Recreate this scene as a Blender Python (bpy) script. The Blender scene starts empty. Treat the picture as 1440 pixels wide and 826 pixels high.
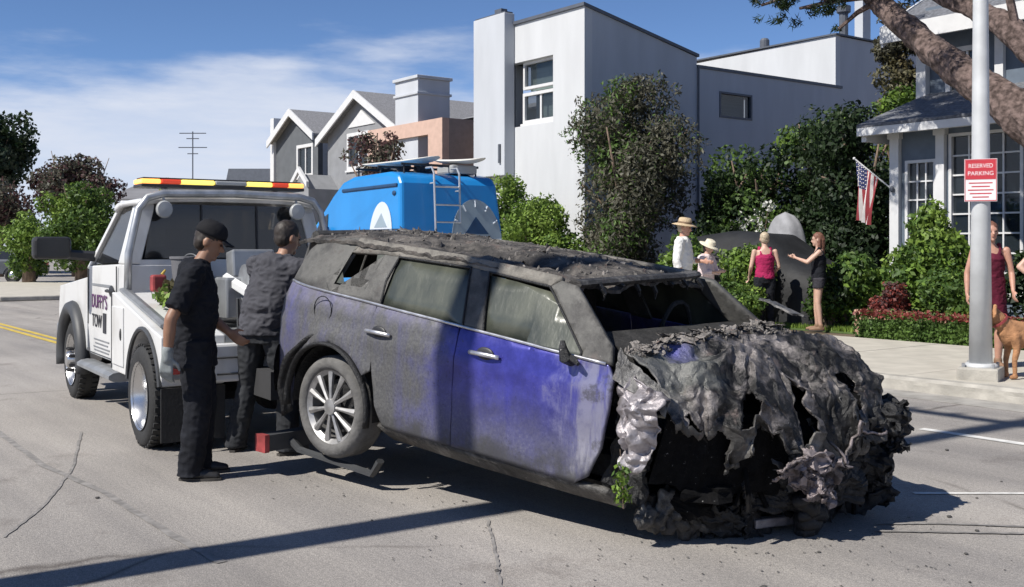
import bpy, bmesh, math, random
import numpy as np
from math import sin, cos, pi, radians, sqrt, atan2
from mathutils import Vector, Matrix, Euler, noise

SC = bpy.context.scene
COL = SC.collection
random.seed(7)
RNG = np.random.default_rng(11)

# ---------------------------------------------------------------- camera, sky, sun, exposure
cam_d = bpy.data.cameras.new('camera')
cam = bpy.data.objects.new('camera', cam_d)
COL.objects.link(cam)
cam.location = (0, 0, 1.5)
cam.rotation_euler = (radians(90), 0, radians(53.2525))
cam_d.sensor_width = 36.0
cam_d.lens = 36.0 * 1500 / 1440
cam_d.shift_y = -64 / 1440
cam_d.clip_start = 0.05
cam_d.clip_end = 4000
SC.camera = cam

SUN_EL = radians(47)
SUN_AZ = Vector((0.05, 1.0, 0)).normalized()          # the way shadows fall
world = bpy.data.worlds.new('World')
SC.world = world
world.use_nodes = True
nt = world.node_tree
nt.nodes.clear()
wout = nt.nodes.new('ShaderNodeOutputWorld')
wbg = nt.nodes.new('ShaderNodeBackground')
wbg.inputs['Strength'].default_value = 0.098
sky = nt.nodes.new('ShaderNodeTexSky')
sky.sky_type = 'NISHITA'
sky.sun_disc = False
sky.sun_elevation = SUN_EL
sky.sun_rotation = atan2(-SUN_AZ.x, -SUN_AZ.y)
sky.air_density = 0.55
sky.dust_density = 0.0
sky.ozone_density = 6.0
# bank of cloud low over the horizon, all the way round
tc = nt.nodes.new('ShaderNodeTexCoord')
sep = nt.nodes.new('ShaderNodeSeparateXYZ')
nt.links.new(tc.outputs['Generated'], sep.inputs[0])
mp = nt.nodes.new('ShaderNodeMapping')
mp.inputs['Scale'].default_value = (1.0, 1.0, 5.0)
nt.links.new(tc.outputs['Generated'], mp.inputs[0])
n1 = nt.nodes.new('ShaderNodeTexNoise')
n1.inputs['Scale'].default_value = 3.2
n1.inputs['Detail'].default_value = 9
n1.inputs['Roughness'].default_value = 0.56
nt.links.new(mp.outputs[0], n1.inputs['Vector'])
def wmath(op, a, b=None, c=None):
    n = nt.nodes.new('ShaderNodeMath'); n.operation = op
    for i, v in enumerate((a, b, c)):
        if v is None: continue
        if isinstance(v, (int, float)): n.inputs[i].default_value = v
        else: nt.links.new(v, n.inputs[i])
    return n.outputs[0]
edge = wmath('MULTIPLY_ADD', n1.outputs['Fac'], 0.19, 0.060)      # top of the bank, as a height
dlt = wmath('SUBTRACT', edge, sep.outputs['Z'])
mr = nt.nodes.new('ShaderNodeMapRange')
mr.interpolation_type = 'SMOOTHSTEP'
mr.inputs['From Min'].default_value = -0.022
mr.inputs['From Max'].default_value = 0.03
nt.links.new(dlt, mr.inputs['Value'])
n2 = nt.nodes.new('ShaderNodeTexNoise')
n2.inputs['Scale'].default_value = 7.0
n2.inputs['Detail'].default_value = 8
n2.inputs['Roughness'].default_value = 0.6
mp2 = nt.nodes.new('ShaderNodeMapping')
mp2.inputs['Scale'].default_value = (1.0, 1.0, 6.0)
nt.links.new(tc.outputs['Generated'], mp2.inputs[0])
nt.links.new(mp2.outputs[0], n2.inputs['Vector'])
thick = nt.nodes.new('ShaderNodeMapRange')
thick.inputs['From Min'].default_value = 0.30
thick.inputs['From Max'].default_value = 0.66
thick.inputs['To Min'].default_value = 0.70
thick.inputs['To Max'].default_value = 1.0
nt.links.new(n2.outputs['Fac'], thick.inputs['Value'])
fac = wmath('MULTIPLY', mr.outputs[0], thick.outputs[0])
mix = nt.nodes.new('ShaderNodeMix')
mix.data_type = 'RGBA'
nt.links.new(fac, mix.inputs['Factor'])
nt.links.new(sky.outputs[0], mix.inputs[6])
mix.inputs[7].default_value = (5.3, 5.7, 6.6, 1)
nt.links.new(mix.outputs[2], wbg.inputs['Color'])
nt.links.new(wbg.outputs[0], wout.inputs[0])

sun_d = bpy.data.lights.new('sun', 'SUN')
sun_d.energy = 4.5
sun_d.angle = radians(0.5)
sun_d.color = (1.0, 0.955, 0.88)
sun = bpy.data.objects.new('sun', sun_d)
COL.objects.link(sun)
sun.location = (0, -20, 40)
sdir = Vector((SUN_AZ.x * cos(SUN_EL), SUN_AZ.y * cos(SUN_EL), -sin(SUN_EL)))
sun.rotation_euler = sdir.to_track_quat('-Z', 'Y').to_euler()

SC.view_settings.view_transform = 'Standard'
SC.view_settings.look = 'None'
SC.view_settings.exposure = 0.45
SC.view_settings.gamma = 1.0
SC.view_settings.use_curve_mapping = False

# ---------------------------------------------------------------- materials
MATS = {}
def pm(name, col, rough=0.6, metal=0.0, var=0.12, scale=6.0, bump=0.0, bscale=40.0, spec=0.5, col2=None,
       detail=6, island=0.0, emit=0.0, trans=0.0, stretch=None, lo=0.35, hi=0.65, coat=0.0, sss=0.0):
    """Principled material with noise between two colours and optional fine relief."""
    m = bpy.data.materials.new(name); m.use_nodes = True
    t = m.node_tree; b = t.nodes['Principled BSDF']
    b.inputs['Roughness'].default_value = rough
    b.inputs['Metallic'].default_value = metal
    b.inputs['Specular IOR Level'].default_value = spec
    if coat: b.inputs['Coat Weight'].default_value = coat
    if sss: b.inputs['Subsurface Weight'].default_value = sss; b.inputs['Subsurface Radius'].default_value = (0.02, 0.008, 0.004)
    c1 = [max(0, c * (1 - var)) for c in col[:3]] + [1]
    c2 = list(col2[:3]) + [1] if col2 else [min(1, c * (1 + var)) for c in col[:3]] + [1]
    tcn = t.nodes.new('ShaderNodeTexCoord')
    vec = tcn.outputs['Object']
    if stretch:
        mpn = t.nodes.new('ShaderNodeMapping'); mpn.inputs['Scale'].default_value = stretch
        t.links.new(vec, mpn.inputs[0]); vec = mpn.outputs[0]
    nz = t.nodes.new('ShaderNodeTexNoise')
    nz.inputs['Scale'].default_value = scale; nz.inputs['Detail'].default_value = detail
    t.links.new(vec, nz.inputs['Vector'])
    r = t.nodes.new('ShaderNodeValToRGB')
    r.color_ramp.elements[0].position = lo; r.color_ramp.elements[0].color = c1
    r.color_ramp.elements[1].position = hi; r.color_ramp.elements[1].color = c2
    t.links.new(nz.outputs['Fac'], r.inputs[0])
    colout = r.outputs[0]
    if island:
        g = t.nodes.new('ShaderNodeNewGeometry')
        hsv = t.nodes.new('ShaderNodeHueSaturation')
        mrn = t.nodes.new('ShaderNodeMapRange')
        mrn.inputs['To Min'].default_value = 1 - island; mrn.inputs['To Max'].default_value = 1 + island
        t.links.new(g.outputs['Random Per Island'], mrn.inputs['Value'])
        t.links.new(mrn.outputs[0], hsv.inputs['Value'])
        t.links.new(colout, hsv.inputs['Color']); colout = hsv.outputs[0]
    t.links.new(colout, b.inputs['Base Color'])
    if bump:
        nb = t.nodes.new('ShaderNodeTexNoise'); nb.inputs['Scale'].default_value = bscale; nb.inputs['Detail'].default_value = 5
        t.links.new(vec, nb.inputs['Vector'])
        bn = t.nodes.new('ShaderNodeBump'); bn.inputs['Strength'].default_value = bump; bn.inputs['Distance'].default_value = 0.02
        t.links.new(nb.outputs['Fac'], bn.inputs['Height']); t.links.new(bn.outputs[0], b.inputs['Normal'])
    if emit:
        b.inputs['Emission Color'].default_value = list(col[:3]) + [1]; b.inputs['Emission Strength'].default_value = emit
    if trans: b.inputs['Transmission Weight'].default_value = trans
    MATS[name] = m
    return m

def leafmat(name, col, col2, island=0.35, scale=1.2):
    m = pm(name, col, rough=0.55, var=0.0, col2=col2, scale=scale, island=island, spec=0.35, detail=3, lo=0.4, hi=0.6)
    t = m.node_tree; b = t.nodes['Principled BSDF']
    out = [n for n in t.nodes if n.type == 'OUTPUT_MATERIAL'][0]
    tr = t.nodes.new('ShaderNodeBsdfTranslucent'); mx = t.nodes.new('ShaderNodeMixShader'); mx.inputs[0].default_value = 0.28
    src = b.inputs['Base Color'].links[0].from_socket
    t.links.new(src, tr.inputs[0]); t.links.new(b.outputs[0], mx.inputs[1]); t.links.new(tr.outputs[0], mx.inputs[2])
    t.links.new(mx.outputs[0], out.inputs[0])
    return m

def glassmat(name, col, rough=0.05, alpha=0.55):
    """window pane: clear-ish sheet, darkened by its tint, mirror reflections on top"""
    m = bpy.data.materials.new(name); m.use_nodes = True
    t = m.node_tree; b = t.nodes['Principled BSDF']
    out = [n for n in t.nodes if n.type == 'OUTPUT_MATERIAL'][0]
    b.inputs['Base Color'].default_value = list(col) + [1]; b.inputs['Roughness'].default_value = rough
    b.inputs['Specular IOR Level'].default_value = 0.8
    tr = t.nodes.new('ShaderNodeBsdfTransparent'); mx = t.nodes.new('ShaderNodeMixShader'); mx.inputs[0].default_value = alpha
    t.links.new(tr.outputs[0], mx.inputs[1]); t.links.new(b.outputs[0], mx.inputs[2]); t.links.new(mx.outputs[0], out.inputs[0])
    MATS[name] = m
    return m

# ---------------------------------------------------------------- mesh helpers
def link(o, parent=None):
    COL.objects.link(o)
    if parent is not None: o.parent = parent
    return o
def tag(o, label=None, cat=None, group=None, kind=None):
    if label: o['label'] = label
    if cat: o['category'] = cat
    if group: o['group'] = group
    if kind: o['kind'] = kind
    return o
def thing(name, label, cat, loc=(0, 0, 0), rz=0.0, group=None):
    o = bpy.data.objects.new(name, None); o.empty_display_size = 0.2
    COL.objects.link(o); o.location = loc; o.rotation_euler = (0, 0, rz)
    return tag(o, label, cat, group)
def copy_tree(o, parent=None):
    c = o.copy(); COL.objects.link(c); c.parent = parent
    for ch in list(o.children): copy_tree(ch, c)
    return c

class MB:
    def __init__(s): s.v = []; s.f = []; s.m = []
    def add(s, vs, fs, mi=0):
        o = len(s.v); s.v += [tuple(p) for p in vs]; s.f += [tuple(i + o for i in f) for f in fs]; s.m += [mi] * len(fs)
        return s
    def box(s, c, d, rot=None, mi=0):
        x, y, z = d[0] / 2, d[1] / 2, d[2] / 2
        vs = [Vector((a, b, e)) for a in (-x, x) for b in (-y, y) for e in (-z, z)]
        if rot is not None:
            R = Euler(rot).to_matrix(); vs = [R @ q for q in vs]
        c = Vector(c)
        return s.add([q + c for q in vs], [(0, 1, 3, 2), (4, 6, 7, 5), (0, 4, 5, 1), (2, 3, 7, 6), (0, 2, 6, 4), (1, 5, 7, 3)], mi)
    def bb(s, x0, x1, y0, y1, z0, z1, mi=0):
        return s.box(((x0 + x1) / 2, (y0 + y1) / 2, (z0 + z1) / 2), (x1 - x0, y1 - y0, z1 - z0), None, mi)
    def hexa(s, a, b, mi=0):
        """a, b: lower and upper quads (4 points each, same order)"""
        return s.add(list(a) + list(b), [(3, 2, 1, 0), (4, 5, 6, 7), (0, 1, 5, 4), (1, 2, 6, 5), (2, 3, 7, 6), (3, 0, 4, 7)], mi)
    def tube(s, pts, rad, seg=8, caps=True, mi=0, ref=None):
        pts = [Vector(p) for p in pts]
        if not hasattr(rad, '__len__'): rad = [rad] * len(pts)
        n = len(pts); vs = []; fs = []
        up = None
        for i in range(n):
            t = (pts[min(i + 1, n - 1)] - pts[max(i - 1, 0)])
            t = t.normalized() if t.length > 1e-9 else Vector((0, 0, 1))
            if up is None:
                up = Vector(ref) if ref else (Vector((0, 0, 1)) if abs(t.z) < 0.9 else Vector((0, 1, 0)))
            a = up - t * up.dot(t)
            a = a.normalized() if a.length > 1e-6 else t.orthogonal().normalized()
            b = t.cross(a); up = a
            r = rad[i]; ra, rb = (r if hasattr(r, '__len__') else (r, r))
            for k in range(seg):
                w = 2 * pi * k / seg
                vs.append(pts[i] + a * (cos(w) * ra) + b * (sin(w) * rb))
        for i in range(n - 1):
            for k in range(seg):
                k2 = (k + 1) % seg
                fs.append((i * seg + k, i * seg + k2, (i + 1) * seg + k2, (i + 1) * seg + k))
        if caps:
            fs.append(tuple(range(seg))[::-1]); fs.append(tuple((n - 1) * seg + k for k in range(seg)))
        return s.add(vs, fs, mi)
    def lathe(s, prof, c=(0, 0, 0), axis='z', seg=24, mi=0, closed=False):
        """prof: list of (radius, height)"""
        vs = []; fs = []; n = len(prof); c = Vector(c)
        for (r, h) in prof:
            for k in range(seg):
                w = 2 * pi * k / seg; a, b = r * cos(w), r * sin(w)
                vs.append(c + Vector({'z': (a, b, h), 'y': (b, h, a), 'x': (h, a, b)}[axis]))
        for i in range(n - 1 + (1 if closed else 0)):
            j = (i + 1) % n
            for k in range(seg):
                k2 = (k + 1) % seg
                fs.append((i * seg + k, i * seg + k2, j * seg + k2, j * seg + k))
        if not closed:
            if prof[0][0] > 1e-6: fs.append(tuple(range(seg))[::-1])
            if prof[-1][0] > 1e-6: fs.append(tuple((n - 1) * seg + k for k in range(seg)))
        return s.add(vs, fs, mi)
    def prism(s, poly, axis, t0, t1, mi=0):
        """poly in the two other axes (xz for y, yz for x, xy for z)"""
        def P(a, b, t): return {'y': (a, t, b), 'x': (t, a, b), 'z': (a, b, t)}[axis]
        n = len(poly)
        vs = [P(a, b, t0) for a, b in poly] + [P(a, b, t1) for a, b in poly]
        fs = [tuple(range(n)), tuple(range(2 * n - 1, n - 1, -1))] + [(i, i + n, (i + 1) % n + n, (i + 1) % n) for i in range(n)]
        return s.add(vs, fs, mi)
    def grid(s, fn, nu, nv, mi=0, skip=None):
        vs = [fn(i / nu, j / nv) for i in range(nu + 1) for j in range(nv + 1)]
        fs = []
        for i in range(nu):
            for j in range(nv):
                if skip and skip((i + .5) / nu, (j + .5) / nv): continue
                a = i * (nv + 1) + j
                fs.append((a, a + nv + 1, a + nv + 2, a + 1))
        return s.add(vs, fs, mi)
    def ball(s, c, r, nu=10, nv=7, mi=0, rot=None):
        r = r if hasattr(r, '__len__') else (r, r, r); c = Vector(c)
        R = rot if rot is not None else Matrix.Identity(3)
        vs = [c + R @ Vector((0, 0, r[2]))]
        for i in range(1, nv):
            a = pi * i / nv
            for k in range(nu):
                w = 2 * pi * k / nu
                vs.append(c + R @ Vector((r[0] * sin(a) * cos(w), r[1] * sin(a) * sin(w), r[2] * cos(a))))
        vs.append(c + R @ Vector((0, 0, -r[2])))
        fs = []
        for k in range(nu): fs.append((0, 1 + k, 1 + (k + 1) % nu))
        for i in range(nv - 2):
            for k in range(nu):
                a = 1 + i * nu + k; b = 1 + i * nu + (k + 1) % nu
                fs.append((a, a + nu, b + nu, b))
        e = len(vs) - 1; o = 1 + (nv - 2) * nu
        for k in range(nu): fs.append((e, o + (k + 1) % nu, o + k))
        return s.add(vs, fs, mi)
    def cap(s, a, b, ra, rb, seg=10, mi=0):
        """tapered capsule"""
        a, b = Vector(a), Vector(b)
        s.ball(a, ra, seg, 6, mi); s.ball(b, rb, seg, 6, mi)
        if (b - a).length > 1e-5: s.tube([a, b], [ra, rb], seg, True, mi)
        return s
    def mesh(s, name, mats, smooth=False, fixn=True):
        me = bpy.data.meshes.new(name)
        me.from_pydata(s.v, [], s.f)
        for m in (mats if isinstance(mats, (list, tuple)) else [mats]): me.materials.append(m)
        if any(s.m): me.polygons.foreach_set('material_index', s.m)
        if fixn:
            bm = bmesh.new(); bm.from_mesh(me); bmesh.ops.recalc_face_normals(bm, faces=bm.faces); bm.to_mesh(me); bm.free()
        if smooth: me.polygons.foreach_set('use_smooth', [True] * len(me.polygons))
        me.update()
        return me
    def build(s, name, mats, parent=None, smooth=False, bevel=0, bseg=2, fixn=True, autos=None):
        me = s.mesh(name, mats, smooth or autos is not None, fixn)
        if autos is not None: me.set_sharp_from_angle(angle=radians(autos))
        o = bpy.data.objects.new(name, me); link(o, parent)
        if bevel:
            md = o.modifiers.new('bevel', 'BEVEL'); md.width = bevel; md.segments = bseg; md.limit_method = 'ANGLE'; md.angle_limit = radians(40)
        return o

def np_mesh(name, V, Q, mats, mi=None, smooth=False):
    """fast mesh from arrays: V (n,3), Q (m,k) with equal-sized faces"""
    me = bpy.data.meshes.new(name); k = Q.shape[1]
    me.vertices.add(len(V)); me.vertices.foreach_set('co', V.astype(np.float32).ravel())
    me.loops.add(Q.size); me.loops.foreach_set('vertex_index', Q.astype(np.int32).ravel())
    me.polygons.add(len(Q)); me.polygons.foreach_set('loop_start', np.arange(0, Q.size, k, dtype=np.int32))
    for m in (mats if isinstance(mats, (list, tuple)) else [mats]): me.materials.append(m)
    if mi is not None: me.polygons.foreach_set('material_index', mi.astype(np.int32))
    if smooth: me.polygons.foreach_set('use_smooth', np.ones(len(Q), dtype=bool))
    me.update(calc_edges=True); me.validate()
    return me

def leaves(name, clumps, n, size, mats, parent=None, shell=0.55, flat=0.0, droop=0.0, aspect=0.55):
    """many small leaf faces through the volumes of ellipsoid clumps [(centre, radii)]"""
    C = np.array([c for c, r in clumps], float); R = np.array([r if hasattr(r, '__len__') else (r, r, r) for c, r in clumps], float)
    w = (R[:, 0] * R[:, 1] + R[:, 1] * R[:, 2] + R[:, 0] * R[:, 2]); w /= w.sum()
    idx = RNG.choice(len(C), n, p=w)
    d = RNG.normal(size=(n, 3)); d /= np.linalg.norm(d, axis=1)[:, None]
    rad = shell + (1.06 - shell) * RNG.random(n) ** 0.6
    # break the outline of each clump
    lump = 1 + 0.16 * np.sin(d[:, 0] * 7 + idx) * np.sin(d[:, 1] * 6 + 2 * idx) + 0.12 * np.sin(d[:, 2] * 9 + idx * 1.7)
    P = C[idx] + d * R[idx] * (rad * lump)[:, None]
    nrm = d * 0.7 + RNG.normal(size=(n, 3)) * 0.6; nrm[:, 2] += flat
    nrm /= np.linalg.norm(nrm, axis=1)[:, None]
    t = RNG.normal(size=(n, 3)); t[:, 2] -= droop
    t -= nrm * (t * nrm).sum(1)[:, None]; t /= np.linalg.norm(t, axis=1)[:, None]
    b = np.cross(nrm, t)
    L = size * (0.6 + 0.8 * RNG.random(n))[:, None]; W = L * aspect
    V = np.stack([P - t * L * .5, P + b * W * .5 - nrm * L * .06, P + t * L * .5, P - b * W * .5 - nrm * L * .06], 1).reshape(-1, 3)
    Q = np.arange(4 * n).reshape(-1, 4)
    k = len(mats) if isinstance(mats, (list, tuple)) else 1
    mi = RNG.integers(0, k, n) if k > 1 else None
    if k > 1: mi = np.where(RNG.random(n) < 0.7, idx % k, mi)
    o = bpy.data.objects.new(name, np_mesh(name, V, Q, mats, mi)); link(o, parent)
    return o

def clumpset(c, r, k, cr, seed=0, squash=1.0):
    """k clump spheres spread through an ellipsoid at c with radii r"""
    g = np.random.default_rng(seed); out = []
    for i in range(k):
        d = g.normal(size=3); d /= np.linalg.norm(d); q = g.random() ** 0.45
        s = cr * (0.65 + 0.7 * g.random())
        p = (c[0] + d[0] * (r[0] - s * .6) * q, c[1] + d[1] * (r[1] - s * .6) * q, c[2] + d[2] * (r[2] - s * .6) * q)
        out.append((p, (s, s, s * squash)))
    return out

def tree(name, label, base, trunk_pts, trunk_r, clumps, n, size, mats, bark, cat='tree', group=None, kw=None, branches=()):
    t = thing(name, label, cat, base, 0, group)
    m = MB(); m.tube(trunk_pts, trunk_r, 9)
    for p, r in branches: m.tube(p, r, 6)
    m.build('trunk', bark, t, smooth=True)
    leaves('crown', clumps, n, size, mats, t, **(kw or {}))
    return t

def bush(name, label, base, clumps, n, size, mats, bark, cat='bush', group=None, kw=None):
    t = thing(name, label, cat, base, 0, group)
    m = MB()
    for (c, r) in clumps[:min(len(clumps), 7)]:
        m.tube([(c[0] * .25, c[1] * .25, -.03), (c[0] * .6, c[1] * .6, c[2] * .5), c], [.03, .022, .01], 5)
    m.build('stem', bark, t)
    leaves('foliage', clumps, n, size, mats, t, **(kw or {}))
    return t

def panel2d(poly, yf, step, flip=False, xr=None):
    """fine clipped sheet: polygon in (x,z), pushed onto y = yf(x,z); returns a bmesh"""
    bm = bmesh.new()
    vs = [bm.verts.new((x, 0, z)) for x, z in poly]
    f = bm.faces.new(vs)
    bmesh.ops.triangulate(bm, faces=[f])
    xs = [p[0] for p in poly]; zs = [p[1] for p in poly]
    for k in range(int(min(xs) / step) - 1, int(max(xs) / step) + 2):
        bmesh.ops.bisect_plane(bm, geom=bm.verts[:] + bm.edges[:] + bm.faces[:], plane_co=(k * step + 1e-4, 0, 0), plane_no=(1, 0, 0))
    for k in range(int(min(zs) / step) - 1, int(max(zs) / step) + 2):
        bmesh.ops.bisect_plane(bm, geom=bm.verts[:] + bm.edges[:] + bm.faces[:], plane_co=(0, 0, k * step + 1e-4), plane_no=(0, 0, 1))
    for v in bm.verts: v.co.y = yf(v.co.x, v.co.z)
    want = 1 if flip else -1
    bm.normal_update()
    for f in bm.faces:
        if f.normal.y * want < 0: f.normal_flip()
    return bm
def bm_obj(name, bm, mat, parent, smooth=True, thick=0.0):
    me = bpy.data.meshes.new(name); bm.to_mesh(me); bm.free()
    for m in (mat if isinstance(mat, (list, tuple)) else [mat]): me.materials.append(m)
    if smooth: me.polygons.foreach_set('use_smooth', [True] * len(me.polygons))
    o = bpy.data.objects.new(name, me); link(o, parent)
    if thick:
        md = o.modifiers.new('thickness', 'SOLIDIFY'); md.thickness = thick; md.offset = -1
    return o

def fbm(p, s=1.0, o=4): return noise.fractal(Vector(p) * s, 1.0, 2.0, o)
def ridged(p, s=1.0, seed=0.0):
    q = Vector(p) * s + Vector((seed, seed * 1.7, -seed))
    a = 1 - abs(noise.noise(q)) * 2.2
    b = 1 - abs(noise.noise(q * 2.1 + Vector((5, 3, 1)))) * 2.2
    c = 1 - abs(noise.noise(q * 4.3 + Vector((1, 8, 2)))) * 2.2
    return a * .55 + b * .3 + c * .15

def wall(mb, o, ux, L, Hh, th, holes, mi=0, nrm=None):
    """wall of boxes round rectangular holes (a0,a1,z0,z1); o = lower start, ux = unit along, th along the left normal"""
    ux = Vector(ux); n = Vector((-ux.y, ux.x, 0)) if nrm is None else Vector(nrm); o = Vector(o)
    As = sorted({0, L} | {h[0] for h in holes} | {h[1] for h in holes}); Zs = sorted({0, Hh} | {h[2] for h in holes} | {h[3] for h in holes})
    for a0, a1 in zip(As, As[1:]):
        run = None
        for z0, z1 in list(zip(Zs, Zs[1:])) + [(None, None)]:
            solid = z0 is not None and not any(h[0] <= (a0 + a1) / 2 <= h[1] and h[2] <= (z0 + z1) / 2 <= h[3] for h in holes)
            if solid: run = (run[0], z1) if run else (z0, z1)
            elif run:
                def P(a, t, z): return o + ux * a + n * t + Vector((0, 0, z))
                mb.hexa([P(a0, 0, run[0]), P(a1, 0, run[0]), P(a1, th, run[0]), P(a0, th, run[0])],
                        [P(a0, 0, run[1]), P(a1, 0, run[1]), P(a1, th, run[1]), P(a0, th, run[1])], mi); run = None
    return mb

def window(parent, o, ux, w, h, nx, nz, fm, gm, fr=0.07, mull=0.04, depth=0.10, nrm=None, name='window', sill=True, each=False):
    """framed window: o = lower start corner on the wall's outer face, set into the hole"""
    ux = Vector(ux); n = Vector((-ux.y, ux.x, 0)) if nrm is None else Vector(nrm); o = Vector(o)
    def slab(m, a0, a1, z0, z1, t0, t1):
        def P(a, t, z): return o + ux * a + n * t + Vector((0, 0, z))
        m.hexa([P(a0, t0, z0), P(a1, t0, z0), P(a1, t1, z0), P(a0, t1, z0)], [P(a0, t0, z1), P(a1, t0, z1), P(a1, t1, z1), P(a0, t1, z1)])
    m = MB()
    e = 0.003
    slab(m, -e, fr, -e, h + e, -.02, depth); slab(m, w - fr, w + e, -e, h + e, -.02, depth)
    slab(m, fr, w - fr, -e, fr, -.02, depth); slab(m, fr, w - fr, h - fr, h + e, -.02, depth)
    iw, ih = w - 2 * fr, h - 2 * fr
    for i in range(1, nx): slab(m, fr + iw * i / nx - mull / 2, fr + iw * i / nx + mull / 2, fr, h - fr, .02, depth - .02)
    for k in range(1, nz):
        for i in range(nx):
            slab(m, fr + iw * i / nx + (mull / 2 if i else 0), fr + iw * (i + 1) / nx - (mull / 2 if i < nx - 1 else 0), fr + ih * k / nz - mull / 2, fr + ih * k / nz + mull / 2, .022, depth - .022)
    if sill: slab(m, -.06, w + .06, -.07, -.004, -.06, depth)
    fo = m.build(name, fm, parent)
    for i in range(nx):
        for k in range(nz):
            g = MB(); slab(g, fr + iw * i / nx + mull / 2 * (i > 0) + .001, fr + iw * (i + 1) / nx - mull / 2 * (i < nx - 1) - .001,
                           fr + ih * k / nz + mull / 2 * (k > 0) + .001, fr + ih * (k + 1) / nz - mull / 2 * (k < nz - 1) - .001, depth * .45, depth * .45 + .012)
            g.build('pane', gm, fo)
    return fo

def textmesh(name, body, size, mat, parent, M, extrude=0.002, align='CENTER', sx=1.0):
    cu = bpy.data.curves.new(name, 'FONT'); cu.body = body; cu.size = size; cu.extrude = extrude; cu.align_x = align; cu.align_y = 'CENTER'
    tmp = bpy.data.objects.new(name + '_tmp', cu); COL.objects.link(tmp)
    dg = bpy.context.evaluated_depsgraph_get()
    me = bpy.data.meshes.new_from_object(tmp.evaluated_get(dg)); me.name = name
    bpy.data.objects.remove(tmp); bpy.data.curves.remove(cu)
    me.transform(M @ Matrix.Diagonal((sx, 1, 1, 1)))
    me.materials.clear(); me.materials.append(mat)
    o = bpy.data.objects.new(name, me); return link(o, parent)
def frame_m(origin, right, up):
    r = Vector(right).normalized(); u = Vector(up).normalized(); n = r.cross(u)
    M = Matrix((( r.x, u.x, n.x, origin[0]), (r.y, u.y, n.y, origin[1]), (r.z, u.z, n.z, origin[2]), (0, 0, 0, 1)))
    return M
# ================================================================ the setting: road, pavements, ground
def road_material():
    m = bpy.data.materials.new('asphalt'); m.use_nodes = True
    t = m.node_tree; b = t.nodes['Principled BSDF']; N = t.nodes.new; Lk = t.links.new
    tcn = N('ShaderNodeTexCoord')
    def nz(s, d=6, r=.6, st=None):
        n = N('ShaderNodeTexNoise'); n.inputs['Scale'].default_value = s; n.inputs['Detail'].default_value = d; n.inputs['Roughness'].default_value = r
        v = tcn.outputs['Object']
        if st:
            mpn = N('ShaderNodeMapping'); mpn.inputs['Scale'].default_value = st; Lk(v, mpn.inputs[0]); v = mpn.outputs[0]
        Lk(v, n.inputs['Vector']); return n.outputs['Fac']
    def ramp(f, a, b_, ca, cb):
        r = N('ShaderNodeValToRGB'); r.color_ramp.elements[0].position = a; r.color_ramp.elements[0].color = ca + (1,)
        r.color_ramp.elements[1].position = b_; r.color_ramp.elements[1].color = cb + (1,); Lk(f, r.inputs[0]); return r.outputs[0]
    def mul(a, b_, f=1.0):
        x = N('ShaderNodeMix'); x.data_type = 'RGBA'; x.blend_type = 'MULTIPLY'; x.inputs[0].default_value = f
        Lk(a, x.inputs[6]); Lk(b_, x.inputs[7]); return x.outputs[2]
    base = ramp(nz(.55, 5), .32, .7, (.275, .260, .247), (.36, .341, .325))
    streak = ramp(nz(.9, 5, .6, (.12, 1.3, 1)), .35, .62, (.74, .74, .75), (1.08, 1.07, 1.05))     # wheel tracks along the street
    grit = ramp(nz(150, 2, .7), .34, .66, (.55, .55, .56), (1.42, 1.40, 1.36))
    grit2 = ramp(nz(45, 3, .7), .36, .64, (.80, .80, .80), (1.18, 1.17, 1.15))
    stain = ramp(nz(1.1, 6, .7), .56, .74, (1, 1, 1), (.58, .56, .55))
    c = mul(mul(mul(mul(base, streak), grit, .8), grit2, .8), stain)
    vor = N('ShaderNodeTexVoronoi'); vor.feature = 'DISTANCE_TO_EDGE'; vor.inputs['Scale'].default_value = .33
    wn = N('ShaderNodeTexNoise'); wn.inputs['Scale'].default_value = 1.4; wn.inputs['Detail'].default_value = 6
    Lk(tcn.outputs['Object'], wn.inputs['Vector'])
    ad = N('ShaderNodeMix'); ad.data_type = 'RGBA'; ad.inputs[0].default_value = .22
    Lk(tcn.outputs['Object'], ad.inputs[6]); Lk(wn.outputs['Color'], ad.inputs[7]); Lk(ad.outputs[2], vor.inputs['Vector'])
    crack = ramp(vor.outputs['Distance'], .0, .006, (.45, .43, .42), (1, 1, 1))
    msk = ramp(nz(.35, 2), .5, .58, (0, 0, 0), (1, 1, 1))
    x = N('ShaderNodeMix'); x.data_type = 'RGBA'; x.blend_type = 'MULTIPLY'; Lk(msk, x.inputs[0]); Lk(c, x.inputs[6]); Lk(crack, x.inputs[7]); c = x.outputs[2]
    Lk(c, b.inputs['Base Color']); b.inputs['Roughness'].default_value = .88; b.inputs['Specular IOR Level'].default_value = .3
    bn = N('ShaderNodeBump'); bn.inputs['Strength'].default_value = .5; bn.inputs['Distance'].default_value = .01
    Lk(nz(110, 3, .7), bn.inputs['Height']); Lk(bn.outputs[0], b.inputs['Normal'])
    return m
ASPH = road_material()
CONC = pm('concrete', (.45, .42, .36), .85, var=.10, scale=3, bump=.25, bscale=60)
KERB = pm('kerb_concrete', (.36, .34, .30), .85, var=.18, scale=5, bump=.3, bscale=50)
REDK = pm('red_kerb_paint', (.42, .12, .10), .7, var=.2)
YEL = pm('yellow_paint', (.55, .40, .07), .7, var=.2, scale=9)
WPAINT = pm('road_white_paint', (.62, .61, .58), .75, var=.18, scale=12)
TAR = pm('tar_seam', (.055, .052, .05), .75, var=.2)
SOIL = pm('garden_soil', (.12, .09, .06), .95, var=.3, scale=3, bump=.4)
GRASSG = pm('lawn_ground', (.075, .12, .03), .9, var=.3, scale=4)
EARTH = pm('far_ground', (.22, .20, .17), .95, var=.2, scale=.05)

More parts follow.
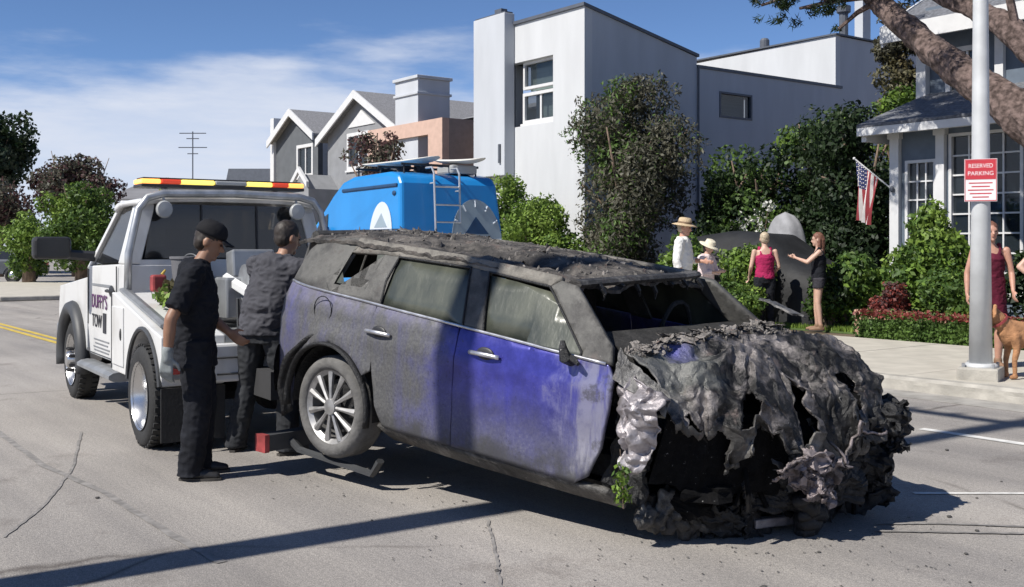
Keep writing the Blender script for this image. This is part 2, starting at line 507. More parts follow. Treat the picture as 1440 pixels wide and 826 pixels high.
def struct(o): o['kind'] = 'structure'; return o
struct(MB().bb(-900, 900, -900, 900, -.6, -.3).build('terrain', EARTH))
struct(MB().bb(-140, 60, -60, 60, -.29, 0).build('road', ASPH))

def slab_run(name, x0, x1, y0, y1, z, step, mats, jx=.012, gap=.012):
    """pavement bed with separate slabs, each one a piece of its own"""
    bed = struct(MB().bb(x0, x1, y0, y1, .004, z - .02).build(name, KERB))
    nx = max(1, int(round((x1 - x0) / step))); ny = max(1, int(round((y1 - y0) / step)))
    dx = (x1 - x0) / nx; dy = (y1 - y0) / ny
    me = MB().bb(-dx / 2 + gap / 2, dx / 2 - gap / 2, -dy / 2 + gap / 2, dy / 2 - gap / 2, -.018, .02).mesh('paving_slab', mats)
    for i in range(nx):
        for j in range(ny):
            o = bpy.data.objects.new('paving_slab', me); link(o, bed)
            o.location = (x0 + dx * (i + .5), y0 + dy * (j + .5), z + random.uniform(-.003, .003))
            md = None
    return bed
def kerb_run(name, x0, x1, y0, y1, z, mats, L=2.4, paint=None):
    bed = struct(MB().bb(x0 + .01, x1 - .01, y0 + .01, y1 - .01, .004, z - .03).build(name, KERB))
    n = max(1, int(round((x1 - x0) / L))); dx = (x1 - x0) / n
    sec = [(y0, 0.002), (y0 + .015, z - .035), (y0 + .05, z), (y1, z), (y1, .002)]
    m = MB(); m.prism([(a, b) for a, b in sec], 'x', -dx / 2 + .006, dx / 2 - .006)
    me = m.mesh('kerb_stone', mats)
    for i in range(n):
        o = bpy.data.objects.new('kerb_stone', me); link(o, bed); o.location = (x0 + dx * (i + .5), 0, random.uniform(-.004, .002))
    return bed

slab_run('pavement', -31.0, 14, 10.17, 13.95, .12, 1.9, CONC)
kerb_run('kerb', -31.0, 14, 10.0, 10.168, .14, KERB)
# grass strip edge gutter
struct(MB().bb(-31, 14, 9.55, 9.998, .002, .006).build('gutter', pm('gutter_concrete', (.30, .285, .26), .9, var=.2, scale=4, bump=.3)))
# bulb-out and pavement across the side street at the far end
slab_run('far_pavement', -47.0, -32.6, 6.35, 14.5, .11, 2.2, CONC)
kerb_run('far_kerb', -47.0, -32.45, 6.18, 6.345, .13, KERB)
kr = MB(); kr.bb(-32.6, -32.42, 6.36, 14.4, .004, .135)
struct(kr.build('far_end_kerb', KERB, bevel=.03))
struct(MB().bb(-32.415, -32.38, 8.4, 13.8, .004, .14).build('painted_kerb', REDK))
# near-side pavement behind the camera, where the utility pole stands
slab_run('near_pavement', -31.0, 14, -4.6, -1.37, .12, 1.9, CONC)
kerb_run('near_kerb', -31.0, 14, -1.368, -1.2, .14, KERB)

# gardens behind the pavement
struct(MB().bb(-31, 14, 13.96, 60, .004, .10).build('garden_ground', SOIL))
struct(MB().bb(-13.0, -6.2, 14.75, 17.0, .104, .13).build('lawn', GRASSG))

# painted lines
def strip(pts, w, z=.004, jag=0.0):
    m = MB(); vs = []; n = len(pts)
    for i, p in enumerate(pts):
        a = Vector(pts[max(i - 1, 0)]); b = Vector(pts[min(i + 1, n - 1)]); d = (b - a).normalized(); q = Vector((-d.y, d.x))
        ww = w * (1 + random.uniform(-jag, jag)) / 2
        vs += [(p[0] + q.x * ww, p[1] + q.y * ww, z), (p[0] - q.x * ww, p[1] - q.y * ww, z)]
    m.add(vs, [(2 * i, 2 * i + 1, 2 * i + 3, 2 * i + 2) for i in range(n - 1)])
    return m
def lin(a, b, n, wob=0.0):
    return [(a[0] + (b[0] - a[0]) * i / n + random.uniform(-wob, wob), a[1] + (b[1] - a[1]) * i / n + random.uniform(-wob, wob)) for i in range(n + 1)]
for yy in (4.32, 4.50): struct(strip(lin((-62, yy), (-12.9, yy), 40), .10, .005, .06).build('yellow_centre_line', YEL))
struct(strip(lin((-5.05, 8.0), (9, 7.98), 20), .10, .005, .08).build('white_edge_line', WPAINT))
struct(strip(lin((-31, 8.0), (-16.3, 8.0), 20), .10, .005, .08).build('white_edge_line', WPAINT))
struct(strip(lin((-3.75, 5.86), (-2.9, 6.98), 8), .045, .005, .25).build('white_thin_line', WPAINT))
# tar seams, tyre marks
def curve_pts(ps, n=40, wob=.005):
    out = []
    for i in range(n + 1):
        t = i / n; k = t * (len(ps) - 1); j = min(int(k), len(ps) - 2); f = k - j
        f2 = f
        out.append((ps[j][0] * (1 - f2) + ps[j + 1][0] * f2 + random.uniform(-wob, wob), ps[j][1] * (1 - f2) + ps[j + 1][1] * f2 + random.uniform(-wob, wob)))
    return out
DSEAM = pm('road_seam', (.215, .203, .192), .9, var=.25, scale=14)
SEAMZ = .0030
for ps, w in [([(-10.6, 1.84), (-9.38, 1.84), (-7.83, 1.81), (-6.76, 1.91), (-5.54, 1.91), (-4.9, 1.93)], .05), ([(-9.06, 2.39), (-7.58, 1.94), (-6.59, 1.53), (-6.0, 1.2)], .018),
              ([(-4.81, 3.42), (-4.23, 3.06), (-3.81, 2.78), (-3.2, 2.45)], .016), ([(-3.46, 5.04), (-3.23, 5.35), (-2.94, 5.63), (-2.3, 6.2)], .03), ([(-3.37, 4.91), (-2.87, 5.49), (-2.2, 6.1)], .03)]:
    SEAMZ += .0008; struct(strip(curve_pts(ps), w, SEAMZ, .12).build('road_seam', DSEAM))
# small lost debris on the road
DEB = pm('char_fragment', (.07, .066, .062), .8, var=.4)
dm = []
for k in range(3):
    m = MB(); m.ball((0, 0, .004), (.016, .011, .006), 7, 5)
    m.v = [(x * (1 + .4 * noise.noise((x * 40 + k, y * 40, z * 40))), y * (1 + .4 * noise.noise((x * 35, y * 35 + k, 3))), max(z, 0)) for x, y, z in m.v]
    dm.append(m.mesh('char_fragment', DEB))
spots = [(-3.25, 3.2), (-3.1, 3.7), (-2.85, 4.9), (-3.3, 4.35), (-2.6, 4.5), (-3.6, 6.6), (-3.3, 5.5), (-4.0, 2.9), (-3.7, 2.75), (-2.9, 6.3), (-3.45, 6.05), (-6.6, 1.83), (-3.05, 5.35), (-2.75, 5.6), (-4.4, 7.3)]
for i, (x, y) in enumerate(spots):
    o = bpy.data.objects.new('char_fragment', dm[i % 3]); link(o); o.location = (x, y, .002); o.rotation_euler = (0, 0, i * 1.3); s = .6 + .8 * random.random(); o.scale = (s, s, s)
    tag(o, 'small black charred fragment lying on the asphalt near the burned car', 'debris', 'char fragments on the road')

# ash and soot flakes shed round the wreck
n = 420; a = RNG.random(n) * 2 * pi; r = RNG.random(n) ** .7
FP = np.stack([-3.55 + 1.0 * r * np.cos(a), 4.35 + 1.5 * r * np.sin(a), np.full(n, .004)], 1); FP[:160, 0] = RNG.uniform(-7.4, -3.4, 160); FP[:160, 1] = RNG.uniform(2.6, 3.6, 160)
t = np.stack([np.cos(a * 7), np.sin(a * 7), 0 * a], 1) * (.003 + .009 * RNG.random((n, 1)) ** 2); b = np.stack([-t[:, 1], t[:, 0], .0 * a], 1) * .7; up = np.zeros((n, 3)); up[:, 2] = .002 + .006 * RNG.random(n)
V = np.stack([FP - t, FP + b + up, FP + t, FP - b + up * .5], 1).reshape(-1, 3)
fo = bpy.data.objects.new('ash_flakes', np_mesh('ash_flakes', V, np.arange(4 * n).reshape(-1, 4), [pm('ash_flake', (.10, .096, .09), .9, var=.2, island=.8)])); link(fo); tag(fo, 'grey ash flakes scattered on the asphalt round the burned car', 'ash', kind='stuff')
# ================================================================ houses
STUC = pm('white_stucco', (.53, .54, .55), .9, var=.05, scale=1.3, bump=.25, bscale=90, stretch=(1.5, 1.5, .35), detail=9)
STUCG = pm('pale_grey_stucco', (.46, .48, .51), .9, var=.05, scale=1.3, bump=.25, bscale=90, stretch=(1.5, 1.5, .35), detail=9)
WTRIM = pm('white_trim', (.60, .60, .60), .6, var=.04)
DTRIM = pm('dark_metal_trim', (.09, .10, .12), .5, var=.1)
GLS = glassmat('window_glass', (.03, .04, .05), .04, .45)
BLIND = pm('pale_blind', (.42, .55, .53), .7, var=.08, scale=1, stretch=(1, 1, 30))
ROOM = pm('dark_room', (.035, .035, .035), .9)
SHING = pm('grey_shingle', (.20, .20, .21), .9, var=.3, scale=18, bump=.5, bscale=40, stretch=(1, 1, 3))
SHING2 = pm('slate_shingle', (.13, .135, .15), .9, var=.35, scale=16, bump=.5, bscale=40)
GREYS = pm('grey_siding', (.23, .235, .245), .8, var=.08, scale=3)
CHARS = pm('charcoal_siding', (.10, .108, .118), .8, var=.08, scale=3)
PALES = pm('pale_blue_siding', (.42, .45, .50), .8, var=.05)
SALM = pm('salmon_stucco', (.52, .36, .29), .9, var=.06, bump=.1)
BROWN = pm('brown_stucco', (.30, .24, .21), .9, var=.08)
TANW = pm('tan_stucco', (.50, .40, .25), .9, var=.06)
SLATEB = pm('slate_blue_panel', (.11, .14, .18), .7, var=.08)
BARE = pm('grey_roofing', (.19, .19, .20), .9, var=.1, scale=.8)

# ---- white modern house
H1 = thing('modern_house', 'white stucco modern house with slanted roof and tall windows facing the street', 'house', (-19.81, 17.0, 0.1))
# local: x from -3.6 (left) to 0 (side face), y 0 (front) .. 12, z from ground
Z = lambda z: z - .1
m = MB()
fx = -3.12
wall(m, (fx, 0, 0), (1, 0, 0), 3.12, Z(7.42), .25, [(0, 1.9, Z(4.70), Z(6.40))])
o = m.build('front_wall', STUC, H1)
m = MB(); m.prism([(.25, 0), (3.93, 0), (3.93, Z(6.58)), (.25, Z(7.37))], 'x', -.25, 0)
m.build('side_wall', STUCG, H1)
m = MB(); m.prism([(3.933, 0), (10.2, 0), (10.2, Z(6.34)), (3.933, Z(6.30))], 'x', -.25, -.004)
wm = MB(); wall(wm, (-.004, 3.933, 0), (0, 1, 0), 6.2, Z(6.30), .25, [(.88, 2.2, Z(5.05), Z(5.75))], nrm=(-1, 0, 0))
wm.build('wing_wall', STUCG, H1)
window(H1, (-.004, 3.933 + .88, Z(5.05)), (0, 1, 0), 1.32, .70, 1, 1, DTRIM, GLS, .05, .03, .1, (-1, 0, 0), sill=False)
MB().bb(-.28, -.26, 3.933 + .92, 3.933 + 2.16, Z(5.08), Z(5.72)).build('window_blind', BLIND, H1)
MB().bb(-3.4, .03, 3.94, 10.2, Z(6.302), Z(6.38)).build('wing_roof', DTRIM, H1)
# roof sheet, sloped
m = MB(); m.prism([(-.06, Z(7.42)), (3.98, Z(6.585)), (3.98, Z(6.66)), (-.06, Z(7.50))], 'x', -3.2, .05)
m.build('roof', DTRIM, H1)
m = MB(); m.prism([(-.03, Z(7.40)), (.0, Z(7.40)), (.0, Z(7.43)), (-.03, Z(7.43))], 'x', -3.1, .0)
# recess behind the hole and windows in it
m = MB(); m.bb(fx, fx + 1.9, .95, 1.0, Z(4.65), Z(6.45)); m.bb(fx, fx + 1.9, .25, .95, Z(4.60), Z(4.70) - .002); m.bb(fx, fx + 1.9, .25, .95, Z(6.402), Z(6.45)); m.bb(fx + 1.902, fx + 1.95, .25, .95, Z(4.7), Z(6.4))
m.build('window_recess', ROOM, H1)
wx = fx + .47
window(H1, (wx, .16, Z(5.68)), (1, 0, 0), 1.43, .72, 1, 1, WTRIM, GLS, .07, .05, .1, sill=False)
window(H1, (wx, .15, Z(4.78)), (1, 0, 0), 1.43, .80, 2, 1, WTRIM, GLS, .08, .07, .1, sill=True)
MB().bb(wx, wx + 1.43, .40, .42, Z(5.66), Z(6.39)).build('window_blind', BLIND, H1)
MB().bb(wx + .5, wx + 1.43, .40, .42, Z(4.72), Z(5.56)).build('window_blind', BLIND, H1)
m = MB(); m.bb(-4.0, fx - .003, .25, .5, 0, Z(6.9)); m.build('rear_wall', STUCG, H1)
# stair tower, cantilevered forward
m = MB(); m.bb(-4.27, -2.84, -.34, -.003, Z(3.42), Z(7.72)); m.build('tower', STUCG, H1, bevel=.015)
m = MB(); m.bb(-4.25, -2.86, -.30, -.05, Z(7.723), Z(7.76)); m.bb(-3.4, -3.1, -.25, -.05, Z(7.76), Z(7.88)); m.build('tower_cap', DTRIM, H1)
m = MB(); m.bb(-3.06, -2.99, -.39, -.342, Z(3.75), Z(4.25)); m.build('wall_lamp', DTRIM, H1)
m = MB(); m.bb(-4.2, -3.13, -.10, .245, 0, Z(3.415)); m.build('lower_wall', STUC, H1)
# rear storey
m = MB(); m.prism([(-8.5, Z(6.4)), (-.05, Z(6.4)), (-.05, Z(7.90)), (-4.5, Z(7.84)), (-8.5, Z(7.8))], 'y', 9.96, 10.19)
m.build('upper_rear_wall', STUC, H1)
m = MB(); m.bb(-.3, -.05, 10.192, 14.5, Z(3), Z(7.88)); m.build('upper_rear_side', STUCG, H1)
m = MB(); m.bb(-8.5, .02, 9.90, 14.5, Z(7.902), Z(7.95)); m.build('upper_roof', DTRIM, H1)
# roof turrets and vents
m = MB(); m.lathe([(.55, 0), (.55, .12), (.42, .2), (.42, .34), (.2, .42), (.17, .5), (.17, .95), (.12, 1.02), (0, 1.05)], (-5.3, 13.0, Z(7.95)), 'z', 12)
m.lathe([(.2, 0), (.2, .4), (.28, .42), (.28, .5), (.1, .62)], (-6.1, 12.8, Z(7.95)), 'z', 10); m.bb(-6.4, -4.6, 12.5, 13.4, Z(7.94), Z(8.1))
m.build('roof_vent', DTRIM, H1)
m = MB(); m.bb(-.55, -.25, 11.6, 12.0, Z(7.95), Z(9.9)); m.build('chimney', STUCG, H1)
m = MB(); m.lathe([(.14, 0), (.14, 1.0), (.22, 1.05), (.22, 1.25)], (-1.1, 11.8, Z(7.95)), 'z', 10); m.build('flue', DTRIM, H1)
m = MB(); m.tube([(-.2, 3.96, 0), (-.2 + .23, 3.96, 0.1), (.035, 3.96, Z(6.3))], .03, 6); m.build('downpipe', DTRIM, H1)

# ---- cape-style house on the right
H2 = thing('cottage', 'cottage with slate blue panels, white posts and many-paned windows behind the garden', 'house', (-11.2, 17.0, 0.1))
# local x 0 = left corner; front wall y=0
m = MB()
holes = [(.16, .76, .9, Z(3.05)), (1.0, 2.30, .6, Z(3.46)), (2.55, 3.15, .9, Z(3.05)), (3.6, 5.2, .9, Z(3.05))]
wall(m, (0, 0, 0), (1, 0, 0), 7.5, Z(3.62), .2, holes)
m.build('front_wall', SLATEB, H2)
window(H2, (.16, 0, .9), (1, 0, 0), .60, Z(3.05) - .9, 3, 6, WTRIM, GLS, .05, .025, .12)
window(H2, (1.0, 0, .6), (1, 0, 0), 1.30, Z(3.46) - .6, 4, 8, WTRIM, GLS, .05, .028, .12)
window(H2, (2.55, 0, .9), (1, 0, 0), .60, Z(3.05) - .9, 3, 6, WTRIM, GLS, .05, .025, .12)
window(H2, (3.6, 0, .9), (1, 0, 0), 1.6, Z(3.05) - .9, 4, 6, WTRIM, GLS, .06, .028, .12)
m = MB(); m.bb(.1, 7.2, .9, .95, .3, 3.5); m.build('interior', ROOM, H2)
for px_, w_ in ((-.10, .18), (.80, .16), (2.36, .16), (3.24, .18), (5.6, .18)):
    m = MB(); m.bb(px_, px_ + w_, -.10, -.003, 0, Z(3.57)); m.bb(px_ - .03, px_ + w_ + .03, -.13, -.0035, 0, .25); m.bb(px_ - .03, px_ + w_ + .03, -.13, -.0035, Z(3.45), Z(3.57)); m.build('post', WTRIM, H2)
m = MB(); m.bb(-.02, .18 , .202, 9, 0, Z(3.62)); m.build('side_wall', STUCG, H2)
m = MB(); m.bb(-.42, 7.6, -.62, -.50, Z(3.50), Z(3.64)); m.build('gutter', WTRIM, H2)
m = MB(); m.bb(-.40, 7.6, -.498, .3, Z(3.622), Z(3.66)); m.bb(-.40, -.30, -.5, 2.0, Z(3.4), Z(3.62)); m.build('soffit', WTRIM, H2)
m = MB(); m.prism([(-.62, Z(3.645)), (1.75, Z(4.42)), (1.75, Z(4.50)), (-.62, Z(3.70))], 'x', -.42, 7.6); m.build('porch_roof', SHING2, H2)
# upper storey set back
m = MB(); holes = [(.42, 1.25, Z(4.35) , Z(5.25)), (2.1, 3.6, Z(4.35), Z(5.5)), (4.3, 5.6, Z(4.35), Z(5.5))]
wall(m, (-.45, 1.6, 0), (1, 0, 0), 7.8, Z(6.1), .2, holes); m.build('upper_wall', SLATEB, H2)
for a0, a1, z0, z1 in holes: window(H2, (-.45 + a0, 1.6, z0), (1, 0, 0), a1 - a0, z1 - z0, 2 if a1 - a0 < 1 else 3, 3, WTRIM, GLS, .09, .04, .12)
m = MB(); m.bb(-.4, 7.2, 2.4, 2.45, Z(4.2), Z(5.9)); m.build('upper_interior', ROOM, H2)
m = MB(); m.bb(-.56, -.36, 1.45, 1.597, Z(4.2), Z(5.7)); m.build('upper_corner_board', WTRIM, H2); m = MB(); m.bb(.98, 1.14, 1.50, 1.597, Z(4.2), Z(5.7)); m.build('upper_corner_board', WTRIM, H2)
m = MB(); m.bb(-.455, -.25, 1.802, 9, Z(3.0), Z(6.1)); m.build('upper_side_wall', PALES, H2)
m = MB(); m.prism([(1.0, Z(5.55)), (5.5, Z(8.0)), (9.6, Z(5.9)), (9.6, Z(6.05)), (5.5, Z(8.15)), (1.0, Z(5.72))], 'x', -.95, 7.9); m.build('upper_roof', SHING2, H2)
m = MB(); m.prism([(.97, Z(5.35)), (5.5, Z(7.85)), (5.5, Z(8.12)), (.97, Z(5.75))], 'x', -1.0, -.955); m.bb(-1.0, 7.9, .93, .998, Z(5.42), Z(5.74)); m.build('fascia', WTRIM, H2)

# ---- two grey gabled row houses and the salmon house
def gable_house(label, x0, x1, y, zb, ridge, depth, mat, roofm, holes, side=None, over=.25, name='row_house', xr=None, small=None):
    t = thing(name, label, 'house', (x0, y, .1)); W = x1 - x0; xm = W / 2 if xr is None else xr - x0
    m = MB(); wall(m, (0, 0, 0), (1, 0, 0), W, zb - .1, .2, [(a - x0, b - x0, c - .1, d - .1) for a, b, c, d in holes]); m.prism([(0, zb - .098), (W, zb - .098), (xm, ridge - .12)], 'y', .003, .197)
    m.build('front_wall', mat, t)
    for a, b, c, d in holes: window(t, (a - x0, 0, c - .1), (1, 0, 0), b - a, d - c, 2, 1, WTRIM, GLS, .12, .07, .12)
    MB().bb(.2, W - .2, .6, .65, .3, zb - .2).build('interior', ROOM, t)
    m = MB(); m.bb(W - .2, W, .202, depth, 0, zb - .1); m.bb(0, .2, .202, depth, 0, zb - .1); m.bb(.2, W - .2, depth - .2, depth, 0, zb - .1); m.build('side_wall', side or mat, t)
    sl = (ridge - zb) / (W - xm); s2 = (ridge - zb) / xm
    m = MB(); m.prism([(-over, zb - .1 - over * s2), (xm, ridge - .1), (W + over, zb - .1 - over * sl), (W + over, zb - over * sl), (xm, ridge), (-over, zb - over * s2)], 'y', -.28, depth + .2); m.build('roof', roofm, t)
    m = MB(); th = .26
    m.prism([(-over - .02, zb - over * s2 - th), (xm, ridge - th), (xm, ridge + .02), (-over - .02, zb - over * s2 + .02)], 'y', -.34, -.283)
    m.prism([(W + over + .02, zb - over * sl - th), (W + over + .02, zb - over * sl + .02), (xm + .002, ridge + .02), (xm + .002, ridge - th)], 'y', -.34, -.283)
    m.build('barge_board', WTRIM, t)
    return t
R1 = gable_house('charcoal row house with white gable trim and a pale blue side wall', -39.9, -36.2, 18, 5.75, 6.75, 8, CHARS, SHING, [(-38.0, -36.6, 4.2, 5.45)], PALES, over=.18)
m = MB(); m.bb(-.35, -.02, -.1, .6, 0, 6.6); m.build('chimney', WTRIM, R1)
m = MB(); m.bb(3.703, 3.74, 3.2, 4.1, 4.0, 5.3); m.build('side_window', GLS, R1)
R2 = gable_house('mid grey row house with a wide gable and tall white chimney', -35.4, -30.4, 18, 5.55, 6.85, 8, GREYS, SHING, [(-33.9, -32.3, 4.25, 5.55)], None, over=.35, xr=-32.85)
m = MB(); m.prism([(1.6, 5.65), (3.5, 5.65), (2.55, 6.2)], 'y', -.03, -.002); m.build('gable_vent_panel', WTRIM, R2)
m = MB(); m.bb(5.35, 6.75, -.3, .9, 0, 6.75); m.bb(5.30, 6.80, -.35, .95, 6.25, 6.33); m.bb(5.28, 6.82, -.37, .97, 6.752, 6.85); m.build('chimney', STUCG, R2, bevel=.01)
m = MB(); m.prism([(-.5, 3.55), (.2, 4.12), (.9, 3.55), (.9, 3.75), (.2, 4.32), (-.5, 3.75)], 'y', -1.3, -1.2); m.build('porch_barge_board', WTRIM, R2); m = MB(); m.prism([(-.45, 3.5), (.2, 4.05), (.85, 3.5), (.85, 0), (-.45, 0)], 'y', -1.19, -.004); m.build('porch', GREYS, R2)
m = MB(); m.bb(5.002, 9.2, 2.2, 9.5, 0, 5.7); m.prism([(2.0, 5.703), (5.5, 6.6), (9.6, 5.703)], 'x', 5.0, 9.4); m.build('rear_range', GREYS, R2)
R3 = thing('salmon_house', 'salmon stucco house with a roof terrace and dark brown side wall', 'house', (-31.7, 18.2, .1))
m = MB(); wall(m, (0, -.6, 0), (1, 0, 0), 4.6, 5.35, .25, [(.7, 3.8, 4.0, 4.9)]); m.build('front_wall', SALM, R3)
m = MB(); m.bb(4.35, 4.6, -.348, 6.5, 0, 5.35); m.build('side_wall', BROWN, R3)
m = MB(); m.bb(.5, 4.2, .8, .9, 3.4, 5.0); m.build('terrace_wall', BROWN, R3)
m = MB(); m.bb(4.602, 6.3, 1.0, 7.5, 0, 5.2); m.bb(4.55, 6.35, .95, 7.55, 5.203, 5.32); m.tube([(4.7, .96, 0), (4.7, .96, 5.2)], .05, 6); m.build('side_wing', BROWN, R3)
m = MB(); m.bb(.25, 4.3, -.34, 6.3, 3.5, 3.6); m.build('terrace_floor', BARE, R3)

# ---- low tan building and long low roof at the far end of the street
R4 = thing('tan_bungalow', 'low tan bungalow with a shallow gable beyond the tow truck', 'house', (-41.5, 16.2, .1))
m = MB(); wall(m, (0, 0, 0), (1, 0, 0), 5.4, 2.6, .2, [(.8, 1.9, .9, 2.1), (3.6, 4.6, .9, 2.1)]); m.prism([(0, 2.603), (5.4, 2.603), (2.7, 3.75)], 'y', .003, .2); m.bb(5.2, 5.4, .202, 1.5, 0, 2.6); m.build('front_wall', TANW, R4)
window(R4, (.8, 0, .9), (1, 0, 0), 1.1, 1.2, 2, 2, WTRIM, GLS); window(R4, (3.6, 0, .9), (1, 0, 0), 1.0, 1.2, 2, 2, WTRIM, GLS)
m = MB(); m.prism([(-.3, 2.5), (2.7, 3.78), (5.7, 2.5), (5.7, 2.6), (2.7, 3.88), (-.3, 2.6)], 'y', -.3, 1.6); m.build('roof', TANW, R4)
R5 = thing('low_building', 'long low grey-roofed building at the end of the street', 'building', (-61.5, 18.0, 0), radians(53.25))
# local x runs across the view
m = MB(); wall(m, (0, 0, 0), (1, 0, 0), 17, 4.1, .3, [(2 + 3 * k, 4 + 3 * k, 1.0, 2.8) for k in range(5)]); m.bb(0, .3, .302, 6, 0, 4.1); m.bb(16.7, 17, .302, 6, 0, 4.1); m.build('front_wall', BROWN, R5)
for k in range(5): window(R5, (2 + 3 * k, 0, 1.0), (1, 0, 0), 2, 1.8, 3, 1, WTRIM, GLS)
m = MB(); m.prism([(-.5, 4.1), (6.5, 5.55), (6.5, 5.65), (-.5, 4.25)], 'x', -.5, 17.5); m.build('roof', BARE, R5)
m = MB(); m.hexa([(5.2, 3.6, 5.0), (8.6, 3.6, 5.0), (8.6, 6.2, 5.0), (5.2, 6.2, 5.0)], [(5.4, 3.8, 6.25), (8.0, 3.8, 6.25), (8.0, 6, 6.25), (5.4, 6, 6.25)]); m.build('roof_unit', DTRIM, R5)
A = thing('roof_antenna', 'thin television antenna mast standing above the long low building', 'antenna', (-58.8, 21.5, 5.2))
m = MB(); m.tube([(0, 0, -.6), (0, 0, 2.85)], .035, 6); m.build('mast', DTRIM, A)
for z_, w_ in ((2.75, .75), (2.45, .35), (1.95, .8), (1.6, .3)):
    m = MB(); m.tube([(-.6 * w_, -.8 * w_, z_), (.6 * w_, .8 * w_, z_)], .028, 5); m.build('element', DTRIM, A)

# ---- leaning flag on the cottage
FL = thing('flag', 'american flag hanging limp from a slanted pole on the cottage post', 'flag', (-11.22, 16.86, 2.55)); FL.scale = (.86, .86, .86)
FW = pm('flag_white', (.62, .58, .56), .8, var=.08); FR = pm('flag_red', (.30, .04, .05), .8, var=.1); FB = pm('flag_blue', (.03, .04, .13), .8, var=.1)
p0 = Vector((0, 0, 0)); p1 = Vector((-.62, -.42, .66))
m = MB(); m.tube([p0, p1], .016, 7); m.ball(p1, .03, 8, 6); m.build('flag_pole', WTRIM, FL)
m = MB(); m.ball(p0, (.05, .05, .07), 8, 6); m.build('bracket', DTRIM, FL)
def flagp(a, b):   # a along the pole (0 outer end), b down the hang
    q = p1.lerp(p0, .04 + a * .62 * (1 - .45 * b)); fold = .05 * sin(a * 17 + b * 2) * (.3 + b)
    return q + Vector((.05 * b + fold * .6, fold, -b * 1.25 + .1 * a * b))
for k in range(13):
    m = MB(); m.grid(lambda u, w: flagp((k + u) / 13, (w if k >= 6 else .42 + .58 * w)), 2, 14)
    m.build('stripe', FR if k % 2 == 0 else FW, FL, smooth=True, fixn=False)
m = MB(); m.grid(lambda u, w: flagp(u * 6 / 13, w * .42), 8, 6); cant = m.build('canton', FB, FL, smooth=True, fixn=False)
st = MB()
for i in range(5):
    for j in range(6):
        c = flagp((i + .5) / 5 * 6 / 13, (j + .5) / 6 * .42)
        for sgn in (-1, 1): st.box(c + Vector((-.012, -.012, 0)) * sgn, (.018, .018, .018), (.6, .6, 0))
st.build('star', FW, FL)
# ================================================================ trees, hedges and garden plants
BARK = pm('bark', (.16, .115, .085), .95, var=.45, scale=9, bump=.9, bscale=22, stretch=(1, 1, .35))
BARK2 = pm('grey_brown_bark', (.045, .030, .025), .95, var=.0, col2=(.18, .13, .115), scale=13, bump=1.0, bscale=20, lo=.36, hi=.66, detail=10)
L_OLIVE = leafmat('olive_grey_leaf', (.075, .075, .052), (.125, .118, .085))
L_DARK = leafmat('dark_shaded_leaf', (.013, .028, .010), (.030, .055, .016))  # dark green, lowered further: deep shade of the evergreens is in the colour
L_MID = leafmat('mid_green_leaf', (.055, .105, .022), (.10, .17, .035))
L_LIME = leafmat('fresh_green_leaf', (.12, .20, .03), (.20, .29, .055))
L_PLUM = leafmat('plum_leaf', (.07, .035, .035), (.13, .07, .065))
L_RED = leafmat('red_leaf', (.16, .035, .03), (.28, .07, .055))
L_YEL = leafmat('yellow_flower', (.35, .30, .04), (.20, .24, .05))
L_CONI = leafmat('conifer_leaf', (.018, .032, .018), (.04, .06, .03))
L_DRY = leafmat('dry_vine_leaf', (.12, .10, .05), (.16, .15, .08))
L_WHITE = leafmat('white_blossom', (.55, .55, .52), (.65, .65, .60), island=.1)

def branchy(h, k, r, seed, top=.75):
    g = random.Random(seed); out = []
    for i in range(k):
        a = 2 * pi * i / k + g.random(); z0 = h * g.uniform(.3, .6); q = r * g.uniform(.5, .8)
        out.append(([(0, 0, z0), (cos(a) * q * .5, sin(a) * q * .5, z0 + h * .18), (cos(a) * q, sin(a) * q, h * g.uniform(.6, .95))], [.07, .045, .015]))
    return out

# dusty olive tree beside the white house
cl = clumpset((0, 0, 3.0), (1.95, 1.4, 2.2), 34, .55, 3) + clumpset((.15, 0, 4.7), (1.0, .8, .75), 7, .38, 4) + clumpset((-.1, -.3, 1.4), (1.6, 1.1, 1.2), 12, .55, 5)
tree('olive_tree', 'dusty olive-grey tree growing against the white modern house', (-17.55, 16.5, .1), [(0, 0, 0), (.1, 0, 1.2), (.05, .1, 2.6), (0, 0, 4.2)], [.17, .14, .1, .03], cl, 44000, .105, [L_OLIVE, L_OLIVE, L_OLIVE, L_MID], BARK, kw=dict(droop=.6, aspect=.4), branches=branchy(4.4, 9, 1.7, 5))
# green hedge under the white house
for i, (x, y, rx, h, s) in enumerate([(-20.9, 15.4, .95, 3.25, 1), (-19.4, 15.1, .9, 3.05, 2), (-22.4, 15.6, .8, 2.9, 3)]):
    bush('hedge_shrub', ['tall light green hedge shrub below the corner of the white modern house', 'light green hedge shrub between the white house and the olive tree', 'light green hedge shrub under the cantilevered stair tower'][i], (x, y, .1), clumpset((0, 0, h * .5), (rx, .75, h * .52), 18, .42, 20 + s), 11000, .10, [L_LIME, L_LIME, L_MID], BARK, 'hedge')
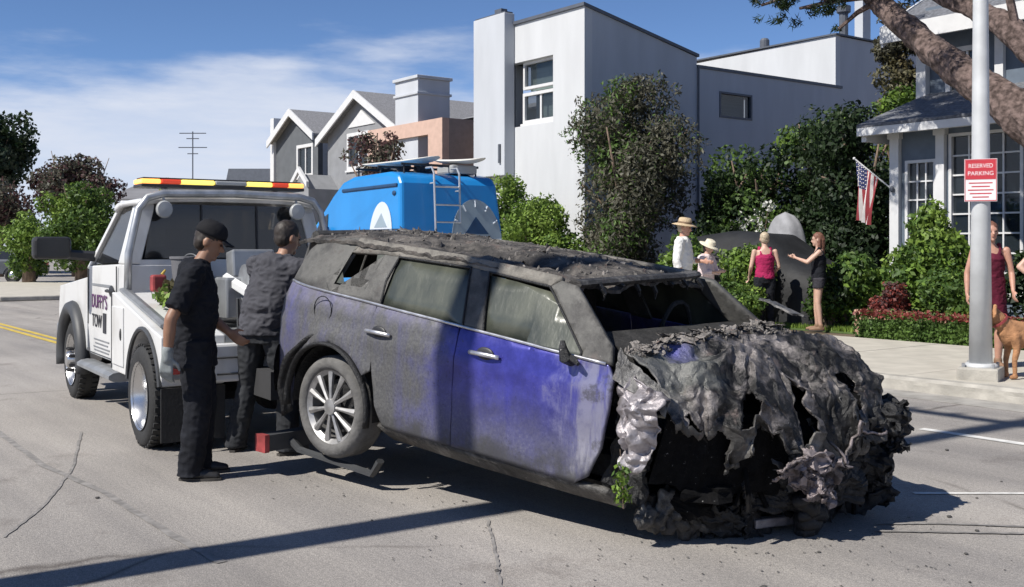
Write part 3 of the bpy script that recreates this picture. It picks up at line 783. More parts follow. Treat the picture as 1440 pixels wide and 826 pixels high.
# dark ficus screen between white house and cottage, deep shade held in its leaf colour
for i, (x, y, rx, ry, h, s, n, mats, lb) in enumerate([
        (-15.5, 18.4, 1.45, 1.1, 3.9, 1, 19000, [L_DARK, L_DARK, L_MID], 'dark evergreen tree with yellow-green top right of the olive tree'),
        (-14.0, 18.9, 1.1, 1.0, 4.3, 2, 16000, [L_DARK, L_DARK], 'tall near-black evergreen tree behind the draped car'),
        (-12.75, 18.0, 1.0, .9, 4.3, 3, 16000, [L_DARK, L_DARK, L_CONI], 'broad dark evergreen tree beside the flag and cottage')]):
    tree('evergreen_tree', lb, (x, y, .1), [(0, 0, 0), (.05, 0, 1.5), (0, .05, h * .8)], [.14, .11, .03],
         clumpset((0, 0, h * .56), (rx * 1.15, ry, h * .46), 26, .5, 40 + s) + clumpset((0, -.2, h * .22), (rx, ry * .9, h * .25), 8, .5, 60 + s), n, .11, mats, BARK, branches=branchy(h, 6, 1.0, s))
bush('sunlit_screen_top', 'sunlit top of the dark evergreen screen, given light green leaves', (-15.0, 20.4, .1), clumpset((0, 0, 3.9), (1.9, .7, .75), 14, .42, 71) + clumpset((2.2, -.3, 4.3), (1.2, .6, .5), 8, .35, 72), 8000, .10, [L_LIME, L_MID], BARK)  # lit top of the screen, put into lighter leaf colours
bush('garden_bush', 'dark leafy bush filling the gap between the olive tree and the evergreens', (-15.9, 17.55, .1), clumpset((0, 0, 1.5), (.75, .5, 1.45), 14, .36, 121), 8000, .10, [L_DARK, L_MID, L_DARK], BARK)
bush('hedge_shrub', 'light green hedge shrub at the foot of the olive tree', (-18.55, 15.15, .1), clumpset((0, 0, 1.15), (.6, .55, 1.15), 11, .36, 122), 6500, .10, [L_LIME, L_MID], BARK, 'hedge')
# vine-like thin tree at the corner of the cottage
tree('vine_tree', 'thin brownish vine-covered tree at the corner of the cottage', (-13.6, 20.6, .1), [(0, 0, 0), (.05, 0, 3), (.1, 0, 6.6)], [.13, .1, .04], clumpset((0.05, 0, 5.6), (.55, .5, 1.6), 14, .32, 81), 7000, .10, [L_DRY, L_OLIVE], BARK, kw=dict(droop=1.0), branches=branchy(6.0, 4, .6, 8))

# garden plants in front of the cottage
bush('garden_bush', 'big leafy bright green bush in front of the cottage windows', (-9.9, 15.6, .1), clumpset((0, 0, 1.0), (.9, .55, .85), 16, .32, 91) + clumpset((.15, .1, 1.85), (.35, .3, .45), 5, .24, 92), 9000, .10, [L_LIME, L_MID, L_LIME], BARK)
bush('garden_bush', 'rounded dark green bush left of the red-leaved bush', (-11.05, 15.5, .1), clumpset((0, 0, .72), (.62, .5, .62), 10, .3, 93), 5000, .10, [L_MID, L_LIME], BARK)
bush('garden_bush', 'leafy green bush in the hedge bed between the red bush and the lamp post', (-8.85, 14.95, .1), clumpset((0, 0, .70), (.65, .45, .68), 12, .28, 94), 6500, .085, [L_MID, L_LIME, L_MID], BARK)
bush('garden_bush', 'dark shaded bush behind the woman in the maroon dress', (-7.9, 16.2, .1), clumpset((0, 0, 1.0), (.9, .5, .95), 14, .35, 95), 6000, .11, [L_DARK, L_DARK], BARK)
bush('red_bush', 'red-leaved bush standing on the lawn edge', (-9.95, 14.85, .1), clumpset((0, 0, .50), (.30, .28, .42), 8, .17, 96), 3600, .065, [L_RED, L_RED, L_PLUM], BARK)
bush('flower_bush', 'yellow-flowering low bush beside the dog', (-6.75, 14.9, .1), clumpset((0, 0, .45), (.45, .35, .38), 7, .2, 97), 2600, .07, [L_YEL, L_LIME], BARK)
bush('garden_bush', 'small yellow-green bush by the man in the straw hat', (-14.1, 14.6, .1), clumpset((0, 0, 1.0), (.5, .45, .95), 10, .28, 98), 4200, .085, [L_LIME, L_LIME, L_MID], BARK)
bush('garden_bush', 'leafy green bush behind the woman in the pink tank top', (-12.75, 14.72, .1), clumpset((0, 0, .80), (.55, .38, .80), 13, .27, 99), 6500, .085, [L_MID, L_LIME], BARK)
bush('garden_bush', 'low green bush between the white hat and the pink tank top', (-12.15, 13.98, .1), clumpset((0, 0, .45), (.42, .30, .45), 8, .2, 100), 3600, .075, [L_MID, L_LIME], BARK)
bush('garden_bush', 'green bush behind the woman in the black top', (-11.25, 15.10, .1), clumpset((0, 0, .55), (.42, .35, .52), 9, .22, 101), 3800, .08, [L_MID, L_DARK], BARK)
bush('blossom_shrub', 'thin shrub with white blossoms in front of the dark trees', (-15.1, 17.6, .1), clumpset((0, 0, 1.9), (.9, .3, .55), 12, .17, 102), 900, .075, [L_WHITE, L_WHITE, L_MID], BARK)
# clipped border hedge, units planted side by side
HEDG = [L_MID, L_RED, L_MID]
for k in range(6):
    x0 = -9.95 + k * 1.05
    hd = thing('border_hedge', 'low clipped hedge with reddish tips along the back of the pavement', 'hedge', (x0 + .5, 14.25, .1), 0, 'clipped hedge units')
    m = MB(); m.bb(-.5, .5, -.16, .16, 0, .30); m.build('core', L_MID, hd)
    n = 2600; P = np.stack([RNG.uniform(-.56, .56, n), RNG.uniform(-.25, .25, n), RNG.uniform(.0, .42, n)], 1)
    f = RNG.integers(0, 3, n); P[f == 0, 1] = -.22 + RNG.normal(0, .03, (f == 0).sum()); P[f == 1, 2] = .40 + RNG.normal(0, .025, (f == 1).sum())
    L = .055 * (.6 + .8 * RNG.random((n, 1))); t = RNG.normal(size=(n, 3)); t /= np.linalg.norm(t, axis=1)[:, None]; b = np.cross(t, RNG.normal(size=(n, 3))); b /= np.linalg.norm(b, axis=1)[:, None]
    V = np.stack([P - t * L * .5, P + b * L * .3, P + t * L * .5, P - b * L * .3], 1).reshape(-1, 3)
    top = (P[:, 2] > .36) & (RNG.random(n) < .75)
    o = bpy.data.objects.new('foliage', np_mesh('foliage', V, np.arange(4 * n).reshape(-1, 4), [L_MID, L_RED], top.astype(int))); link(o, hd)
m = MB(); m.bb(-10.4, -3.6, 14.58, 14.74, .1, .52); tag(m.build('garden_wall', pm('terracotta_wall', (.42, .25, .18), .9, var=.15, bump=.2), bevel=.02), 'low terracotta garden wall behind the clipped hedge', 'wall')
# grass blades on the lawn
n = 26000
P = np.stack([RNG.uniform(-13.0, -6.2, n), RNG.uniform(14.76, 17.0, n), np.full(n, .128)], 1)
h = .05 + .05 * RNG.random((n, 1)); a = RNG.random(n) * 2 * pi; s = np.stack([np.cos(a), np.sin(a), 0 * a], 1) * .012; ln = RNG.normal(0, .02, (n, 3)); ln[:, 2] = 0
V = np.stack([P - s, P + s, P + ln + np.concatenate([0 * h, 0 * h, h], 1)], 1).reshape(-1, 3)
g = bpy.data.objects.new('grass', np_mesh('grass', V, np.arange(3 * n).reshape(-1, 3), [L_LIME])); link(g); tag(g, 'short green lawn grass in front of the cottage', 'grass', kind='stuff')

# leaning pine with rough limb over the cottage
PT = thing('leaning_pine', 'old pine with rough-barked limbs leaning over the cottage roof', 'tree', (-6.2, 14.5, .1))
def rough_limb(pts, rads, seg, amp, name, par):
    # resample, then push the surface about with noise so that it reads as plated bark
    P = [Vector(p) for p in pts]; out = []; rr = []
    for i in range(len(P) - 1):
        p_1 = P[max(i - 1, 0)]; p2 = P[min(i + 2, len(P) - 1)]
        for k in range(8):
            t = k / 8
            q = 0.5 * ((2 * P[i]) + (P[i + 1] - p_1) * t + (2 * p_1 - 5 * P[i] + 4 * P[i + 1] - p2) * t * t + (3 * P[i] - p_1 - 3 * P[i + 1] + p2) * t ** 3)
            out.append(q); rr.append(rads[i] * (1 - t) + rads[i + 1] * t)
    out.append(P[-1]); rr.append(rads[-1])
    m = MB(); m.tube(out, rr, seg)
    nv = []
    for i, v in enumerate(m.v):
        c = out[min(i // seg, len(out) - 1)]; d = Vector(v) - c
        k = 1 + amp * (noise.noise(Vector(v) * 3.2) + .7 * noise.noise(Vector(v) * 9)) + amp * .5 * abs(noise.noise(Vector(v) * 20))
        nv.append(tuple(c + d * k))
    m.v = nv
    return m.build(name, BARK2, par, smooth=False)
b0 = Vector((-6.2, 14.5, .1))
def rel(l): return [Vector(p) - b0 for p in l]
rough_limb(rel([(-6.2, 14.5, -.05), (-6.3, 14.5, 1.2), (-6.75, 14.4, 2.5), (-7.48, 14.3, 3.28), (-8.15, 14.45, 3.80), (-8.82, 14.6, 4.28), (-9.53, 14.8, 4.86), (-10.23, 15.0, 5.46), (-11.0, 15.3, 6.2), (-11.6, 15.4, 7.2)]),
           [.44, .38, .33, .27, .25, .22, .19, .16, .12, .06], 22, .22, 'trunk', PT)
rough_limb(rel([(-6.45, 14.45, 1.9), (-6.7, 14.2, 3.3), (-7.32, 14.0, 4.24), (-8.03, 14.2, 4.80), (-8.6, 14.3, 5.12), (-9.6, 14.6, 5.75), (-10.4, 14.7, 6.6)]), [.26, .22, .18, .15, .13, .10, .05], 18, .22, 'limb', PT)
m = MB()
for pts in [[(-9.9, 14.95, 5.2), (-10.6, 14.7, 5.75), (-11.6, 14.5, 5.9), (-12.6, 14.4, 5.95)], [(-10.4, 15.05, 5.6), (-10.9, 14.7, 5.55), (-11.4, 14.5, 5.5)], [(-10.9, 14.6, 5.6), (-11.5, 14.5, 5.75), (-12.2, 14.5, 5.7)], [(-10.2, 15, 5.5), (-10.5, 14.8, 5.3), (-10.7, 14.6, 5.05)], [(-8.0, 14.2, 4.8), (-8.6, 13.7, 6.4), (-9.2, 13.2, 7.4), (-9.8, 13.0, 8.8)], [(-9.2, 14.5, 5.5), (-9.8, 14.0, 6.6), (-10.6, 13.5, 7.6), (-11.4, 13.6, 8.8)], [(-7.4, 14.0, 4.3), (-7.6, 13.6, 6.2), (-8.0, 13.3, 7.4), (-8.4, 12.9, 8.6)]]:
    m.tube(rel(pts), [.06, .04, .025, .012][:len(pts)] , 6)
m.build('branch', BARK2, PT)
g = np.random.default_rng(5); cl = []
for (c, s, k) in [((-12.6, 14.45, 5.98), .22, 4), ((-12.0, 14.5, 5.92), .25, 5), ((-11.5, 14.5, 5.62), .28, 7), ((-11.05, 14.55, 5.66), .3, 7), ((-10.75, 14.6, 5.62), .28, 6), ((-11.95, 14.5, 5.45), .2, 3), ((-10.7, 14.6, 5.1), .14, 2), ((-10.3, 15.0, 6.0), .5, 6), ((-11.2, 15.2, 6.6), .6, 8), ((-9.3, 14.6, 6.1), .5, 6), ((-11.8, 15.2, 7.4), .7, 9), ((-10.6, 13.4, 7.6), .8, 12), ((-9.2, 13.2, 7.2), .8, 12), ((-8.0, 13.4, 7.4), .8, 11), ((-9.9, 13.0, 8.8), .9, 12), ((-8.4, 12.8, 8.6), .9, 11), ((-11.4, 13.6, 8.8), .8, 9)]:
    for _ in range(k):
        q = Vector(c) + Vector(g.normal(size=3) * s * .6) - b0; cl.append((tuple(q), (s * .42, s * .42, s * .34)))
leaves('crown', cl, 30000, .15, [L_CONI, L_DARK], PT, shell=.2, aspect=.13)

# trees at the far left end of the street
def far_tree(name, label, x, y, h, r, cz, rz, n, size, mats, seed, k=26, cr=.9, ry=None):
    return tree(name, label, (x, y, 0), [(0, 0, -.05), (.1, 0, h * .35), (0, .1, h * .75)], [.28, .22, .05], clumpset((0, 0, cz), (r, ry or r, rz), k, cr, seed), n, size, mats, BARK, branches=branchy(h, 7, r * .8, seed))
far_tree('tall_tree', 'tall dark tree rising at the far left end of the street', -68.5, 12.4, 10.6, 2.9, 7.2, 3.6, 16000, .3, [L_CONI, L_DARK, L_CONI], 111, 40, 1.0)
far_tree('tall_tree', 'dark bushy tree beside the tallest tree at the street end', -72.5, 9.5, 9.6, 3.0, 6.0, 3.2, 9000, .32, [L_CONI, L_DARK], 112, 24, 1.2)
far_tree('plum_tree', 'purple-leaved plum tree behind the round green tree', -58.5, 15.2, 7.0, 2.6, 4.6, 1.9, 12000, .2, [L_PLUM, L_PLUM, L_OLIVE], 113, 34, .65, 2.4)
far_tree('street_tree', 'dark low tree behind the parked grey car', -60.5, 11.8, 5.2, 2.4, 3.4, 1.9, 7000, .22, [L_OLIVE, L_PLUM], 114, 20, .8)
far_tree('round_tree', 'round bright green tree behind the tow truck cab', -42.6, 11.25, 4.4, 1.75, 2.35, 1.75, 17000, .15, [L_MID, L_LIME, L_MID], 115, 30, .6)
far_tree('round_tree', 'small green tree left of the plum tree trunk', -46.0, 10.1, 3.2, 1.25, 1.6, 1.35, 7000, .15, [L_LIME, L_MID], 116, 18, .5)
far_tree('street_tree', 'small green tree in front of the long low building', -47.5, 16.4, 4.9, 1.0, 3.9, .8, 3500, .17, [L_MID, L_LIME], 117, 12, .45)
for i, (x, y) in enumerate([(-36.9, 15.15), (-36.3, 15.5)]):
    t = thing('cypress', 'slim dark cypress in front of the tan bungalow', 'tree', (x, y, .1), 0, 'pair of slim cypresses')
    m = MB(); m.tube([(0, 0, 0), (0, 0, 2.9)], [.06, .01], 6); m.build('trunk', BARK, t)
    leaves('crown', [((0, 0, 1.2 + .35 * k), (.3 - .035 * k, .3 - .035 * k, .36)) for k in range(7)], 1800, .12, [L_CONI], t)
for i, (x, y, h, mats) in enumerate([(-29.0, 16.2, 3.0, [L_OLIVE, L_MID]), (-26.5, 16.0, 2.6, [L_MID, L_OLIVE]), (-32.0, 16.4, 2.6, [L_MID])]):
    bush('front_garden_bush', ['thin olive bush in front of the salmon house', 'green bush beside the cantilevered stair tower', 'green bush in front of the mid grey row house'][i], (x, y, .1), clumpset((0, 0, h * .5), (.9, .6, h * .5), 12, .4, 130 + i), 4000, .13, mats, BARK)
# spindly tree seen above the van
tree('spindly_tree', 'spindly half-bare tree in front of the salmon house', (-26.9, 15.2, .1), [(0, 0, 0), (.1, 0, 1.6), (-.1, 0, 3.4), (.1, 0, 4.7)], [.1, .08, .05, .015], clumpset((0, 0, 4.0), (1.2, .9, 1.0), 18, .26, 140), 1500, .13, [L_PLUM, L_OLIVE], BARK, branches=branchy(4.6, 9, 1.3, 14))
# ================================================================ the burned car
def car_paint():
    """blue metallic paint under soot, ash and scorched patches that have their own shapes"""
    m = bpy.data.materials.new('sooty_blue_paint'); m.use_nodes = True
    t = m.node_tree; b = t.nodes['Principled BSDF']; N = t.nodes.new; Lk = t.links.new
    tcn = N('ShaderNodeTexCoord'); sp = N('ShaderNodeSeparateXYZ'); Lk(tcn.outputs['Object'], sp.inputs[0])
    def nz(s, d=6, st=(1, 1, 1), r=.6):
        n = N('ShaderNodeTexNoise'); n.inputs['Scale'].default_value = s; n.inputs['Detail'].default_value = d; n.inputs['Roughness'].default_value = r
        mpn = N('ShaderNodeMapping'); mpn.inputs['Scale'].default_value = st; Lk(tcn.outputs['Object'], mpn.inputs[0]); Lk(mpn.outputs[0], n.inputs['Vector']); return n.outputs['Fac']
    def mth(op, a, b_, c=None):
        n = N('ShaderNodeMath'); n.operation = op
        for i, v in enumerate((a, b_, c)):
            if v is None: continue
            if isinstance(v, (int, float)): n.inputs[i].default_value = v
            else: Lk(v, n.inputs[i])
        return n.outputs[0]
    def rng(v, a, b_, c=0, d=1):
        n = N('ShaderNodeMapRange'); n.inputs['From Min'].default_value = a; n.inputs['From Max'].default_value = b_; n.inputs['To Min'].default_value = c; n.inputs['To Max'].default_value = d; n.interpolation_type = 'SMOOTHSTEP'; Lk(v, n.inputs['Value']); return n.outputs[0]
    def mix(f, a, b_):
        n = N('ShaderNodeMix'); n.data_type = 'RGBA'; Lk(f, n.inputs[0])
        for s, v in ((6, a), (7, b_)):
            if isinstance(v, tuple): n.inputs[s].default_value = v + (1,)
            else: Lk(v, n.inputs[s])
        return n.outputs[2]
    X, Zc = sp.outputs['X'], sp.outputs['Z']
    n_big = nz(1.6, 9, r=.68); n_mid = nz(5, 9, r=.7); n_str = nz(7, 9, (1, 1, .14), .68); n_fine = nz(60, 5, r=.75)
    paint = mix(rng(n_mid, .35, .65), (.032, .033, .22), (.060, .062, .38))
    # soot film: heavy at the tail and low on the doors, thin on the middle of the front door
    tail = rng(mth('ADD', X, mth('MULTIPLY', mth('SUBTRACT', n_big, .5), 1.5)), .70, 1.45, 1, 0)
    low = rng(mth('ADD', Zc, mth('MULTIPLY', mth('SUBTRACT', n_str, .5), .5)), .34, .82, .85, .04)
    soot = mth('MAXIMUM', mth('MULTIPLY', tail, .97), low)
    soot = mth('MULTIPLY', soot, rng(n_str, .22, .6, .7, 1.0))
    rearblue = mth('MULTIPLY', rng(X, -.25, -.5), rng(n_big, .42, .58, .0, 1))
    soot = mth('SUBTRACT', soot, mth('MULTIPLY', rearblue, .28))
    c = mix(soot, paint, mix(rng(n_fine, .3, .7), (.055, .055, .050), (.105, .104, .095)))
    fl = mth('MULTIPLY', rng(n_fine, .60, .66), rng(n_mid, .44, .56))
    c = mix(mth('MULTIPLY', fl, .35), c, (.18, .175, .175))
    fl2 = mth('MULTIPLY', rng(n_fine, .40, .35), rng(n_big, .52, .58))
    c = mix(mth('MULTIPLY', fl2, .8), c, (.03, .029, .028))
    band = mth('MULTIPLY', rng(Zc, .90, .985), rng(n_mid, .38, .55))
    c = mix(mth('MULTIPLY', band, .25), c, (.24, .225, .36))
    # bleached scorch at the front edge of the front door
    sc = rng(mth('ADD', X, mth('MULTIPLY', mth('SUBTRACT', n_mid, .5), 1.0)), 1.72, 2.02)
    c = mix(mth('MULTIPLY', sc, rng(n_str, .42, .58, .06, .60)), c, (.36, .355, .375))
    ch = mth('MULTIPLY', rng(mth('ADD', X, mth('MULTIPLY', mth('SUBTRACT', n_str, .5), .9)), 1.85, 2.1), rng(n_mid, .53, .62, 0, .7))
    c = mix(ch, c, (.07, .068, .068))
    blk = mth('MULTIPLY', rng(mth('ADD', Zc, mth('MULTIPLY', mth('SUBTRACT', n_mid, .5), .35)), .42, .30), .8)
    c = mix(blk, c, (.04, .04, .038))
    Lk(c, b.inputs['Base Color'])
    Lk(rng(soot, .1, .8, .34, .62), b.inputs['Roughness'])
    Lk(rng(soot, .1, .8, .35, .0), b.inputs['Metallic'])
    bn = N('ShaderNodeBump'); bn.inputs['Strength'].default_value = .18; bn.inputs['Distance'].default_value = .01; Lk(n_mid, bn.inputs['Height']); Lk(bn.outputs[0], b.inputs['Normal'])
    return m
def char_material(name, dark, ash, rust, ash_amt, rough=.55, metal=.25, bump=.6, scale=6):
    m = bpy.data.materials.new(name); m.use_nodes = True
    t = m.node_tree; b = t.nodes['Principled BSDF']; N = t.nodes.new; Lk = t.links.new
    tcn = N('ShaderNodeTexCoord')
    def nz(s, d=6, r=.6):
        n = N('ShaderNodeTexNoise'); n.inputs['Scale'].default_value = s; n.inputs['Detail'].default_value = d; n.inputs['Roughness'].default_value = r; Lk(tcn.outputs['Object'], n.inputs['Vector']); return n.outputs['Fac']
    def ramp(f, a, b_, ca, cb):
        r = N('ShaderNodeValToRGB'); r.color_ramp.elements[0].position = a; r.color_ramp.elements[0].color = ca + (1,); r.color_ramp.elements[1].position = b_; r.color_ramp.elements[1].color = cb + (1,); Lk(f, r.inputs[0]); return r.outputs[0]
    def mix(f, a, b_):
        n = N('ShaderNodeMix'); n.data_type = 'RGBA'; Lk(f, n.inputs[0])
        for s, v in ((6, a), (7, b_)):
            if isinstance(v, tuple): n.inputs[s].default_value = v + (1,)
            else: Lk(v, n.inputs[s])
        return n.outputs[2]
    c = ramp(nz(scale * 3, 6), .35, .65, tuple(x * .6 for x in dark), tuple(x * 1.5 for x in dark))
    w = (0, 0, 0); o = (1, 1, 1)
    c = mix(ramp(nz(scale * .8, 8, .7), .60 - ash_amt * .28, .70 - ash_amt * .2, w, o), c, ramp(nz(scale * 5, 4), .3, .7, tuple(x * .75 for x in ash), ash))
    c = mix(ramp(nz(scale * 1.3 + 2, 7, .7), .58, .68, w, o), c, rust)
    c = mix(ramp(nz(scale * 6, 5, .8), .66, .72, w, o), c, (.5, .49, .47))
    Lk(c, b.inputs['Base Color']); b.inputs['Roughness'].default_value = rough; b.inputs['Metallic'].default_value = metal
    bn = N('ShaderNodeBump'); bn.inputs['Strength'].default_value = bump; bn.inputs['Distance'].default_value = .02; Lk(nz(scale * 5, 6, .7), bn.inputs['Height']); Lk(bn.outputs[0], b.inputs['Normal'])
    return m
PAINT = car_paint()
CHAR = char_material('charred_metal', (.045, .043, .041), (.20, .19, .175), (.10, .075, .065), .35)
CHARH = char_material('burnt_bonnet_metal', (.040, .039, .039), (.20, .195, .19), (.15, .12, .11), .75, .48, .4)
CHARR = char_material('burnt_roof', (.035, .032, .030), (.15, .135, .12), (.11, .075, .062), .62, .8, .05, .9)
ASHM = char_material('ash_crusted_metal', (.07, .066, .06), (.22, .205, .18), (.13, .105, .09), .9, .85, 0, .5)
SOOTP = char_material('sooted_pillar', (.045, .043, .041), (.12, .117, .108), (.08, .068, .062), .7, .65, .1, .3, 4)
BLACKM = char_material('burnt_plastic', (.010, .010, .011), (.035, .035, .036), (.02, .018, .017), .1, .5, .05, .8)
SILV = char_material('bare_silver_metal', (.22, .20, .21), (.44, .41, .42), (.14, .12, .12), .7, .45, .55, .4, 5)
DUSTG = pm('soot_fogged_glass', (.042, .048, .040), .30, var=.0, col2=(.125, .13, .10), scale=4, spec=.6, stretch=(1, 1, .3), lo=.36, hi=.64, detail=10, bump=.15, bscale=30)
TYRE = pm('dusty_tyre', (.115, .112, .108), .9, var=.25, scale=10, bump=.3)
RIM = pm('ash_dusted_rim', (.36, .355, .35), .45, .6, var=.25, scale=12)
BLACKP = pm('black_plastic', (.022, .022, .024), .5, var=.2)
CHROME = pm('dulled_chrome', (.55, .55, .57), .35, .8, var=.2, scale=14)
CABIN = pm('burnt_cabin', (.022, .021, .02), .95, var=.5, scale=9, bump=.8)

CAR = thing('burned_car', 'burned-out crumpled blue estate car with its tail lifted by the tow truck', 'car', (-6.299, 3.952, .172))
CAR.rotation_euler = (0, .086, .2143)
def Wp(x):
    if x < -.2: return 1 - .235 * ((-.2 - x) / .6) ** 2.3
    return 1.0
def yh(x, z):
    if z < .95: h = .862 + .030 * (1 - ((z - .60) / .36) ** 2)
    else: h = .859 - .17 * (z - .95) / .43 - .02 * ((z - .95) / .43) ** 2
    # shoulder crease and door hollow
    h += .010 * math.exp(-((z - .80) / .05) ** 2) - .010 * math.exp(-((z - .50) / .10) ** 2)
    d = sqrt(x * x + (z - .33) ** 2)
    if z < .95: h += .022 * math.exp(-((d - .43) / .06) ** 2)
    dent = .006 * noise.noise((x * 3.1, z * 3.7, 1.3)) + .0025 * noise.noise((x * 9, z * 9, 4))
    dent += -.035 * max(0, (x - 1.75)) ** 1.5 * (1 + noise.noise((x * 6, z * 6, 2)) * 1.5)
    return h * Wp(x) + dent
yR = lambda x, z: -yh(x, z)
def arc(cx, cz, r, a0, a1, n): return [(cx + r * cos(radians(a0 + (a1 - a0) * i / n)), cz + r * sin(radians(a0 + (a1 - a0) * i / n))) for i in range(n + 1)]
def zb(x): return 1.032 - .049 * x
QP = [(-.70, .42), (-.745, .62), (-.74, .80), (-.70, .95), (-.62, zb(-.62))] + [(x, zb(x)) for x in (-.3, 0., .345)] + [(.335, .9), (.345, .74), (.385, .62)] + arc(0, .33, .405, 38, 190, 22)
RD = [(.352, zb(.352))] + [(x, zb(x)) for x in (.7, 1.062)] + [(1.068, .6), (1.066, .30), (.62, .285), (.50, .30), (.445, .42), (.405, .60), (.36, .74), (.343, .9)]
FD = [(1.074, zb(1.074))] + [(x, zb(x)) for x in (1.6, 2.11)] + [(2.15, .86), (2.135, .70), (2.10, .50), (2.03, .34), (1.95, .29), (1.5, .295), (1.074, .30), (1.079, .6)]
SILL = [(.455, .295), (1.5, .285), (2.15, .285), (2.20, .20), (1.2, .19), (.50, .205)]
for side in (0, 1):
    yf = (lambda x, z: yh(x, z)) if side else yR
    fl = bool(side)
    bm_obj('quarter_panel', panel2d(QP, yf, .045, fl), PAINT, CAR, thick=.02)
    dr = bm_obj('rear_door', panel2d(RD, yf, .045, fl), PAINT, CAR, thick=.025)
    df = bm_obj('front_door', panel2d(FD, yf, .04, fl), PAINT, CAR, thick=.025)
    bm_obj('sill', panel2d(SILL, lambda x, z: yf(x, z) * (.985 - .10 * max(0, .28 - z) / .09), .05, fl), CHAR, CAR, thick=.03)
    s = 1 if side else -1
    # belt strip
    m = MB(); m.tube([(x, s * (yh(x, zb(x)) + .006), zb(x) + .004) for x in np.linspace(-.60, 2.10, 40)], [(.009, .006)] * 40, 6); m.build('belt_moulding', CHROME, CAR, smooth=True)
    # door handles
    for dx, dd in ((.43, dr), (1.30, df)):
        m = MB(); y0 = s * (yh(dx, .85)); m.tube([(dx - .11 + .22 * i / 8, y0 + s * (.012 + .022 * sin(pi * i / 8)), .857 + .006 * sin(pi * i / 8)) for i in range(9)], [(.013, .010)] * 9, 8); m.build('handle', CHROME, dd, smooth=True)
        m = MB(); m.ball((dx - .005, y0 - s * .004, .857), (.068, .012, .042), 14, 8); m.build('handle_cup', BLACKP, dd, smooth=True)
    # wheel arch trim and torn liner
    m = MB(); pts = arc(0, .33, .40, -8, 188, 26); m.tube([(x, s * (yh(x, max(z, .45)) + .012), z) for x, z in pts], [(.028, .014)] * 27, 6, ref=(0, s, 0)); m.build('arch_trim', BLACKM, CAR, smooth=True)
    m = MB(); m.grid(lambda u, w: (.39 * cos(radians(-5 + 190 * u)), s * (.50 + .36 * w), .33 + .395 * sin(radians(-5 + 190 * u))), 20, 3); m.build('wheel_well', CABIN, CAR, fixn=False)
    # greenhouse: pillars, rails, panes
    zt = lambda x: 1.318 - .005 * x - .022 * max(0, x - 1.1) ** 2 * 3
    gt = lambda x: 1.395 - .028 * x - .04 * max(0, x - 1.0)
    e = .002
    GL = {'dp': [(-.62, zb(-.62) + e), (-.12, zb(-.12) + e), (-.20, 1.10), (-.06, 1.30), (.0, 1.36), (-.05, gt(-.05)), (-.40, 1.36), (-.52, 1.28)],
          'cp': [(-.118, zb(-.118) + e), (.372, zb(.372) + e), (.372, 1.02), (.352, 1.16), (.385, 1.312), (.25, 1.312), (.19, 1.085), (-.198, 1.098)],
          'bp': [(1.09, zb(1.09) + e), (1.245, zb(1.245) + e), (1.235, .98), (1.135, 1.295), (.995, 1.306), (1.085, .985)],
          'ap': [(1.94, zb(1.94) + e), (2.13, zb(2.13) + e), (2.10, 1.02), (1.77, 1.285), (1.66, 1.30), (1.60, 1.262), (1.935, .965)],
          'rail': [(.002, 1.362), (-.055, 1.302), (.248, 1.3145), (.386, 1.3145), (.994, 1.308), (1.136, 1.297), (1.598, 1.266), (1.655, 1.304)] + [(x, gt(x)) for x in (1.65, 1.3, .9, .5, .2, -.045)]}
    for k, nm in (('dp', 'rear_pillar'), ('cp', 'pillar'), ('bp', 'pillar'), ('ap', 'windscreen_pillar'), ('rail', 'roof_rail')):
        bm_obj(nm, panel2d(GL[k], yf, .05, fl), ASHM if k == 'rail' else SOOTP, CAR, thick=.035)
    inset = lambda x, z: yf(x, z) - s * .014
    bm_obj('rear_door_glass', panel2d([(.374, zb(.374) + .004), (1.088, zb(1.088) + .004), (1.084, .985), (.994, 1.304), (.388, 1.31), (.354, 1.16)], inset, .12, fl), DUSTG, dr, thick=.008)
    bm_obj('front_door_glass', panel2d([(1.247, zb(1.247) + .004), (1.938, zb(1.938) + .004), (1.933, .967), (1.72, 1.16), (1.60, 1.235), (1.35, 1.262), (1.165, 1.275), (1.142, 1.27)], inset, .12, fl), DUSTG, df, thick=.008)
    for par, q in ((dr, [(.374, zb(.374) + .004), (1.088, zb(1.088) + .004), (1.084, .985), (.994, 1.304), (.388, 1.31), (.354, 1.16)]), (df, [(1.247, zb(1.247) + .004), (1.938, zb(1.938) + .004), (1.933, .967), (1.60, 1.262), (1.142, 1.295)])):
        m = MB(); loop = []
        for (xa, za), (xb, zb_) in zip(q, q[1:] + q[:1]): loop += [(xa + (xb - xa) * t / 6, za + (zb_ - za) * t / 6) for t in range(6)]
        m.tube([(x, yf(x, z) + s * .002, z) for x, z in loop + loop[:1]], .008, 5, False); m.build('window_seal', BLACKM, par, smooth=True)
    # broken quarter glass: shards
    m = MB(); m.add([(-.18, yf(-.18, 1.1) - s * .012, 1.105), (-.02, yf(0, 1.1) - s * .012, 1.10), (-.11, yf(-.1, 1.2) - s * .012, 1.2)], [(0, 1, 2)]); m.build('glass_shard', DUSTG, CAR); m = MB(); m.add([(.17, yf(.17, 1.3) - s * .012, 1.31), (.24, yf(.24, 1.3) - s * .012, 1.31), (.2, yf(.2, 1.2) - s * .012, 1.17)], [(0, 1, 2)]); m.build('glass_shard', DUSTG, CAR)
    # melted mirror stub
    m = MB(); c = Vector((1.885, s * .90, .935)); m.tube([c + Vector((0, -s * .03, -.02)), c + Vector((.005, s * .03, .0)), c + Vector((-.01, s * .035, .05)), c + Vector((-.02, s * .03, .085))], [.03, .034, .022, .012], 8); m.tube([c, c + Vector((.05, s * .02, .0)), c + Vector((.09, s * .03, -.02))], [.025, .018, .01], 7); m.build('mirror_stub', BLACKM, df)
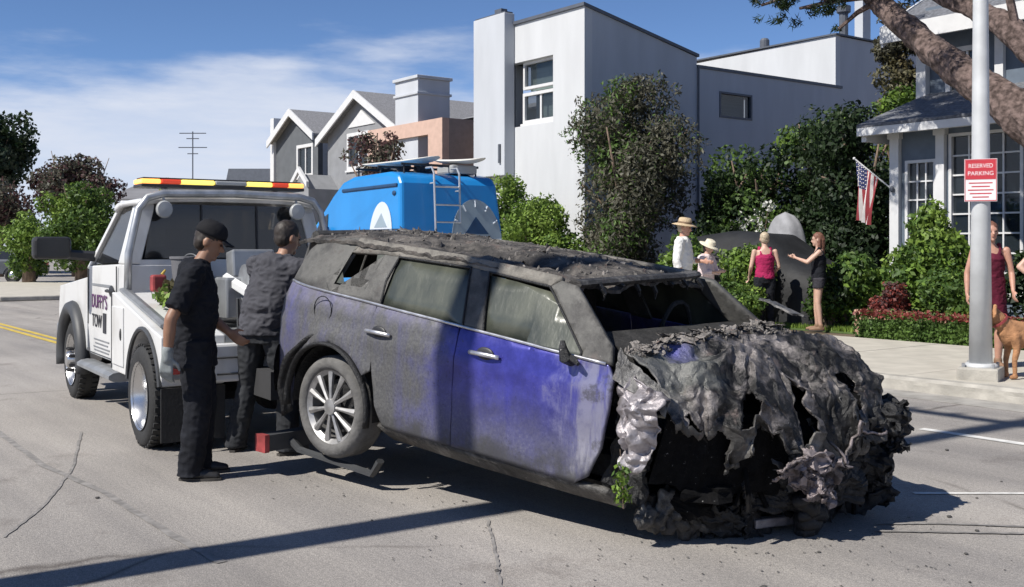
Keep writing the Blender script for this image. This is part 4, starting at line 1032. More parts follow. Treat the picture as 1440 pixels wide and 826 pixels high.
# fuel flap
m = MB(); m.tube([(-.12 + .085 * cos(a), yR(-.12, .93) - .004, .93 + .085 * sin(a)) for a in np.linspace(0, 2 * pi, 25)], .0035, 5, False); m.build('fuel_flap', BLACKM, CAR)

# rear: barn doors, glass, bumper
def rx(y, z): return -.795 + .10 * abs(y / .68) ** 3.2 + (max(0, z - 1.0)) * .42 - .02 * math.exp(-((z - .6) / .12) ** 2)
for s in (-1, 1):
    m = MB(); m.grid(lambda u, w: (rx((.012 + u * .66) * s, .60 + .42 * w), (.012 + u * .66) * s, .60 + .42 * w), 10, 8); m.build('rear_barn_door', PAINT, CAR, smooth=True, fixn=False)
    m = MB(); m.grid(lambda u, w: (rx((.03 + u * .50) * s, 1.05 + .26 * w), (.03 + u * .50) * s, 1.05 + .26 * w), 6, 4); m.build('rear_glass', DUSTG, CAR, fixn=False)
    m = MB(); m.tube([(rx(.53 * s, 1.02), .55 * s, 1.02), (rx(.52 * s, 1.34), .54 * s, 1.36)], .05, 6); m.build('rear_corner_pillar', SOOTP, CAR)
m = MB(); m.tube([(rx(0, 1.02), 0, 1.02), (rx(0, 1.34), 0, 1.35)], .025, 6); m.tube([(rx(.5, 1.33), -.56, 1.36), (rx(0, 1.35), 0, 1.37), (rx(.5, 1.33), .56, 1.36)], .04, 6); m.build('rear_window_frame', SOOTP, CAR)
def bump_sec(u, w):
    y = -.80 + 1.60 * u; z = .30 + .32 * w
    x = -.83 + .16 * abs(y / .80) ** 3 - .03 * sin(pi * w) + .015 * noise.noise((y * 5, z * 5, 7))
    return (x, y * (1 if abs(y) < .74 else .99), z)
m = MB(); m.grid(bump_sec, 30, 6); m.build('rear_bumper', BLACKM, CAR, smooth=True, fixn=False)
# drooping arch liner at the right rear
m = MB()
def lin_(u, w):
    a = radians(100 + 95 * u); r = .40 + .05 * w + .03 * noise.noise((u * 5, w * 3, 1))
    return (r * cos(a) - .02, -.84 - .05 * w - .05 * sin(pi * u), .33 + r * sin(a) + .02 * w - .05 * u * w)
m.grid(lin_, 18, 4); o = m.build('torn_arch_liner', BLACKM, CAR, smooth=True, fixn=False); o.modifiers.new('t', 'SOLIDIFY').thickness = .012

# wheels
def wheel(parent, loc, R, W, rimR, nsp, tyre, rimm, face, twin=True, hubm=None, tread=True, name='wheel'):
    """wheel about the y axis; face = -1 when the outer side looks to -y"""
    t = MB(); w = W / 2
    prof = [(rimR, -w * .82), (rimR + .02, -w * .95), (R - .05, -w), (R - .018, -w * .86), (R, -w * .6), (R, w * .6), (R - .018, w * .86), (R - .05, w), (rimR + .02, w * .95), (rimR, w * .82)]
    t.lathe(prof, (0, 0, 0), 'y', 40, closed=True)
    o = t.build('tyre', tyre, None, smooth=True)
    wh = bpy.data.objects.new(name, o.data); bpy.data.objects.remove(o)
    link(wh, parent); wh.location = loc
    r = MB(); f = face
    r.lathe([(rimR * 1.0, -w * .8), (rimR * .95, -w * .6), (rimR * .93, w * .6), (rimR * 1.0, w * .8), (rimR * 1.03, w * .9 * 1), (rimR * .90, w * .62), (rimR * .88, -w * .6)], (0, 0, 0), 'y', 40, closed=True)
    yo = f * w * .62
    r.lathe([(0, -.02), (.055, -.02), (.06, .0), (.05, .03), (0, .035)] if f > 0 else [(0, .02), (.055, .02), (.06, .0), (.05, -.03), (0, -.035)], (0, yo, 0), 'y', 20)
    for k in range(nsp):
        a0 = 2 * pi * k / nsp
        for da in ((-.13, .13) if twin else (0,)):
            p0 = Vector((cos(a0) * .045, yo + f * .012, sin(a0) * .045)); a = a0 + da
            p1 = Vector((cos(a) * rimR * .5, yo + f * .008, sin(a) * rimR * .5)); p2 = Vector((cos(a + da * .35) * rimR * .95, yo + f * .0, sin(a + da * .35) * rimR * .95))
            r.tube([p0, p1, p2], [(.014, .012), (.016, .014), (.02, .026)], 6, ref=(0, 1, 0))
    r.build('rim', rimm, wh, smooth=True, autos=40)
    d = MB(); d.lathe([(0, -.01), (rimR * .72, -.01), (rimR * .72, .01), (0, .01)], (0, yo - f * .07, 0), 'y', 28); d.build('brake_disc', hubm or CHAR, wh)
    return wh
w1 = wheel(CAR, (0, -.775, .325), .325, .225, .235, 11, TYRE, RIM, -1, False, BLACKM)
wheel(CAR, (0, .775, .325), .325, .225, .235, 11, TYRE, RIM, 1, False, BLACKM)
wheel(CAR, (2.55, .66, .385), .315, .20, .22, 5, BLACKM, CHAR, 1, False)
m = MB(); m.tube([(0, -.7, .325), (0, .7, .325)], .05, 8); m.bb(-.35, .35, -.45, .45, .22, .34); m.bb(.3, 2.3, -.66, .66, .20, .27); m.build('underbody', CABIN, CAR)

# burnt cabin
m = MB(); m.bb(-.6, 2.1, -.70, .70, .30, .42)
for (x, y) in ((.2, -.35), (.2, .35), (1.15, -.37), (1.15, .37)):
    m.box((x, y, .55), (.5, .46, .22), (0, -.1, 0)); m.box((x - .24, y, .85), (.14, .44, .52), (0, -.22, 0)); m.box((x - .31, y, 1.15), (.08, .22, .14), (0, -.2, 0))
m.box((2.02, 0, .86), (.34, 1.45, .30), (0, .2, 0)); m.tube([(1.72, .37 + .17 * cos(a), .98 + .17 * sin(a)) for a in np.linspace(0, 2 * pi, 20)], .014, 6, False)
m.v = [tuple(Vector(v) + Vector((noise.noise(Vector(v) * 6), noise.noise(Vector(v) * 6 + Vector((9, 0, 0))), noise.noise(Vector(v) * 6 + Vector((0, 9, 0))))) * .03) for v in m.v]
m.build('cabin_remains', CABIN, CAR)

# roof skin, sagged and blistered, with a burnt-through trough
def roofp(u, w):
    x = -.66 + u * (1.72 + .66); v = w * 2 - 1
    hw = .70 - .05 * max(0, -.1 - x) ** 1.0 - .02 * max(0, x - 1.2)
    y = v * hw
    zr = 1.44 - .028 * max(x, 0) - .055 * max(0, x - .9) - .06 * abs(v) ** 2.4 - .09 * max(0, -.35 - x) * 1.6 - .015
    zr += .018 * fbm((x, y, 0), 4) + .012 * fbm((x, y, 3), 13, 5)
    trough = math.exp(-((v + .52 - .12 * (x - 1)) / .16) ** 2) * (1 / (1 + math.exp(-(x - .55) / .12))) * (1 / (1 + math.exp((x - 1.5) / .08)))
    zr -= .10 * trough * (1 + .4 * noise.noise((x * 5, y * 5, 2)))
    near = math.exp(-((v + .86) / .12) ** 2) * (1 / (1 + math.exp(-(x - .75) / .08)))
    zr += .02 * near
    droop = max(0, x - 1.45); zr -= droop * (.16 + .12 * noise.noise((y * 5, 3, 1)))
    xx = x + (.05 * noise.noise((y * 6, 1, 5)) + .03 * noise.noise((y * 17, 1, 5))) * (1 if u > .97 else 0) + .10 * max(0, u - .9) * 10 * (1 - abs(v)) * .6
    return (xx, y, zr)
def roofskip(u, w):
    x = -.66 + u * 2.38; v = w * 2 - 1
    return math.exp(-((v + .50 - .12 * (x - 1)) / .15) ** 2) > .55 and .78 < x < 1.40 and noise.noise((x * 7, v * 7, 4)) > -.18
m = MB(); m.grid(roofp, 120, 74, skip=roofskip); o = m.build('roof', CHARR, CAR, smooth=False, fixn=False); md = o.modifiers.new('t', 'SOLIDIFY'); md.thickness = .02; md.offset = -1
# ash and trim debris lying on the roof
m = MB(); g = random.Random(4)
for k in range(420):
    u = g.random(); w = g.random()
    if k % 3: u = g.choice([g.gauss(.22, .12), g.gauss(.78, .14)]); w = g.gauss(.45, .22)
    u = min(max(u, .02), .97); w = min(max(w, .05), .95)
    if roofskip(u, w): continue
    p = Vector(roofp(u, w)); s = g.uniform(.003, .011) * (1.8 if g.random() < .12 else 1)
    R = Euler((g.random() * 6, g.random() * 6, g.random() * 6)).to_matrix()
    m.ball(p + Vector((0, 0, s * .3)), (s * g.uniform(.8, 3.2), s * g.uniform(.6, 1.4), s * g.uniform(.2, .6)), 6, 4, rot=R)
m.build('roof_debris', char_material('ash_debris', (.07, .065, .06), (.26, .24, .22), (.20, .11, .09), .6, .9, 0, .4, 30), CAR)['kind'] = 'stuff'
# windscreen header, far pillar sag, cowl
m = MB(); m.tube([(1.70, -.64, 1.285), (1.74, -.3, 1.30), (1.76, 0, 1.31), (1.74, .3, 1.31), (1.66, .64, 1.31)], [(.025, .05)] * 5, 8); m.build('windscreen_header', CHAR, CAR)
m = MB()
for k in range(7):
    y = -.5 + .17 * k; L = g.uniform(.03, .11); m.tube([(1.75, y, 1.29), (1.77 + .02 * g.random(), y + .02, 1.29 - L * .6), (1.78, y + .03 * g.random(), 1.29 - L)], [.02, .012, .004], 5)
m.build('melted_drips', BLACKM, CAR)['kind'] = 'stuff'
# ---- crumpled front end
def bonnet_material():
    m = char_material('burnt_bonnet', (.016, .0155, .0155), (.27, .245, .238), (.11, .085, .078), .46, .42, .35, .8, 4.0)
    t = m.node_tree; b = t.nodes['Principled BSDF']; N = t.nodes.new; Lk = t.links.new
    src = b.inputs['Base Color'].links[0].from_socket; tcn = N('ShaderNodeTexCoord')
    def patch(c, r, soft, col, src, k):
        d = N('ShaderNodeVectorMath'); d.operation = 'DISTANCE'; nzz = N('ShaderNodeTexNoise'); nzz.inputs['Scale'].default_value = 7; nzz.inputs['Detail'].default_value = 5
        Lk(tcn.outputs['Object'], nzz.inputs['Vector']); Lk(tcn.outputs['Object'], d.inputs[0]); d.inputs[1].default_value = c
        ad = N('ShaderNodeMath'); ad.operation = 'MULTIPLY_ADD'; ad.inputs[1].default_value = .3; Lk(nzz.outputs['Fac'], ad.inputs[0]); Lk(d.outputs['Value'], ad.inputs[2])
        mr = N('ShaderNodeMapRange'); mr.inputs['From Min'].default_value = r + .15 + soft; mr.inputs['From Max'].default_value = r + .15 - soft; mr.inputs['To Max'].default_value = k; Lk(ad.outputs[0], mr.inputs['Value'])
        x = N('ShaderNodeMix'); x.data_type = 'RGBA'; Lk(mr.outputs[0], x.inputs[0]); Lk(src, x.inputs[6]); x.inputs[7].default_value = col + (1,); return x.outputs[2]
    src = patch((2.30, -.60, .95), .24, .06, (.15, .155, .145), src, .8)
    src = patch((2.27, -.50, .98), .07, .06, (.13, .13, .42), src, .85)
    Lk(src, b.inputs['Base Color']); return m
BONM = bonnet_material()
CRUSH = char_material('crushed_pinkish_metal', (.09, .08, .08), (.33, .28, .28), (.05, .045, .045), .7, .5, .35, .6, 8)
VOID = char_material('oily_soot', (.004, .004, .0045), (.010, .010, .011), (.008, .007, .007), .1, .95, 0, .6); VOID.node_tree.nodes['Principled BSDF'].inputs['Specular IOR Level'].default_value = .15
def crumple(p, amp, s=2.6, seed=0.0):
    p = Vector(p)
    a = ridged(p, s, seed); b = ridged(p, s, seed + 13.7); c = ridged(p, s * .9, seed + 31.1)
    return Vector((a - .45, b - .45, c - .45)) * amp
def coons(B, u, w): # B[0..3] boundary functions u0(w), u1(w), w0(u), w1(u)
    return (1 - u) * B[0](w) + u * B[1](w) + (1 - w) * B[2](u) + w * B[3](u) - ((1 - u) * (1 - w) * B[0](0) + u * (1 - w) * B[1](0) + (1 - u) * w * B[0](1) + u * w * B[1](1))
def poly3(ps):
    ps = [Vector(p) for p in ps]
    def f(t):
        k = t * (len(ps) - 1); j = min(int(k), len(ps) - 2); q = k - j
        return ps[j].lerp(ps[j + 1], q)
    return f
# bonnet: rear edge at the scuttle, front edge folded; w runs from right (-y) to left
rear = poly3([(2.16, -.80, 1.00), (2.18, -.4, 1.04), (2.18, 0, 1.05), (2.18, .4, 1.06), (2.20, .74, 1.05)])
front = poly3([(2.46, -.80, .79), (2.62, -.60, .73), (2.80, -.32, .68), (2.92, 0.02, .66), (2.97, .34, .66), (2.95, .62, .68)])
nearE = poly3([(2.16, -.80, 1.00), (2.30, -.82, .93), (2.40, -.82, .86), (2.46, -.80, .79)])
farE = poly3([(2.20, .74, 1.05), (2.45, .76, 1.03), (2.72, .74, .95), (2.88, .70, .84), (2.95, .62, .68)])
BN = [rear, front, nearE, farE]
def warp(p, s, k): 
    p = Vector(p); return p * s + Vector((noise.noise(p * s * .8 + Vector((k, 0, 0))), noise.noise(p * s * .8 + Vector((0, k, 3))), 0)) * .9
def folds(p, s, k):
    """broad soft folds with a few sharp creases"""
    q = warp(p, s, k); a = noise.noise(q + Vector((k, 2, 1))); b = noise.noise(q * 1.9 + Vector((4, k, 1)))
    return (1 - 2.4 * abs(a)) * .55 + .45 * b
def bonnet(u, w):
    p = coons(BN, u, w)
    bulge = sin(pi * min(u * 1.05, 1)) ** .8 * sin(pi * w) ** .7
    p = p + Vector((0, 0, .045 * bulge))
    k = min(1, u * 2.0 + .12)
    if w < .3: k *= .35 + .65 * min(1, max(w / .3, u * 1.2))
    # sheet pushed back from the nose: creases fan out from the windscreen side
    ang = atan2(p.y - .1, p.x - 1.5); rad_ = sqrt((p.x - 1.5) ** 2 + (p.y - .1) ** 2)
    q = Vector((rad_ * 2.3, ang * 3.0, 0)); q2 = q + Vector((noise.noise(q * .9), noise.noise(q * .9 + Vector((7, 1, 2))), 0)) * .8
    f1 = 1 - 2.6 * abs(noise.noise(q2 * 1.05 + Vector((2.2, .7, 0)))); f2 = 1 - 2.6 * abs(noise.noise(q2 * 2.3 + Vector((9, 3, 1)))); f3 = noise.noise(Vector((q2.x * 5, q2.y * 6, 4)))
    big = noise.noise(p * 2.1 + Vector((3, 5, 1)))
    h_ = .070 * f1 + .036 * f2 + .012 * f3 + .07 * big - .045
    p = p + Vector((.35 * h_ * sin(ang * 9), .4 * h_ * cos(rad_ * 7), h_)) * k + crumple(p, .045, 4.6, 7) * k + crumple(p, .020, 9, 3) * k
    # deep creases: one running back from the near corner, one across the far side
    d = (p.y + .30) - (p.x - 2.7) * .9; p.z -= .06 * math.exp(-(d / .05) ** 2) * u
    d2 = (p.y - .30) + (p.x - 2.6) * .5; p.z -= .05 * math.exp(-(d2 / .05) ** 2) * u
    e = max(0, u - .72) / .28
    p = p + Vector((folds(p, 7, 31) * .05, folds(p, 7, 41) * .04, -.06 * e + folds(p, 9, 51) * .045)) * e
    return p
def bonskip(u, w):
    n_ = .5 * noise.noise((u * 9, w * 14, 3))
    return ((u - .66) / .10) ** 2 + ((w - .80) / .035) ** 2 < .75 + n_ or (u > .70 and noise.noise((w * 11, 6 + u * 1.5, 1)) > .10 + (1 - u) * 1.3)
m = MB(); m.grid(bonnet, 110, 170, skip=bonskip); o = m.build('bonnet', BONM, CAR, autos=24, fixn=False); md = o.modifiers.new('t', 'SOLIDIFY'); md.thickness = .008; md.offset = -1
m = MB(); m.tube([bonnet(.985, .56 + .40 * i / 40) + Vector((.012, 0, -.004)) for i in range(41)], [.007 + .004 * abs(noise.noise((i * .3, 1, 2))) for i in range(41)], 6); m.build('bonnet_lip', CRUSH, CAR, smooth=True)
def binner(u, w):
    p = coons(BN, .10 + .82 * u, .04 + .92 * w); return p + Vector((-.05, 0, -.10)) + crumple(p, .06, 4, 15)
m = MB(); m.grid(binner, 30, 44); m.grid(lambda u, w: binner(1, w) + Vector((-.06 * u, 0, -.34 * u)) + crumple(binner(1, w), .05 * u, 5, 19), 12, 44); m.grid(lambda u, w: binner(w, 1) + Vector((0, -.03 * u, -.42 * u)), 10, 30); m.build('bonnet_inner', VOID, CAR, fixn=False)
# folded nose skirt hanging below the bonnet edge, torn at the bottom
bot = poly3([(2.34, -.74, .42), (2.50, -.50, .40), (2.66, -.26, .40), (2.84, .02, .38), (2.94, .34, .36), (2.96, .60, .34)])
def skirt(u, w):
    a = Vector(bonnet(1, w)); b = bot(w)
    tear = .30 * (noise.noise((w * 9, 2, 3)) + .5 * noise.noise((w * 25, 2, 3)))
    q = a.lerp(b, u * (1 + tear * .8) if u > 0 else 0)
    q = q + Vector((.07 * sin(pi * min(1, u)) - .12 * u, 0, 0)) + crumple(q, .10 * min(1, u * 2.5), 3.4, 8.0) + crumple(q, .035 * min(1, u * 3), 9, 3)
    return q
def skirtskip(u, w): return u > .10 + .12 * noise.noise((w * 31, 2, 8)) + .16 * noise.noise((w * 12, 7, 3)) + .34 * max(0, min(1, .5 + 1.5 * noise.noise((w * 6, 4, 1)))) * (1 if w > .22 else .35) + (.35 if .62 < w < .8 else 0)
m = MB(); m.grid(skirt, 40, 110, skip=skirtskip); o = m.build('nose_skirt', CHAR, CAR, autos=24, fixn=False); o.modifiers.new('t', 'SOLIDIFY').thickness = .007
# right wing: bare silver crumpled sheet behind the missing wheel, ending in a torn tail
wt = poly3([(2.15, -.855, .88), (2.29, -.88, .87), (2.45, -.86, .81)])
wb = poly3([(2.215, -.90, .46), (2.29, -.915, .39), (2.37, -.90, .50)])
def wing(u, w):
    p = wt(w).lerp(wb(w), u); p = p + Vector((folds(p, 5, 3) * .04, folds(p, 6, 7) * .07, folds(p, 6, 5) * .03)) + Vector((folds(p, 11, 8) * .012, folds(p, 13, 3) * .03, folds(p, 12, 4) * .012)) + crumple(p, .02, 9, 4)
    p.y -= .05 * sin(pi * u) * sin(pi * w); return p
m = MB(); m.grid(wing, 60, 40); o = m.build('torn_wing', SILV, CAR, autos=26, fixn=False); o.modifiers.new('t', 'SOLIDIFY').thickness = .006
def wing2(u, w):
    a = poly3([(2.12, -.80, 1.0), (2.30, -.83, .93), (2.42, -.82, .84)])(w); b = poly3([(2.14, -.86, .86), (2.29, -.88, .84), (2.46, -.85, .74)])(w)
    p = a.lerp(b, u); return p + crumple(p, .05, 5, 12)
m = MB(); m.grid(wing2, 14, 26); o = m.build('wing_top', CHARH, CAR, fixn=False); o.modifiers.new('t', 'SOLIDIFY').thickness = .006
# black inner arch seen between door and wing, and the void of the lost wheel
def inner(u, w):
    p = poly3([(2.13, -.80, .86), (2.12, -.78, .55), (2.05, -.80, .27)])(u).lerp(poly3([(2.26, -.74, .86), (2.28, -.70, .55), (2.30, -.74, .22)])(u), w)
    return p + crumple(p, .06, 6, 21)
m = MB(); m.grid(inner, 26, 12); o = m.build('inner_arch', BLACKM, CAR, fixn=False); o.modifiers.new('t', 'SOLIDIFY').thickness = .01
# engine bay: lumps of burnt machinery
def lump(m, c, r, seed, nu=16, nv=11, amp=.35, s=7):
    k = MB(); k.ball((0, 0, 0), r, nu, nv)
    for v in k.v:
        q = Vector(v); n_ = 1 + amp * noise.noise(q * s + Vector((seed, 0, 0))) + amp * .5 * noise.noise(q * s * 2.6 + Vector((0, seed, 0)))
        m.v.append(tuple(Vector(c) + q * n_))
    o = len(m.v) - len(k.v); m.f += [tuple(i + o for i in f) for f in k.f]; m.m += [0] * len(k.f)
m = MB(); g = random.Random(9)
for i in range(34):
    x = g.uniform(2.25, 2.78); y = g.uniform(-.55, .62)
    x = min(x, 2.36 + .42 * (y + .55)); z = g.uniform(.20, .66)
    lump(m, (x, y, z), (g.uniform(.07, .17), g.uniform(.07, .2), g.uniform(.06, .15)), i * 3.1, 18, 13, .8, 11)
lump(m, (2.38, 0.1, .48), (.28, .50, .27), 77, 22, 14, .3, 5)
m.build('burnt_engine', VOID, CAR)
m = MB()
for i in range(26):
    y = g.uniform(-.5, .6); x0 = 2.5 + .36 * (y + .5); p = Vector((x0 + g.uniform(-.1, .04), y, g.uniform(.35, .7)))
    pts = [p]
    for k in range(4): pts.append(pts[-1] + Vector((g.uniform(-.05, .06), g.uniform(-.07, .07), -g.uniform(.02, .10))))
    m.tube(pts, [g.uniform(.006, .016)] * 5, 6)
m.build('hanging_hoses', VOID, CAR)['kind'] = 'stuff'
# crumpled bumper skin and torn panels: many folded sheets
def sheet(m, c, sx, sz, rot, seed, amp=.35, n=13):
    R = Euler(rot).to_matrix(); c = Vector(c)
    def fn(u, w):
        q = Vector(((u - .5) * sx, 0, (w - .5) * sz)); e = 1 + .35 * noise.noise((u * 3 + seed, w * 3, seed))
        q = q * e + crumple(q * 1.0 + Vector((seed, 0, 0)), amp * min(sx, sz), 6 / max(sx, sz) * .5, seed) + crumple(q + Vector((seed, 3, 0)), amp * .35 * min(sx, sz), 14 / max(sx, sz) * .5, seed)
        return c + R @ q
    m.grid(fn, n, n)
sets = [('crumpled_sheet', CHAR, 9), ('burnt_bumper_skin', BLACKM, 16), ('torn_panel', CHARH, 4)]
for nm, mt, cnt in sets:
    m = MB()
    for i in range(cnt):
        y = g.uniform(-.42, .68); fx = 2.62 + .36 * (y + .42) - .10 * max(0, y - .3)
        z = g.uniform(.42, .66) if nm != 'burnt_bumper_skin' else g.uniform(.12, .42)
        fx -= .10 if z < .5 else .02
        sheet(m, (fx + g.uniform(-.10, .05), y, z), g.uniform(.14, .34), g.uniform(.12, .30), (g.uniform(-.5, .5), g.uniform(-.6, .6), pi / 2 - .35 + g.uniform(-.7, .7)), i * 2.3 + cnt, .30)
    o = m.build(nm, mt, CAR, smooth=True, fixn=False); o['kind'] = 'stuff'; o.modifiers.new('t', 'SOLIDIFY').thickness = .005
m = MB(); m.box((2.42, .12, .62), (.28, .42, .16), (.1, .25, .3)); m.lathe([(.0, -.03), (.075, -.03), (.08, 0), (.075, .03), (.0, .03)], (2.52, -.22, .42), 'x', 18); m.lathe([(.0, -.02), (.05, -.02), (.05, .02), (0, .02)], (2.55, -.06, .34), 'x', 16)
m.v = [tuple(Vector(v) + crumple(v, .03, 9, 6)) for v in m.v]; m.build('engine_block', CHAR, CAR)
m = MB()
for i in range(9):
    p = Vector((2.45 + .03 * i, -.45 + .11 * i, .62 - .02 * (i % 3))); q = p + Vector((g.uniform(-.05, .12), g.uniform(-.2, .2), -g.uniform(.1, .35))); m.tube([p, p.lerp(q, .5) + Vector((g.uniform(-.05, .05), g.uniform(-.06, .06), 0)), q], [g.uniform(.007, .016)] * 3, 7)
m.build('bent_pipe', CRUSH, CAR)['kind'] = 'stuff'
def radi(u, w):
    p = Vector((2.60 + .34 * w, -.34 + .70 * w, .22 + .30 * u)); return p + crumple(p, .09, 4, 61) + Vector((.006 * sin(u * 90), 0, 0))
m = MB(); m.grid(radi, 60, 30); o = m.build('radiator_core', BLACKM, CAR, fixn=False); o.modifiers.new('t', 'SOLIDIFY').thickness = .02
# the near front leg of wreckage touching the road, the silver lamp housing, and the far corner
m = MB()
for i in range(13):
    t = i / 12; lump(m, (2.28 + .12 * t + g.uniform(-.03, .03), -.70 + .34 * t + g.uniform(-.05, .05), .15 + g.uniform(-.03, .06)), (g.uniform(.04, .08), g.uniform(.04, .08), g.uniform(.04, .10)), i * 5.7, 22, 16, .8, 16)
m.build('melted_arch_remains', CHAR, CAR, smooth=True)['kind'] = 'stuff'
m = MB()
for i in range(9):
    t = i / 8; lump(m, (2.80 + .02 * sin(t * 5), -.02 + .12 * g.random(), .10 + .33 * t), (.07, .08 + .04 * g.random(), .06), i * 4.4 + 2, 12, 8, .5, 12)
m.build('crushed_chassis_leg', BLACKM, CAR, smooth=True)
m = MB(); 
for i, (c_, sx_, sz_, r_) in enumerate([((2.90, -.10, .44), .30, .20, (.3, .2, 1.25)), ((2.87, -.22, .47), .22, .12, (.7, -.2, 1.0)), ((2.91, -.02, .38), .20, .18, (-.4, .5, 1.5)), ((2.88, -.14, .37), .16, .14, (.9, .9, .8))]): sheet(m, c_, sx_, sz_, r_, 3.1 + i * 1.7, .42, 22)
o = m.build('headlamp_housing', CRUSH, CAR, autos=28, fixn=False); o['kind'] = 'stuff'; o.modifiers.new('t', 'SOLIDIFY').thickness = .008
m = MB()
for i in range(10): lump(m, (2.86 + g.uniform(-.06, .10), .58 + g.uniform(-.12, .16), .30 + .38 * i / 10), (.07, .09, .07), i * 2.9, 22, 15, 1.0, 15)
for i in range(5): sheet(m, (2.93 + g.uniform(-.03, .06), .66 + g.uniform(-.05, .08), .46 + .05 * i), .2, .16, (g.random() * 3, g.random() * 3, g.random() * 3), 5.5 + i, .4, 16)
o = m.build('crushed_front_corner', BLACKM, CAR, fixn=False); o['kind'] = 'stuff'
m = MB(); m.box((2.70, .06, .115), (.05, .5, .05), (0, 0, -.35)); m.build('bumper_beam', SILV, CAR, bevel=.008)
# scuttle debris: heap of burnt trim on the rear of the bonnet, with a bent hinge plate
m = MB()
for k in range(330):
    w = g.random(); u = abs(g.gauss(.03, .10)); u = min(u, .6); p = Vector(bonnet(u, w)); s = g.uniform(.003, .012)
    R = Euler((g.random() * 6, g.random() * 6, g.random() * 6)).to_matrix(); m.ball(p + Vector((0, 0, s * .4)), (s * g.uniform(.8, 3.4), s, s * g.uniform(.3, .7)), 7, 5, rot=R)
for k in range(44):
    w = g.uniform(.05, .95); p = Vector(bonnet(abs(g.gauss(.04, .06)), w)); sheet(m, p + Vector((0, 0, .012)), g.uniform(.05, .16), g.uniform(.03, .08), (pi / 2 + g.uniform(-.6, .6), g.uniform(-.4, .4), g.random() * 3), k * 3.1, .3, 7)
m.build('scuttle_debris', char_material('scuttle_ash', (.06, .056, .052), (.28, .255, .235), (.24, .17, .14), .7, .85, .05, .5, 18), CAR)['kind'] = 'stuff'
m = MB(); sheet(m, (2.30, .60, 1.17), .34, .10, (1.35, .15, -.5), 4, .16, 8); o = m.build('bent_hinge_plate', CHARH, CAR, fixn=False); o.modifiers.new('t', 'SOLIDIFY').thickness = .012
# torn leaves caught in the wheel arch
PL = thing('plant_sprig', 'sprig of green leaves caught under the torn front wing of the burned car', 'plant', (-3.88, 3.57, .22)); PL.scale = (.62, .62, .62)
m = MB(); m.tube([(.02, 0, .0), (0, .01, .22), (-.04, .02, .46)], [.006, .006, .004], 6); m.tube([(0, .01, .2), (.07, -.03, .33)], .004, 5); m.build('stem', BARK, PL)
leaves('foliage', [((0, 0, .22), (.09, .06, .16)), ((.05, -.02, .34), (.05, .05, .06)), ((.02, 0, .08), (.07, .05, .05))], 170, .055, [L_LIME, L_MID], PL, shell=.1)
# ================================================================ tow truck
TW = pm('truck_white_paint', (.66, .66, .65), .32, var=.0, scale=3.5, coat=.25, col2=(.46, .445, .42), lo=.52, hi=.80, detail=9, stretch=(1, 1, .5))
TGREY = pm('grey_steel', (.30, .31, .32), .45, .5, var=.15)
TDARK = pm('dark_flare', (.045, .047, .05), .55, var=.15)
TALU = pm('polished_wheel', (.62, .62, .62), .25, .9, var=.08)
RUB = pm('black_rubber', (.022, .022, .022), .8, var=.2, bump=.2)
TGLASS = glassmat('truck_glass', (.02, .022, .025), .05, .72)
TINT = pm('cab_interior', (.03, .03, .032), .9)
RLENS = pm('red_lens', (.40, .015, .015), .25, var=.1, coat=.4)
AMB = pm('amber_lamp_lit', (1.0, .78, .16), .3, var=.0, emit=.9)
AMB2 = pm('orange_lamp_lit', (1.0, .42, .10), .3, var=.0, emit=1.3)
REDL = pm('red_lamp_lit', (.55, .05, .02), .3, var=.0, emit=.5)
CLRL = pm('clear_lamp', (.35, .36, .36), .2, var=.05)
STEELB = pm('galvanised_steel', (.45, .46, .47), .4, .7, var=.2, scale=10)
REDP = pm('red_bar_paint', (.30, .05, .05), .6, var=.3, scale=12)
TXT = pm('maroon_lettering', (.09, .02, .10), .5); TXT2 = pm('black_lettering', (.02, .02, .025), .5)

TR = thing('tow_truck', 'white tow truck with amber light bar lifting the burned car', 'tow truck', (-8.05, 3.61, 0), radians(176.1)); TR.scale = (1, .93, 1)
# local: x forward, y to the truck's left (towards the camera side), z up; rear axle at x=0
def tumble(y, z): return y - (.16 * max(0, z - 1.32) / .6) * (1 if y > 0 else -1)
def skewprism(poly, y0, y1, name, mat, par, bev=.012):
    """side-view polygon (x,z) between y0 and y1, leaning in above the belt"""
    m = MB(); n = len(poly)
    vs = [(x, tumble(y0, z), z) for x, z in poly] + [(x, tumble(y1, z), z) for x, z in poly]
    fs = [tuple(range(n)), tuple(range(2 * n - 1, n - 1, -1))] + [(i, i + n, (i + 1) % n + n, (i + 1) % n) for i in range(n)]
    m.add(vs, fs); return m.build(name, mat, par, bevel=bev)
HWc = .99
WBASE = 3.1
